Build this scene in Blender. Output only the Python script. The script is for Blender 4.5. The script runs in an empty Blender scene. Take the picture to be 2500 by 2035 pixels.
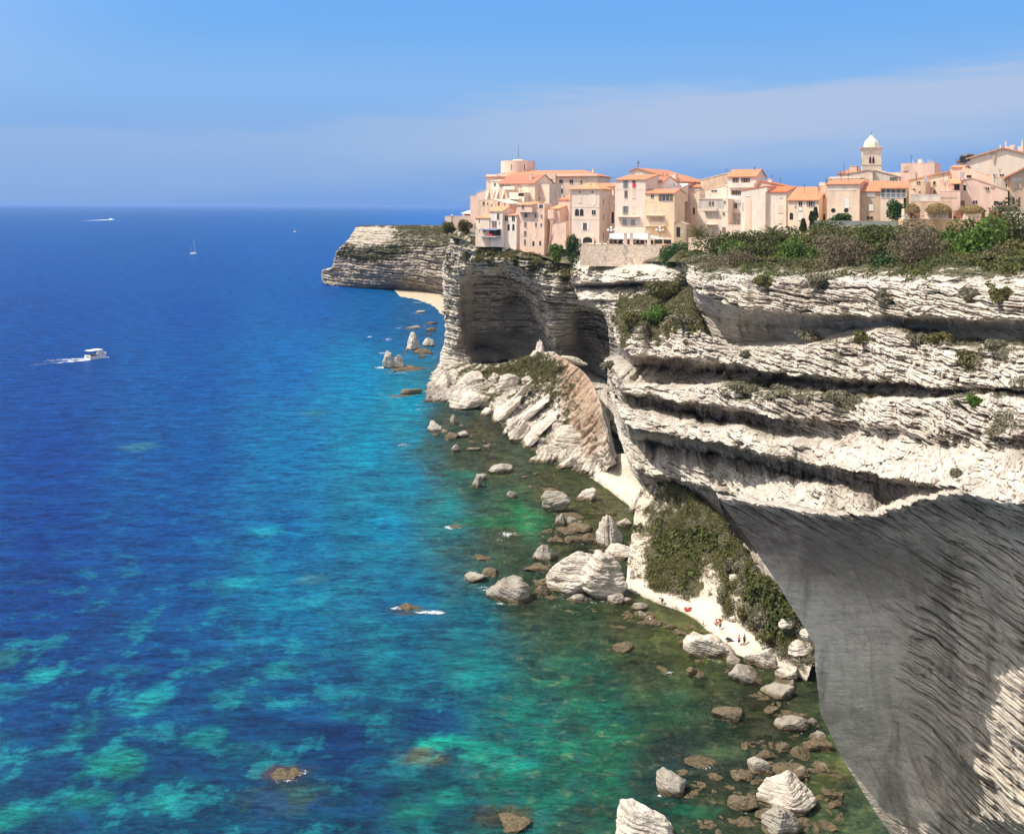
import bpy, bmesh, math, random
import numpy as np
from mathutils import Vector, Matrix
D = bpy.data
SC = bpy.context.scene
COL = SC.collection
R = math.radians

# ------------------------------------------------------------------ camera, sky, sun, exposure
F, CX, HY, H, RO = 2350.0, 1250.0, 505.0, 70.0, 0.0057
cam_d = D.cameras.new('camera'); cam = D.objects.new('camera', cam_d); COL.objects.link(cam)
cam.location = (0, 0, H); cam.rotation_euler = (math.pi/2, -RO, 0)
cam_d.sensor_width = 36.0; cam_d.lens = F/2500*36; cam_d.shift_y = -(1017.5-HY)/2500
cam_d.clip_start = 0.5; cam_d.clip_end = 200000
SC.camera = cam

SUN_EL, SUN_AZ = 56.0, 5.0      # elevation; degrees behind the camera's left hand
c_, s_ = math.cos(R(SUN_EL)), math.sin(R(SUN_EL))
SDIR = Vector((-c_*math.cos(R(SUN_AZ)), -c_*math.sin(R(SUN_AZ)), s_))
sun_d = D.lights.new('sun', 'SUN'); sun = D.objects.new('sun', sun_d); COL.objects.link(sun)
sun_d.energy = 4.6; sun_d.angle = R(0.53); sun_d.color = (1.0, 0.94, 0.85)
sun.rotation_euler = SDIR.to_track_quat('Z', 'Y').to_euler()
sun.location = (0, 0, 300)

W = D.worlds.new('World'); SC.world = W; W.use_nodes = True
nt = W.node_tree; nt.nodes.clear()
def N(nt, t, **k):
    n = nt.nodes.new(t)
    for a, b in k.items(): setattr(n, a, b)
    return n
sky = N(nt, 'ShaderNodeTexSky', sky_type='NISHITA', sun_disc=False)
sky.sun_elevation = R(SUN_EL); sky.sun_rotation = math.atan2(SDIR.x, SDIR.y)
sky.air_density = 1.0; sky.dust_density = 0.3; sky.ozone_density = 2.5; sky.altitude = 0
tc = N(nt, 'ShaderNodeTexCoord'); sx = N(nt, 'ShaderNodeSeparateXYZ')
nt.links.new(tc.outputs['Generated'], sx.inputs[0])
rp = N(nt, 'ShaderNodeValToRGB'); rp.color_ramp.interpolation = 'EASE'
EXPO = 0.18
SKYK = 1/(0.10*2**EXPO)
def _s(r, g, b): return tuple(((c/255+.055)/1.055)**2.4 for c in (r, g, b))
els = [(0.0, _s(100,156,224)), (0.03, _s(112,163,228)), (0.07, _s(130,174,232)),
       (0.12, _s(134,184,240)), (0.20, _s(112,176,246)), (0.5, _s(92,150,232)), (1.0, _s(84,130,214))]
cr = rp.color_ramp
while len(cr.elements) < len(els): cr.elements.new(0.5)
SKYROWS = els
for e, (p, c) in zip(cr.elements, els): e.position = p; e.color = (*c, 1)
nt.links.new(sx.outputs['Z'], rp.inputs[0])
# thin high haze band, a little stronger to the right
mp = N(nt, 'ShaderNodeMapping'); mp.inputs['Scale'].default_value = (1.6, 1.6, 14)
nz = N(nt, 'ShaderNodeTexNoise'); nz.inputs['Scale'].default_value = 1.6; nz.inputs['Detail'].default_value = 9; nz.inputs['Roughness'].default_value = .62
nt.links.new(tc.outputs['Generated'], mp.inputs[0]); nt.links.new(mp.outputs[0], nz.inputs[0])
def M_(nt, op, a, b=None, clamp=False):
    m = N(nt, 'ShaderNodeMath', operation=op, use_clamp=clamp)
    for i, v in enumerate((a, b)):
        if v is None: continue
        if isinstance(v, (int, float)): m.inputs[i].default_value = v
        else: nt.links.new(v, m.inputs[i])
    return m.outputs[0]
def MR(nt, v, a, b, c=0.0, d=1.0, smooth=True):
    m = N(nt, 'ShaderNodeMapRange'); m.interpolation_type = 'SMOOTHSTEP' if smooth else 'LINEAR'
    nt.links.new(v, m.inputs[0])
    for i, q in enumerate((a, b, c, d)): m.inputs[i+1].default_value = q
    return m.outputs[0]
# band: rises from z .03 to its upper edge, which climbs to the right
zz = M_(nt, 'SUBTRACT', sx.outputs['Z'], M_(nt, 'MULTIPLY', sx.outputs['X'], 0.085))
zz = M_(nt, 'ADD', zz, M_(nt, 'MULTIPLY', M_(nt, 'SUBTRACT', nz.outputs[0], 0.5), 0.10))
band = M_(nt, 'MULTIPLY', MR(nt, zz, -0.01, 0.07), MR(nt, zz, 0.115, 0.088))
band = M_(nt, 'MULTIPLY', band, MR(nt, sx.outputs['X'], -0.30, 0.22, 0.25, 0.85))
mx = N(nt, 'ShaderNodeMix', data_type='RGBA'); mx.inputs['B'].default_value = (*_s(182,198,227), 1)
nt.links.new(band, mx.inputs['Factor']); nt.links.new(rp.outputs[0], mx.inputs['A'])
# Nishita gives the level of light, the ramp trims its hue toward the clear Mediterranean blue of the day
sk = N(nt, 'ShaderNodeMix', data_type='RGBA'); sk.inputs['Factor'].default_value = 0.93
sc10 = N(nt, 'ShaderNodeMix', data_type='RGBA', blend_type='MULTIPLY'); sc10.inputs['Factor'].default_value = 1
sc10.inputs['B'].default_value = (SKYK, SKYK, SKYK, 1)
nt.links.new(mx.outputs['Result'], sc10.inputs['A'])
nt.links.new(sky.outputs[0], sk.inputs['A']); nt.links.new(sc10.outputs['Result'], sk.inputs['B'])
# milky glow around the sun, out of frame, added as neutral fill
vd = N(nt, 'ShaderNodeVectorMath', operation='DOT_PRODUCT'); vd.inputs[1].default_value = SDIR[:]
nt.links.new(tc.outputs['Generated'], vd.inputs[0])
au = N(nt, 'ShaderNodeMix', data_type='RGBA'); au.inputs['B'].default_value = (15, 13.8, 12.2, 1)
nt.links.new(M_(nt, 'MULTIPLY', MR(nt, vd.outputs['Value'], .25, 1.0), .8), au.inputs['Factor']); nt.links.new(sk.outputs['Result'], au.inputs['A'])
sk = au
bk = N(nt, 'ShaderNodeMix', data_type='RGBA'); bk.inputs['B'].default_value = (9.0, 9.2, 9.6, 1)  # sky behind the camera whitened, an added fill for faces in shade
nt.links.new(M_(nt, 'MULTIPLY', MR(nt, sx.outputs['Y'], .05, -.6), .65), bk.inputs['Factor']); nt.links.new(sk.outputs['Result'], bk.inputs['A'])
sk = bk
bg = N(nt, 'ShaderNodeBackground'); bg.inputs[1].default_value = 0.10
wo = N(nt, 'ShaderNodeOutputWorld')
nt.links.new(sk.outputs['Result'], bg.inputs[0]); nt.links.new(bg.outputs[0], wo.inputs[0])

SC.render.engine = 'CYCLES'
SC.cycles.max_bounces = 5; SC.cycles.diffuse_bounces = 3; SC.cycles.glossy_bounces = 2
SC.cycles.transparent_max_bounces = 12; SC.cycles.transmission_bounces = 2
SC.cycles.caustics_reflective = False; SC.cycles.caustics_refractive = False
SC.cycles.use_denoising = True
SC.view_settings.view_transform = 'Standard'; SC.view_settings.look = 'None'
SC.view_settings.exposure = EXPO; SC.view_settings.gamma = 1

# ------------------------------------------------------------------ helpers
def P(px, py, Y):
    a = (px-CX)/F; b = -(py-HY)/F
    return Vector((Y*(a-RO*b), Y, H+Y*(b+RO*a)))
def Pn(px, py, Y):
    a = (px-CX)/F; b = -(py-HY)/F
    return np.stack([Y*(a-RO*b), Y+0*a, H+Y*(b+RO*a)], -1)
def G(px, py, z=0.0):
    a = (px-CX)/F; b = -(py-HY)/F
    Y = (z-H)/(b+RO*a)
    return Vector((Y*(a-RO*b), Y, z))
def srgb(r, g, b, k=1.0):
    f = lambda c: ((c/255)/12.92 if c/255 <= .04045 else ((c/255+.055)/1.055)**2.4)*k
    return (f(r), f(g), f(b))
def tag(o, label=None, cat=None, group=None, kind=None):
    if label: o['label'] = label
    if cat: o['category'] = cat
    if group: o['group'] = group
    if kind: o['kind'] = kind
    return o
def mesh_np(name, V, Fc, mat=None, smooth=False, attrs=None):
    """V (n,3); Fc (m,k) equal sized faces"""
    V = np.asarray(V, np.float32); Fc = np.asarray(Fc, np.int32)
    me = D.meshes.new(name); k = Fc.shape[1]
    me.vertices.add(len(V)); me.vertices.foreach_set('co', V.ravel())
    me.loops.add(Fc.size); me.loops.foreach_set('vertex_index', Fc.ravel())
    me.polygons.add(len(Fc)); me.polygons.foreach_set('loop_start', np.arange(0, Fc.size, k, dtype=np.int32))
    me.polygons.foreach_set('use_smooth', np.full(len(Fc), smooth, bool))
    if mat: me.materials.append(mat)
    me.update(calc_edges=True)
    for an, (ty, dat) in (attrs or {}).items():
        a = me.attributes.new(an, ty, 'POINT')
        if ty == 'FLOAT': a.data.foreach_set('value', np.asarray(dat, np.float32).ravel())
        else: a.data.foreach_set('color', np.asarray(dat, np.float32).ravel())
    return me
def link(name, me, parent=None, loc=(0, 0, 0), rz=0):
    o = D.objects.new(name, me); COL.objects.link(o); o.location = loc
    if rz: o.rotation_euler = (0, 0, rz)
    if parent: o.parent = parent
    return o
def empty(name, loc, rz=0, parent=None):
    o = D.objects.new(name, None); COL.objects.link(o); o.location = loc; o.rotation_euler = (0, 0, rz)
    o.empty_display_size = 1
    if parent: o.parent = parent
    return o
def copy_tree(o, parent=None):
    c = o.copy(); COL.objects.link(c); c.parent = parent
    for ch in o.children: copy_tree(ch, c)
    return c

class MB:
    """collects polygons for one mesh"""
    def __init__(s): s.v = []; s.f = []
    def add(s, vs, fs):
        n = len(s.v); s.v += [tuple(v) for v in vs]; s.f += [tuple(i+n for i in f) for f in fs]; return s
    def box(s, x0, x1, y0, y1, z0, z1):
        return s.add([(x0,y0,z0),(x1,y0,z0),(x1,y1,z0),(x0,y1,z0),(x0,y0,z1),(x1,y0,z1),(x1,y1,z1),(x0,y1,z1)],
                     [(0,3,2,1),(4,5,6,7),(0,1,5,4),(1,2,6,5),(2,3,7,6),(3,0,4,7)])
    def prism(s, poly, y0, y1):      # poly in (x,z), extruded along y
        n = len(poly)
        vs = [(x, y0, z) for x, z in poly] + [(x, y1, z) for x, z in poly]
        return s.add(vs, [tuple(range(n)), tuple(range(2*n-1, n-1, -1))] + [(i, i+n, (i+1) % n+n, (i+1) % n) for i in range(n)])
    def prismx(s, poly, x0, x1):     # poly in (y,z), extruded along x
        n = len(poly)
        vs = [(x0, y, z) for y, z in poly] + [(x1, y, z) for y, z in poly]
        return s.add(vs, [tuple(range(n)), tuple(range(2*n-1, n-1, -1))] + [(i, i+n, (i+1) % n+n, (i+1) % n) for i in range(n)])
    def lathe(s, prof, n=24, c=(0, 0, 0)):
        m = len(prof); vs = []
        for r, z in prof:
            for k in range(n):
                a = 2*math.pi*k/n; vs.append((c[0]+r*math.cos(a), c[1]+r*math.sin(a), c[2]+z))
        fs = [(j*n+k, j*n+(k+1) % n, (j+1)*n+(k+1) % n, (j+1)*n+k) for j in range(m-1) for k in range(n)]
        fs += [tuple(range(n-1, -1, -1)), tuple(range((m-1)*n, m*n))]
        return s.add(vs, fs)
    def tube(s, pts, r, n=6, r1=None):
        pts = [Vector(p) for p in pts]; m = len(pts); vs = []
        for i, p in enumerate(pts):
            t = (pts[min(i+1, m-1)]-pts[max(i-1, 0)]).normalized()
            u = t.orthogonal().normalized(); w = t.cross(u)
            rr = r if r1 is None else r+(r1-r)*i/(m-1)
            for k in range(n):
                a = 2*math.pi*k/n; vs.append(p+u*math.cos(a)*rr+w*math.sin(a)*rr)
        fs = [(j*n+k, j*n+(k+1) % n, (j+1)*n+(k+1) % n, (j+1)*n+k) for j in range(m-1) for k in range(n)]
        fs += [tuple(range(n-1, -1, -1)), tuple(range((m-1)*n, m*n))]
        return s.add(vs, fs)
    def build(s, name, mat, parent=None, loc=(0, 0, 0), rz=0, smooth=False):
        me = D.meshes.new(name); me.from_pydata(s.v, [], s.f); me.materials.append(mat)
        if smooth: me.polygons.foreach_set('use_smooth', [True]*len(me.polygons))
        bm = bmesh.new(); bm.from_mesh(me); bmesh.ops.recalc_face_normals(bm, faces=bm.faces); bm.to_mesh(me); bm.free()
        return link(name, me, parent, loc, rz)

# ---- numpy value noise
def _h(ix, iy, iz, seed):
    h = (ix.astype(np.int64)*374761393 + iy.astype(np.int64)*668265263 + iz.astype(np.int64)*2147483647 + seed*1274126177) & 0xffffffff
    h = ((h ^ (h >> 13))*1274126177) & 0xffffffff
    h = ((h ^ (h >> 16))*2246822519) & 0xffffffff
    h = h ^ (h >> 15)
    return (h & 0xffffff).astype(np.float32)/float(0xffffff)
def vn(x, y, z, seed=0):
    x = np.asarray(x, np.float64); y = np.asarray(y, np.float64)+0*x; z = np.asarray(z, np.float64)+0*x
    fx, fy, fz = np.floor(x), np.floor(y), np.floor(z)
    u, v, w = (x-fx), (y-fy), (z-fz)
    u = u*u*(3-2*u); v = v*v*(3-2*v); w = w*w*(3-2*w)
    r = 0
    for i in (0, 1):
        for j in (0, 1):
            for k in (0, 1):
                r = r + _h(fx+i, fy+j, fz+k, seed)*((u if i else 1-u)*(v if j else 1-v)*(w if k else 1-w))
    return r
def fbm(x, y, z, seed=0, o=4):
    r = 0; a = .5; t = 0
    for i in range(o):
        r = r+a*vn(x, y, z, seed+i*17); t += a; a *= .5; x = x*2.03; y = y*2.03; z = z*2.03
    return r/t
def sst(a, b, x):
    t = np.clip((x-a)/(b-a), 0, 1); return t*t*(3-2*t)
def strata(X, Y, Z, dip=(0.0, 0.0), sc=1.0, seed=0, fine=1.0, blk=.75):
    """limestone beds: broken slabs of uneven length that jut out above recessed joints; about -1..1"""
    h = Z+dip[0]*X+dip[1]*Y+2.4*(fbm(X*.05/sc, Y*.05/sc, Z*.05/sc, seed+5, 3)-.5)*sc
    wob = (fbm(X*.6/sc, Y*.6/sc, Z*.6/sc, seed+9, 3)-.5)
    out = 0
    for T, amp, fq, sd in ((2.3, .70, .13, 1), (.95, .50, .27, 2), (.42, .30*fine, .55, 3)):
        hh = h/(T*sc)+.9*vn(X*fq/sc, Y*fq/sc, h*.2/sc, seed+sd*7)+wob*.35
        k = np.floor(hh); f = hh-k
        off = _h(k, k*0, k*0, seed+sd*31)*9.7
        cx = np.floor(X*fq*.9/sc+off+wob*.8); cy = np.floor(Y*fq*.9/sc-off+wob*.8)
        r = _h(cx, cy, k, seed+sd*13)
        m = sst(.25, .6, vn(X*fq*1.3/sc+k*7.3, Y*fq*1.3/sc+k*3.1, k*5.7, seed+sd*17))
        saw = np.where(f < .26, sst(0, .26, f)*.9, .9+.1*sst(.26, .5, f)-.40*sst(.72, 1.0, f))
        out = out+amp*((saw-.6)*(.25+.95*m)+(r-.5)*blk)
    return out
# ------------------------------------------------------------------ materials
MATS = {}
def newmat(name):
    m = D.materials.new(name); m.use_nodes = True; n = m.node_tree; n.nodes.clear()
    o = N(n, 'ShaderNodeOutputMaterial'); b = N(n, 'ShaderNodeBsdfPrincipled')
    n.links.new(b.outputs[0], o.inputs[0]); MATS[name] = m
    return m, n, b, o
def ramp(n, fac, cols, interp='LINEAR'):
    r = N(n, 'ShaderNodeValToRGB'); r.color_ramp.interpolation = interp
    while len(r.color_ramp.elements) < len(cols): r.color_ramp.elements.new(.5)
    for e, (p, c) in zip(r.color_ramp.elements, cols): e.position = p; e.color = (*c[:3], 1)
    n.links.new(fac, r.inputs[0]); return r.outputs[0]
def mixc(n, f, a, b, bt='MIX'):
    m = N(n, 'ShaderNodeMix', data_type='RGBA', blend_type=bt)
    for s, v in (('Factor', f), ('A', a), ('B', b)):
        if isinstance(v, (int, float)): m.inputs[s].default_value = v
        elif isinstance(v, tuple): m.inputs[s].default_value = (*v[:3], 1)
        else: n.links.new(v, m.inputs[s])
    return m.outputs['Result']
def noise(n, co, scale, detail=4, rough=.55, dist=0, vec_scale=None):
    t = N(n, 'ShaderNodeTexNoise'); t.inputs['Scale'].default_value = scale; t.inputs['Detail'].default_value = detail
    t.inputs['Roughness'].default_value = rough; t.inputs['Distortion'].default_value = dist
    if vec_scale:
        m = N(n, 'ShaderNodeMapping'); m.inputs['Scale'].default_value = vec_scale
        n.links.new(co, m.inputs[0]); co = m.outputs[0]
    n.links.new(co, t.inputs[0]); return t.outputs[0]
def bump(n, b, h, dist, strength=1.0):
    k = N(n, 'ShaderNodeBump'); k.inputs['Distance'].default_value = dist; k.inputs['Strength'].default_value = strength
    n.links.new(h, k.inputs['Height']); n.links.new(k.outputs[0], b.inputs['Normal']); return k
def geo_pos(n): return N(n, 'ShaderNodeNewGeometry').outputs['Position']

def rock_mat(name, c1, c2, stain, vegcols, water=True, bumpd=.12, wl=1.1, stf=.55, st=(.50, .66), vs=0):
    m, n, b, o = newmat(name)
    p = geo_pos(n)
    big = noise(n, p, .06, 5, .6, 0, (1, 1, 2.2)); mid = noise(n, p, .5, 6, .6, 0, (1, 1, 3.5)); fine = noise(n, p, 2.6, 5, .6, 0, (1, 1, 2.5))
    c = mixc(n, MR(n, mid, .35, .68), c1, c2)
    c = mixc(n, M_(n, 'MULTIPLY', MR(n, big, *st), stf), c, stain)
    c = mixc(n, M_(n, 'MULTIPLY', MR(n, fine, .52, .72), .35), c, (c2[0]*.55, c2[1]*.52, c2[2]*.48))
    if vs: c = mixc(n, M_(n, 'MULTIPLY', MR(n, noise(n, p, .30, 5, .65, .2, (1, .6, .10)), .50, .64), vs), c, tuple(q*.45 for q in c2))
    at = N(n, 'ShaderNodeAttribute', attribute_name='veg')
    tone = N(n, 'ShaderNodeAttribute', attribute_name='tone')
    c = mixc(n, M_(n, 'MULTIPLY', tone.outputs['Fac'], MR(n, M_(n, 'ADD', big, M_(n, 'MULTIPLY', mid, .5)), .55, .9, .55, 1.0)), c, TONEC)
    tn = N(n, 'ShaderNodeAttribute', attribute_name='tan')
    c = mixc(n, M_(n, 'MULTIPLY', tn.outputs['Fac'], MR(n, M_(n, 'ADD', tn.outputs['Fac'], mid), .75, 1.1)), c, mixc(n, fine, (.50, .36, .26), (.36, .26, .18)))
    vg = M_(n, 'ADD', at.outputs['Fac'], M_(n, 'MULTIPLY', M_(n, 'SUBTRACT', noise(n, p, .35, 5, .7), .5), 1.6))
    vc = mixc(n, noise(n, p, .9, 4), vegcols[0], vegcols[1])
    vf = M_(n, 'MULTIPLY', MR(n, vg, .42, .60), MR(n, at.outputs['Fac'], 0.02, .15))
    c = mixc(n, vf, c, vc)
    if water:
        sz = N(n, 'ShaderNodeSeparateXYZ'); n.links.new(p, sz.inputs[0])
        wz = M_(n, 'ADD', sz.outputs['Z'], M_(n, 'MULTIPLY', M_(n, 'SUBTRACT', mid, .5), 2.0))
        c = mixc(n, MR(n, wz, wl, wl-.8), c, mixc(n, MR(n, fine, .35, .65), (.070, .056, .036), (.165, .125, .070)))
    n.links.new(c, b.inputs['Base Color']); b.inputs['Roughness'].default_value = .92
    b.inputs['Specular IOR Level'].default_value = .2
    lay = noise(n, p, 1.0, 5, .62, .3, (.30, .30, 3.6))
    c = mixc(n, M_(n, 'MULTIPLY', MR(n, lay, .44, .30), .55), c, tuple(q*.45 for q in c2))
    n.links.new(c, b.inputs['Base Color'])
    hh = M_(n, 'ADD', M_(n, 'ADD', mid, M_(n, 'MULTIPLY', fine, .6)), M_(n, 'MULTIPLY', lay, 2.2))
    bump(n, b, hh, bumpd)
    return m
TONEC = (.165, .140, .115)  # darkens recesses and undercuts: their shade put into the colour, along with staining
VEG1, VEG2 = (.060, .066, .026), (.125, .105, .055)
M_cliff = rock_mat('limestone', (.66, .60, .52), (.50, .44, .365), (.30, .25, .195), (VEG1, VEG2), True, .12, 1.1, .6, (.50, .62))
M_slope = rock_mat('slope_limestone', (.68, .60, .50), (.60, .51, .40), (.42, .33, .24), (VEG1, VEG2), True, .10, .45)
M_marl = rock_mat('grey_marl', (.66, .575, .475), (.54, .475, .39), (.26, .22, .175), (VEG1, VEG2), False, .14, 1.1, .6, (.46, .62), .75)
M_far = rock_mat('far_limestone', (.52, .45, .36), (.40, .34, .27), (.30, .245, .185), ((.072, .078, .04), (.125, .105, .06)))
M_boul = rock_mat('boulder_rock', (.64, .575, .49), (.50, .435, .355), (.42, .35, .27), (VEG1, VEG2), True, .10)
M_brown = rock_mat('wet_rock', (.19, .15, .10), (.125, .10, .068), (.22, .14, .06), (VEG1, VEG2), True, .08)

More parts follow.
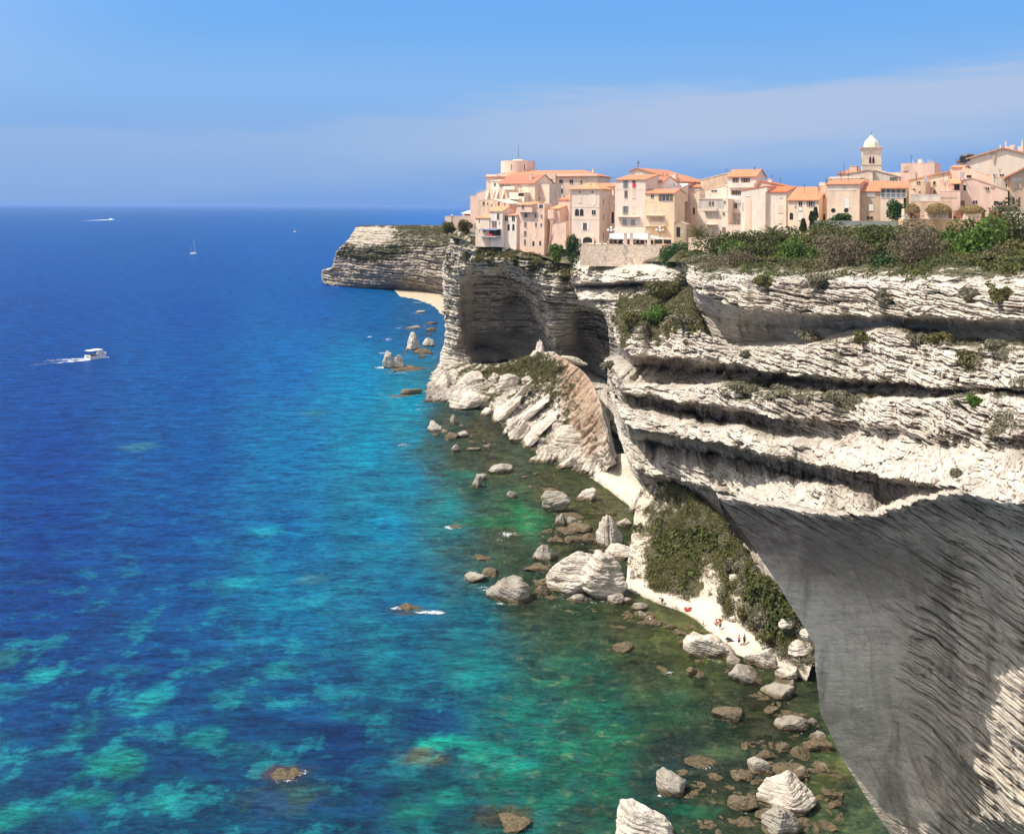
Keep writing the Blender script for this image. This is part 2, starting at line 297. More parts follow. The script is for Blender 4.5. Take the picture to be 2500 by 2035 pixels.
def simple(name, col, rough=.8, var=.12, scale=1.5, bd=0, streak=False, metal=0, spec=.3):
    m, n, b, o = newmat(name); p = geo_pos(n)
    t = noise(n, p, scale, 5, .65, 0, (1, 1, .35) if streak else None)
    dk = tuple(c*(1-var*1.6) for c in col); lt = tuple(min(1, c*(1+var)) for c in col)
    n.links.new(ramp(n, t, [(.3, dk), (.7, lt)]), b.inputs['Base Color'])
    b.inputs['Roughness'].default_value = rough; b.inputs['Metallic'].default_value = metal
    b.inputs['Specular IOR Level'].default_value = spec
    if bd: bump(n, b, t, bd)
    return m
RK = [
 ('tall white sea stack standing farthest out below the pale cliff nose', 859, 729, 30, 44, 'w', 'spire', 0, 1),
 ('brown boulder at the right foot of the tall white sea stack', 884, 738, 44, 16, 'b', 'round', 5, 0),
 ('pointed white sea stack, left of the pair on the brown reef', 808, 768, 26, 42, 'w', 'spire', 0, 1),
 ('shorter white sea stack, right of the pair on the brown reef', 831, 767, 24, 32, 'w', 'spire', 0, 1),
 ('low brown reef under the pair of white sea stacks', 838, 772, 92, 11, 'b', 'slab', 0, 1),
 ('long dark flat rock awash off the cliff nose, above the tall stack', 857, 685, 34, 9, 'g', 'slab', 4, 0),
 ('dark flat rock just below the small cove beach', 876, 652, 24, 7, 'g', 'slab', 0, 0),
 ('small brown rock touching the far foot of the pale cliff nose', 897, 675, 26, 7, 'b', 'round', 0, 0),
 ('small round rock against the cliff nose, right of the tall stack', 897, 690, 22, 11, 'b', 'round', 0, 0),
 ('pale rock joining the tall sea stack to the cliff foot', 893, 722, 30, 22, 'w', 'round', 20, 0),
 ('flat brown rock afloat left of the big white slabs', 822, 827, 58, 6, 'b', 'slab', 0, 0),
 ('thick brown rock behind the flat brown one left of the white slabs', 856, 822, 40, 15, 'b', 'slab', 5, 0),
 ('smooth white slab leaning at the sea, leftmost of the debris', 921, 812, 92, 46, 'w', 'slab', 52, 2),
 ('second smooth white slab, right of the leftmost one across a dark cleft', 966, 812, 96, 44, 'w', 'slab', 46, 2),
 ('broad white rounded rock at the foot of the two leaning slabs', 968, 852, 88, 44, 'w', 'round', 0, 1),
 ('small round pale boulder right of the leaning white slabs', 1012, 866, 26, 20, 'w', 'round', 0, 0),
 ('pointed pale grey rock standing in foam left of the brown shallows', 905, 899, 38, 27, 'w', 'spire', 10, 0),
 ('upright grey rock behind the orange tinted one', 944, 884, 24, 25, 'g', 'spire', 0, 0),
 ('tilted brown rock with an orange foot in the shallows', 941, 911, 36, 26, 'b', 'slab', 40, 0),
 ('grey block right of the orange footed rock', 968, 911, 30, 15, 'g', 'round', 0, 0),
 ('lone tilted grey rock in front of the orange footed one', 949, 942, 26, 20, 'g', 'round', 30, 0),
 ('dark flat rock in the brown shallows right of the lone tilted one', 989, 939, 30, 9, 'g', 'slab', 0, 0),
 ('pointed pale rock with fine beds leaning right below the debris hump', 1044, 982, 62, 36, 'g', 'slab', 20, 1),
 ('dark leaning rock beside the bright green strip of water', 995, 1016, 30, 30, 'g', 'spire', -20, 1),
 ('dark rock behind the leaning one beside the bright green strip', 1004, 1001, 30, 17, 'g', 'round', 0, 0),
 ('small grey rock with foam in the middle of the brown bay', 1068, 1038, 22, 17, 'g', 'round', 0, 0),
 ('large grey boulder with a bright top and dark right side in the bay', 1161, 1068, 58, 50, 'g', 'round', 25, 1),
 ('white ribbed boulder right of the large grey one in the bay', 1226, 1044, 48, 33, 'w', 'round', 30, 1),
 ('flat brown rock behind the large grey boulder in the bay', 1147, 1028, 40, 12, 'b', 'slab', 0, 0),
 ('long low slab just under the large grey boulder', 1190, 1082, 76, 7, 'g', 'slab', 0, 0),
 ('dark pointed rock at the tip of the rocky spit', 1170, 1094, 30, 29, 'g', 'spire', -8, 1),
 ('grey block behind the long low rocks on the spit', 1194, 1096, 30, 22, 'g', 'round', 0, 0),
 ('long brown rock in front of the dark pointed one on the spit', 1184, 1111, 58, 14, 'b', 'slab', 8, 0),
 ('pale brown rock in the middle of the spit', 1212, 1108, 52, 20, 'b', 'round', 0, 0),
 ('brown boulder against the foot of the white pinnacle', 1224, 1132, 40, 24, 'b', 'round', 0, 0),
 ('low rock below the brown boulder of the spit', 1200, 1126, 40, 9, 'b', 'slab', 0, 0),
 ('tall white pinnacle with vertical ribs above the arch rock', 1270, 1142, 68, 76, 'w', 'spire', 0, 2),
 ('leaning white slab right of the ribbed pinnacle', 1318, 1062, 66, 24, 'w', 'slab', 62, 1),
 ('narrow white slab touching the scrub, upper right of the pinnacle', 1342, 1045, 60, 16, 'w', 'slab', 62, 1),
 ('small white block between the pinnacle and the leaning slab', 1298, 1095, 30, 34, 'w', 'slab', 60, 0),
 ('small grey pinnacle on a round base left of the arch rock', 1134, 1170, 52, 40, 'g', 'spire', 0, 1),
 ('huge white bedded boulder, left half of the arch rock', 1205, 1238, 132, 98, 'w', 'round', 12, 2),
 ('huge round bedded boulder, right half of the arch rock', 1258, 1252, 96, 108, 'w', 'round', 0, 2),
 ('pale bedded block behind the arch rock', 1285, 1165, 70, 34, 'w', 'round', 10, 1),
 ('flat oval grey boulder lying under the arch rock', 1204, 1258, 52, 20, 'g', 'slab', 0, 0),
 ('large angular grey boulder in foam left of the arch rock', 1058, 1254, 82, 58, 'g', 'round', -12, 1),
 ('rounded grey boulder, left of the two in foam beyond the angular one', 990, 1212, 44, 22, 'g', 'round', 0, 0),
 ('rounded olive boulder, right of the two in foam beyond the angular one', 1022, 1200, 40, 20, 'b', 'round', 0, 0),
 ('low dark rock ringed by foam above the two rounded boulders', 1005, 1167, 42, 9, 'b', 'slab', -5, 0),
 ('dark bedded rock left of the arch rock at the water line', 1118, 1190, 62, 14, 'b', 'slab', 0, 0),
 ('brown rock half awash left of the arch rock', 1133, 1222, 36, 16, 'b', 'round', 0, 0),
 ('pale brown flat boulder in front of the arch rock at the left', 1130, 1242, 40, 22, 'b', 'round', 0, 0),
 ('grey ribbed boulder at the right foot of the arch rock', 1284, 1260, 36, 24, 'g', 'round', 0, 0),
 ('small grey boulder where the beach begins', 1308, 1258, 24, 14, 'g', 'round', 0, 0),
 ('pale boulder at the left end of the beach', 1334, 1272, 34, 18, 'g', 'round', 0, 0),
 ('dark flat boulder at the water edge below the pale one of the beach', 1344, 1288, 34, 14, 'g', 'slab', -8, 0),
 ('dark stone awash beside the bather', 1366, 1304, 36, 12, 'b', 'round', 0, 0),
 ('small dark stone awash right of the bather', 1396, 1309, 26, 10, 'b', 'round', 0, 0),
 ('large white bedded boulder at the right end of the beach', 1490, 1372, 104, 50, 'w', 'slab', -4, 2),
 ('white bedded slab behind the two standing people', 1560, 1352, 96, 26, 'w', 'slab', 18, 1),
 ('bright white block right of the two standing people', 1600, 1393, 84, 46, 'w', 'round', -18, 1),
 ('grey slab sloping into the water below the bright white block', 1558, 1411, 100, 36, 'g', 'slab', -22, 1),
 ('square grey stone standing in the water left of the sloping slab', 1532, 1390, 36, 26, 'g', 'round', 0, 0),
 ('small stone in the water under the large bedded boulder', 1440, 1406, 24, 18, 'b', 'round', 0, 0),
 ('white stepped rock above the last slabs before the grey wall', 1648, 1418, 62, 30, 'w', 'slab', 10, 1),
 ('brown bedded slab at the foot of the grey wall, upper one', 1640, 1433, 66, 16, 'g', 'slab', 10, 1),
 ('brown bedded slab at the foot of the grey wall, lower one', 1632, 1458, 76, 28, 'g', 'slab', 4, 1),
 ('orange brown rock just under the surface in the brown shallows', 1297, 1356, 46, 18, 'b', 'round', 12, 0),
 ('low bedded brown rock alone in the green shallows', 1520, 1502, 72, 24, 'b', 'slab', -4, 1),
 ('oval brown boulder near the grey wall', 1652, 1523, 68, 28, 'g', 'slab', 0, 1),
 ('tilted bedded rock touching the grey wall behind the oval boulder', 1694, 1507, 40, 22, 'g', 'slab', -25, 0),
 ('small bedded rock at the wall foot, above the broad one', 1705, 1545, 40, 18, 'g', 'slab', 5, 0),
 ('broad bedded rock cut off by the edge of the grey wall', 1712, 1564, 62, 22, 'b', 'slab', -6, 1),
 ('orange boulder left of the broad bedded rock', 1633, 1567, 40, 24, 'b', 'round', 20, 0),
 ('flat orange boulder below the broad bedded rock', 1672, 1580, 54, 20, 'b', 'round', -10, 0),
 ('angular brown boulder with a dark right side behind the white ribbed one', 1586, 1616, 54, 36, 'g', 'round', -8, 1),
 ('long flat grey slab behind the great white ribbed boulder', 1634, 1622, 100, 20, 'g', 'slab', 8, 1),
 ('great white ribbed boulder near the bottom right of the picture', 1646, 1692, 116, 78, 'w', 'round', 12, 2),
 ('brown oval boulder left of the great white ribbed one', 1548, 1690, 66, 28, 'b', 'slab', 10, 0),
 ('rounded grey brown boulder in front of the great white ribbed one', 1636, 1744, 78, 66, 'g', 'round', 0, 1),
 ('brown stone between the oval and the rounded boulders', 1598, 1708, 44, 18, 'b', 'round', 0, 0),
 ('pyramid shaped grey boulder standing alone in the green water', 1404, 1657, 76, 44, 'g', 'round', -20, 1),
 ('large flat topped white boulder at the bottom edge of the picture', 1345, 1772, 165, 92, 'w', 'slab', -9, 2),
 ('dark flat rock at the pool edge right of the great white boulder', 1736, 1662, 46, 14, 'b', 'slab', -6, 0),
 ('brown reef rock awash among the weed at the lower left', 598, 1622, 74, 7, 'b', 'slab', 0, 0),
 ('small reef rock breaking the surface with foam to its right', 856, 1270, 46, 9, 'b', 'slab', -6, 0),
 ('tiny dark rock in foam near the middle of the sea', 950, 1099, 26, 5, 'b', 'slab', 0, 0),
 ('dark tilted reef at the bottom edge, left of the large white boulder', 1062, 1732, 100, 20, 'b', 'slab', 14, 1),
 ('submerged looking brown rock left of the angular brown boulder', 1470, 1600, 84, 14, 'b', 'round', -8, 0),
]
# ------------------------------------------------------------------ sea and seabed
K = 2500/2133.0
WS = [ # displayed x, y, colour of the body of water, brightness patches allowed, clearness
 (100,470,25,92,182,0,0),(500,470,25,92,182,0,0),(900,450,35,100,190,0,0),(100,560,20,82,172,0,0),(450,560,20,84,172,0,0),(700,560,20,84,170,0,0),
 (100,650,13,72,162,0,0),(400,650,14,78,168,0,0),(640,620,16,84,168,0,0),(780,650,20,92,160,0,0),(850,660,30,88,140,0,.1),
 (100,800,12,70,158,0,0),(400,800,12,82,166,0,0),(600,750,13,98,176,0,0),(740,790,15,125,182,0,0),(850,840,20,138,178,0,.1),
 (100,950,8,62,150,0,0),(400,950,10,80,158,0,0),(600,930,12,108,170,0,0),(780,930,18,130,175,0,0),(850,1000,18,118,155,0,.1),(860,900,22,125,160,0,.2),
 (100,1100,8,58,145,.1,0),(350,1100,10,74,154,.2,0),(600,1100,13,98,160,.3,0),(800,1100,14,120,165,.2,0),(940,1060,25,122,135,.1,.2),(1090,1085,32,128,85,0,.3),(990,1020,60,90,80,0,.5),
 (930,880,75,85,70,0,.6),(960,940,75,80,62,0,.7),(900,930,50,100,110,0,.4),(1030,970,90,85,55,0,.8),(1000,900,90,80,55,0,.8),
 (1150,1020,92,84,48,0,.85),(1250,1065,110,98,50,0,.85),(1060,1110,85,82,62,0,.6),(1180,1120,80,72,45,0,.8),(1090,1180,60,80,60,0,.7),
 (100,1250,8,58,138,.5,0),(350,1250,10,78,148,.5,0),(600,1250,16,112,160,.5,0),(850,1250,16,96,142,.3,0),(980,1290,22,95,120,.2,.1),
 (1100,1240,70,80,55,0,.7),(1200,1300,62,88,60,0,.6),(1300,1290,90,88,50,0,.8),(1400,1300,125,118,60,0,.85),(1450,1330,130,120,58,0,.85),
 (100,1400,9,60,128,.8,0),(300,1400,10,68,135,.8,0),(600,1400,10,80,132,.8,0),(850,1380,14,98,130,.5,0),(1000,1400,20,112,122,.3,.1),(1200,1400,34,98,80,.1,.35),(1350,1380,72,80,50,0,.7),
 (200,1550,10,66,118,.9,0),(500,1550,10,66,115,.9,0),(700,1550,6,50,105,.7,0),(900,1500,8,60,108,.6,0),(1100,1500,18,108,100,.4,.2),(1250,1480,25,115,90,.3,.3),(1400,1480,40,88,58,.1,.55),(1500,1430,76,82,50,0,.75),(1580,1480,75,70,42,0,.8),
 (150,1700,12,76,112,.9,0),(400,1700,12,74,108,.9,0),(700,1700,10,62,96,.7,0),(900,1680,14,80,92,.5,.1),(1100,1650,18,98,88,.4,.2),(1250,1600,24,110,84,.3,.3),(1400,1560,28,52,48,.1,.5),(1500,1540,42,64,45,0,.6),
 (1350,1640,26,72,64,.1,.4),(1500,1620,66,70,46,0,.7),(1600,1590,68,74,46,0,.8),(1720,1620,120,130,72,0,.85),(1600,1700,88,95,66,0,.8),(1750,1710,130,140,100,0,.9),(1600,1540,60,68,44,0,.8),
]
PATCH = [ # displayed x, y, rx, ry, colour, strength
 (930,1545,55,16,14,168,140,.95),(1010,1570,60,22,14,168,138,.95),(1080,1592,62,26,16,160,132,.95),(1170,1560,60,22,22,150,110,.6),(1300,1520,50,30,30,120,80,.4),
 (235,1585,62,34,16,138,118,.85),(260,1605,40,20,30,150,110,.5),(430,1538,46,24,18,138,130,.8),(325,1445,40,30,20,150,155,.8),(285,1475,50,16,20,140,150,.7),(255,1397,55,12,20,150,165,.8),(92,1407,34,17,20,160,160,.9),
 (0,1375,38,24,34,130,122,.9),(20,1440,60,20,18,140,150,.6),(170,1520,36,26,20,140,130,.7),(20,1700,45,34,14,135,118,.8),(180,1665,50,24,18,140,120,.7),(345,1670,40,22,18,130,115,.7),
 (520,1565,70,26,16,110,110,.5),(500,1212,45,16,22,150,165,.8),(550,1108,45,12,22,150,165,.7),(640,1255,60,16,25,150,160,.5),(600,1395,60,22,24,145,140,.7),(530,1340,60,12,20,130,160,.6),
 (650,1205,35,12,70,130,130,.5),(655,860,30,7,60,130,120,.4),(790,1137,40,10,40,120,130,.4),(290,930,34,10,70,150,140,.45),(1060,1088,110,15,34,132,80,.8),(960,990,40,10,20,150,120,.6),
 (885,1578,52,22,90,100,62,.75),(1050,1700,70,26,75,75,50,.8),(590,1660,90,36,55,85,60,.6),(590,1610,55,22,75,68,58,.8),(860,1690,40,20,18,120,100,.6),(640,1600,30,12,30,60,70,.4),(850,1270,40,10,80,85,70,.7),
 (930,1655,60,16,18,140,120,.6),(730,1490,60,14,14,130,130,.5),(1240,1500,70,20,26,130,95,.5),(1450,1690,60,16,26,150,100,.8),(1500,1570,50,16,90,140,90,.7),(1750,1610,50,26,130,140,80,.7),
 (0,1540,50,30,10,100,120,.5),(600,1480,90,18,12,95,150,.4),(440,1345,60,12,14,90,150,.4),
]
FOAM = [(825,1266,26,5,.8),(905,1275,42,7,1),(855,1262,20,4,.6),(940,1097,26,5,1),(1055,1112,22,9,.8),(1040,1125,25,4,.7),(1100,1090,45,3,.6),(600,1622,46,9,.9),(632,1608,14,10,.9),(580,1630,40,4,.6),
 (1085,1722,60,10,.7),(1130,1712,30,8,.5),(1390,1400,26,8,.7),(1000,1160,26,5,.8),(970,1205,14,9,.7),(1010,1225,30,10,.7),(1030,1245,26,5,.6),(1370,1275,28,5,.5),
 (808,706,18,3,.9),(770,701,9,3,.9),(840,723,14,3,.5),(800,735,26,3,.7),(800,765,40,5,.8),(860,770,30,4,.6),(830,683,14,3,.7),(866,652,22,3,.6),(885,684,14,3,.5),(880,648,14,4,.7),(700,598,20,2,.6),(780,601,40,2,.4),(852,620,30,4,.5),(868,630,30,4,.6),
 (840,926,26,5,.7),(830,912,30,3,.4),(795,820,14,4,.6),(870,843,20,4,.6),(880,895,16,4,.5),(950,1010,12,4,.4),(1010,1010,10,4,.5),(1020,1078,14,6,.5),(1130,1060,20,10,.4),
 (1375,1655,18,8,.7),(1330,1660,14,10,.5),(1480,1660,16,8,.8),(1480,1590,18,6,.5),(1450,1600,30,6,.4),(1600,1570,12,12,.6),(1520,1700,30,14,.4),(1200,1275,26,6,.5),(870,852,16,3,.7),(30,1085,8,2,.8),(650,990,4,1.5,.5)]
FOAM += [(1110,1075,70,4,.5),(1060,1100,80,3,.45),(1250,1290,60,4,.35),(1150,1262,40,5,.5),(960,900,50,4,.45),(930,870,40,3,.5),(990,925,40,4,.4),(1080,1020,50,4,.4),(1400,1330,50,4,.3),(1300,1330,40,3,.3),(1540,1440,30,5,.4),(1430,1450,50,5,.3),(1560,1640,30,6,.4),(1350,1600,30,5,.35),(1160,1210,30,5,.5),(1120,1290,40,4,.4)]
def gl(dx, dy):
    g = G(dx*K, dy*K); return g.x, g.y
def idw(X, Y, pts, vals, p=3.0):
    out = np.zeros((len(X), vals.shape[1])); wsum = np.zeros(len(X))
    lx, ly = X/Y, -H/Y            # compare samples in the directions the coast is seen along, so near and far share detail
    for (a, b), v in zip(pts, vals):
        d = np.sqrt((lx-a/b)**2+((ly+H/b))**2)+1e-4
        w = 1/d**p; wsum += w; out += w[:, None]*v
    return out/wsum[:, None]
ys = np.concatenate([np.arange(60, 90, 3), np.arange(90, 230, .8), np.arange(230, 470, 2.0), np.geomspace(470, 3000, 160)[1:], np.geomspace(3000, 90000, 30)[1:]])
xs = np.concatenate([-np.geomspace(220, 90000, 40)[::-1], np.arange(-219, -90, 2.5), np.arange(-90, 60, .8), np.arange(60, 200, 6.0), np.geomspace(200, 60000, 25)])
GX, GY = np.meshgrid(xs, ys); gx, gy = GX.ravel(), GY.ravel()
pts = [gl(a[0], a[1]) for a in WS]
vals = np.array([[*srgb(a[2], a[3], a[4]), a[5], a[6]] for a in WS])
wv = idw(np.clip(gx, -gy*.75, gy*.75), gy, pts, vals)
kk_ = np.clip(1-wv[:, 4:5]*3.5, 0, 1); wc = wv[:, :3]*(kk_*np.array([.5, 1.12, .98])*(1-.22*np.clip(-gx/gy*4-.2, 0, 1)[:, None])+(1-kk_)*np.array([.82, 1.12, 1.02])); pt = wv[:, 3]; cl = wv[:, 4]
def ell(lst_el, nz=.35):
    x, y, rx, ry = lst_el
    cx, cy = gl(x, y); x1, _ = gl(x+rx, y); _, y1 = gl(x, y-ry)
    ax, ay = abs(x1-cx), max(abs(y1-cy), .5)
    sel = (abs(gx-cx) < ax*2.2) & (abs(gy-cy) < ay*2.2)
    d = np.sqrt(((gx[sel]-cx)/ax)**2+((gy[sel]-cy)/ay)**2)
    d = d*(1+(fbm(gx[sel]*3/ax, gy[sel]*3/ay, 0, 7, 3)-.5)*nz*3)
    return sel, d
for (x, y, rx, ry, r_, g_, b_, s) in PATCH:
    sel, d = ell((x, y, rx, ry)); k = (s*(1-sst(.55, 1.25, d)))[:, None]
    wc[sel] = wc[sel]*(1-k)+np.array(srgb(r_, g_, b_))*np.array([1.1, .86, .95])*k
fo = np.zeros(len(gx))
FOAM += [(r_[1], r_[2]+.5, r_[3]*.62+4, max(4, r_[3]*.13), .52) for r_ in RK if r_[2] < 1720]
for (x, y, rx, ry, s) in FOAM:
    sel, d = ell((x, y, rx, ry)); fo[sel] = np.maximum(fo[sel], s*.78*(1-sst(.1, 1.3, d)))
I = np.arange(len(gx)).reshape(len(ys), len(xs))
Fc = np.stack([I[:-1, :-1], I[:-1, 1:], I[1:, 1:], I[1:, :-1]], -1).reshape(-1, 4)
# water material
m_w, n, b, out = newmat('sea_water')
p = geo_pos(n)
ac = N(n, 'ShaderNodeAttribute', attribute_name='wcol'); ap = N(n, 'ShaderNodeAttribute', attribute_name='patch')
acl = N(n, 'ShaderNodeAttribute', attribute_name='clear'); af = N(n, 'ShaderNodeAttribute', attribute_name='foam')
col = ac.outputs['Color']
# sandy patches between dark weed beds, seen through the water
n1 = noise(n, p, .17, 5, .55, .15, (1, .75, 1)); n2 = noise(n, p, .5, 5, .65, .3)
pm = M_(n, 'MULTIPLY', MR(n, M_(n, 'ADD', n1, M_(n, 'MULTIPLY', M_(n, 'SUBTRACT', n2, .5), .35)), .52, .64), ap.outputs['Fac'])
dm = M_(n, 'MULTIPLY', MR(n, n1, .47, .38), ap.outputs['Fac'])
col = mixc(n, M_(n, 'MULTIPLY', pm, .68), col, (.008, .185, .20))
col = mixc(n, M_(n, 'MULTIPLY', dm, .75), col, (.003, .028, .10))
blot = noise(n, p, .16, 6, .62, .8); dpt = M_(n, 'MULTIPLY', MR(n, acl.outputs['Fac'], .05, .35), 1)
col = mixc(n, M_(n, 'MULTIPLY', MR(n, blot, .48, .36), M_(n, 'MULTIPLY', dpt, .55)), col, (.022, .035, .022))
col = mixc(n, M_(n, 'MULTIPLY', MR(n, noise(n, p, .55, 5, .6, .6), .54, .66), M_(n, 'MULTIPLY', dpt, .45)), col, mixc(n, .55, col, (.26, .24, .11)))
far = N(n, 'ShaderNodeSeparateXYZ'); n.links.new(p, far.inputs[0])
big = noise(n, p, .012, 4, .6, 0, (.35, 1, 1))
col = mixc(n, M_(n, 'MULTIPLY', MR(n, big, .5, .7), .30), col, mixc(n, .5, col, (.01, .03, .13)))
# waves: long swell lines and chop, elongated across the view
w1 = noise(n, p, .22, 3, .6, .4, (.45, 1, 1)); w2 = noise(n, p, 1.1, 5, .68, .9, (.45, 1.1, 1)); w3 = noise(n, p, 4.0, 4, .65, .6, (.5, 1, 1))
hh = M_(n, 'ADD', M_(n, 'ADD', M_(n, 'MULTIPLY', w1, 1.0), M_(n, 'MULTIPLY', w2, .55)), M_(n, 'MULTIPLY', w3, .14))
# wave light and dark painted into the water colour: troughs darkened, crests brightened
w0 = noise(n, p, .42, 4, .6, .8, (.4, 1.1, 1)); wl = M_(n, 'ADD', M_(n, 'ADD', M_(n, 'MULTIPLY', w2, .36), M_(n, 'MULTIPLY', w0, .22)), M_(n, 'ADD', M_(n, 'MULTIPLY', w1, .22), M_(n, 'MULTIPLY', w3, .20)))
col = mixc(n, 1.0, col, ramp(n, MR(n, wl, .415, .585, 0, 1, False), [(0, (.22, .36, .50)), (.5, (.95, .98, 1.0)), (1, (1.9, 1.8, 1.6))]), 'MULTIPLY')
fn = noise(n, p, 1.1, 5, .7, 1.2, (.8, 1.1, 1))
rg = M_(n, 'SUBTRACT', 1.0, M_(n, 'MULTIPLY', M_(n, 'ABSOLUTE', M_(n, 'SUBTRACT', noise(n, p, 1.5, 4, .6, 1.5), .5)), 9.0), True)
fm = MR(n, M_(n, 'ADD', M_(n, 'ADD', M_(n, 'MULTIPLY', af.outputs['Fac'], .85), M_(n, 'MULTIPLY', rg, .30)), M_(n, 'MULTIPLY', M_(n, 'SUBTRACT', fn, .5), 1.1)), .60, .78)
fm = M_(n, 'MULTIPLY', fm, MR(n, af.outputs['Fac'], .02, .12))
# rare whitecaps
dif = N(n, 'ShaderNodeBsdfDiffuse'); n.links.new(col, dif.inputs[0])
tr = N(n, 'ShaderNodeBsdfTransparent'); n.links.new(mixc(n, .55, (1, 1, 1), mixc(n, 1.0, col, (3.2, 3.2, 3.2), 'MULTIPLY')), tr.inputs[0])
ms = N(n, 'ShaderNodeMixShader'); n.links.new(M_(n, 'MULTIPLY', acl.outputs['Fac'], .78), ms.inputs[0]); n.links.new(dif.outputs[0], ms.inputs[1]); n.links.new(tr.outputs[0], ms.inputs[2])
gl_ = N(n, 'ShaderNodeBsdfGlossy'); gl_.inputs['Roughness'].default_value = .16
bm_ = N(n, 'ShaderNodeBump'); bm_.inputs['Distance'].default_value = 1.0; n.links.new(hh, bm_.inputs['Height']); n.links.new(bm_.outputs[0], gl_.inputs['Normal'])
bm2 = N(n, 'ShaderNodeBump'); bm2.inputs['Distance'].default_value = .5; n.links.new(hh, bm2.inputs['Height']); n.links.new(bm2.outputs[0], dif.inputs['Normal'])
fr = N(n, 'ShaderNodeFresnel'); fr.inputs[0].default_value = 1.33; n.links.new(bm_.outputs[0], fr.inputs['Normal'])
frm = M_(n, 'MINIMUM', M_(n, 'MULTIPLY', fr.outputs[0], .42), .50)
m2 = N(n, 'ShaderNodeMixShader'); n.links.new(frm, m2.inputs[0]); n.links.new(ms.outputs[0], m2.inputs[1]); n.links.new(gl_.outputs[0], m2.inputs[2])
wf = N(n, 'ShaderNodeBsdfDiffuse'); wf.inputs[0].default_value = (.8, .84, .86, 1)
m3 = N(n, 'ShaderNodeMixShader'); n.links.new(fm, m3.inputs[0]); n.links.new(m2.outputs[0], m3.inputs[1]); n.links.new(wf.outputs[0], m3.inputs[2])
n.links.new(m3.outputs[0], out.inputs[0])
WK = .66
gzz = np.zeros(len(gx))
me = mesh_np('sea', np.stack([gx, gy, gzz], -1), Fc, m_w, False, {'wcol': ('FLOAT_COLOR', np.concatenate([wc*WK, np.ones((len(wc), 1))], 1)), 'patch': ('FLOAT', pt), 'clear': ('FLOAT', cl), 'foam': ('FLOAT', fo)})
tag(link('sea', me), kind='structure')
# seabed: shallow boulder field near the shore, dropping away
bx = np.arange(-60, 60, .7); by = np.arange(95, 480, 1.1)
BX, BY = np.meshgrid(bx, by); q = idw(BX.ravel(), BY.ravel(), pts, vals)[:, 4].reshape(BX.shape)
rk = fbm(BX*.22, BY*.22, 0, 91, 4); rk2 = vn(BX*.7, BY*.7, 0, 95)
bz = -6.5*(1-np.clip(q*1.25, 0, 1))**1.2-1.1+sst(.42, .66, rk)*1.9*np.clip(q*1.5, 0, 1)+(rk2-.5)*.9
bz = np.minimum(bz, -.12)
I = np.arange(BX.size).reshape(BX.shape)
Fb = np.stack([I[:-1, :-1], I[:-1, 1:], I[1:, 1:], I[1:, :-1]], -1).reshape(-1, 4)
m_s, n, b, o_ = newmat('seabed_rock'); p = geo_pos(n)
c = mixc(n, MR(n, noise(n, p, .28, 5, .65, .5), .4, .62), (.055, .070, .042), (.34, .31, .18))
c = mixc(n, MR(n, noise(n, p, .9, 5, .6), .55, .68), c, (.48, .44, .29))
n.links.new(c, b.inputs['Base Color']); b.inputs['Roughness'].default_value = 1; bump(n, b, noise(n, p, 1.2, 4), .5)
me = mesh_np('seabed', np.stack([BX, BY, bz], -1).reshape(-1, 3), Fb, m_s, True)
tag(link('seabed', me), kind='structure')
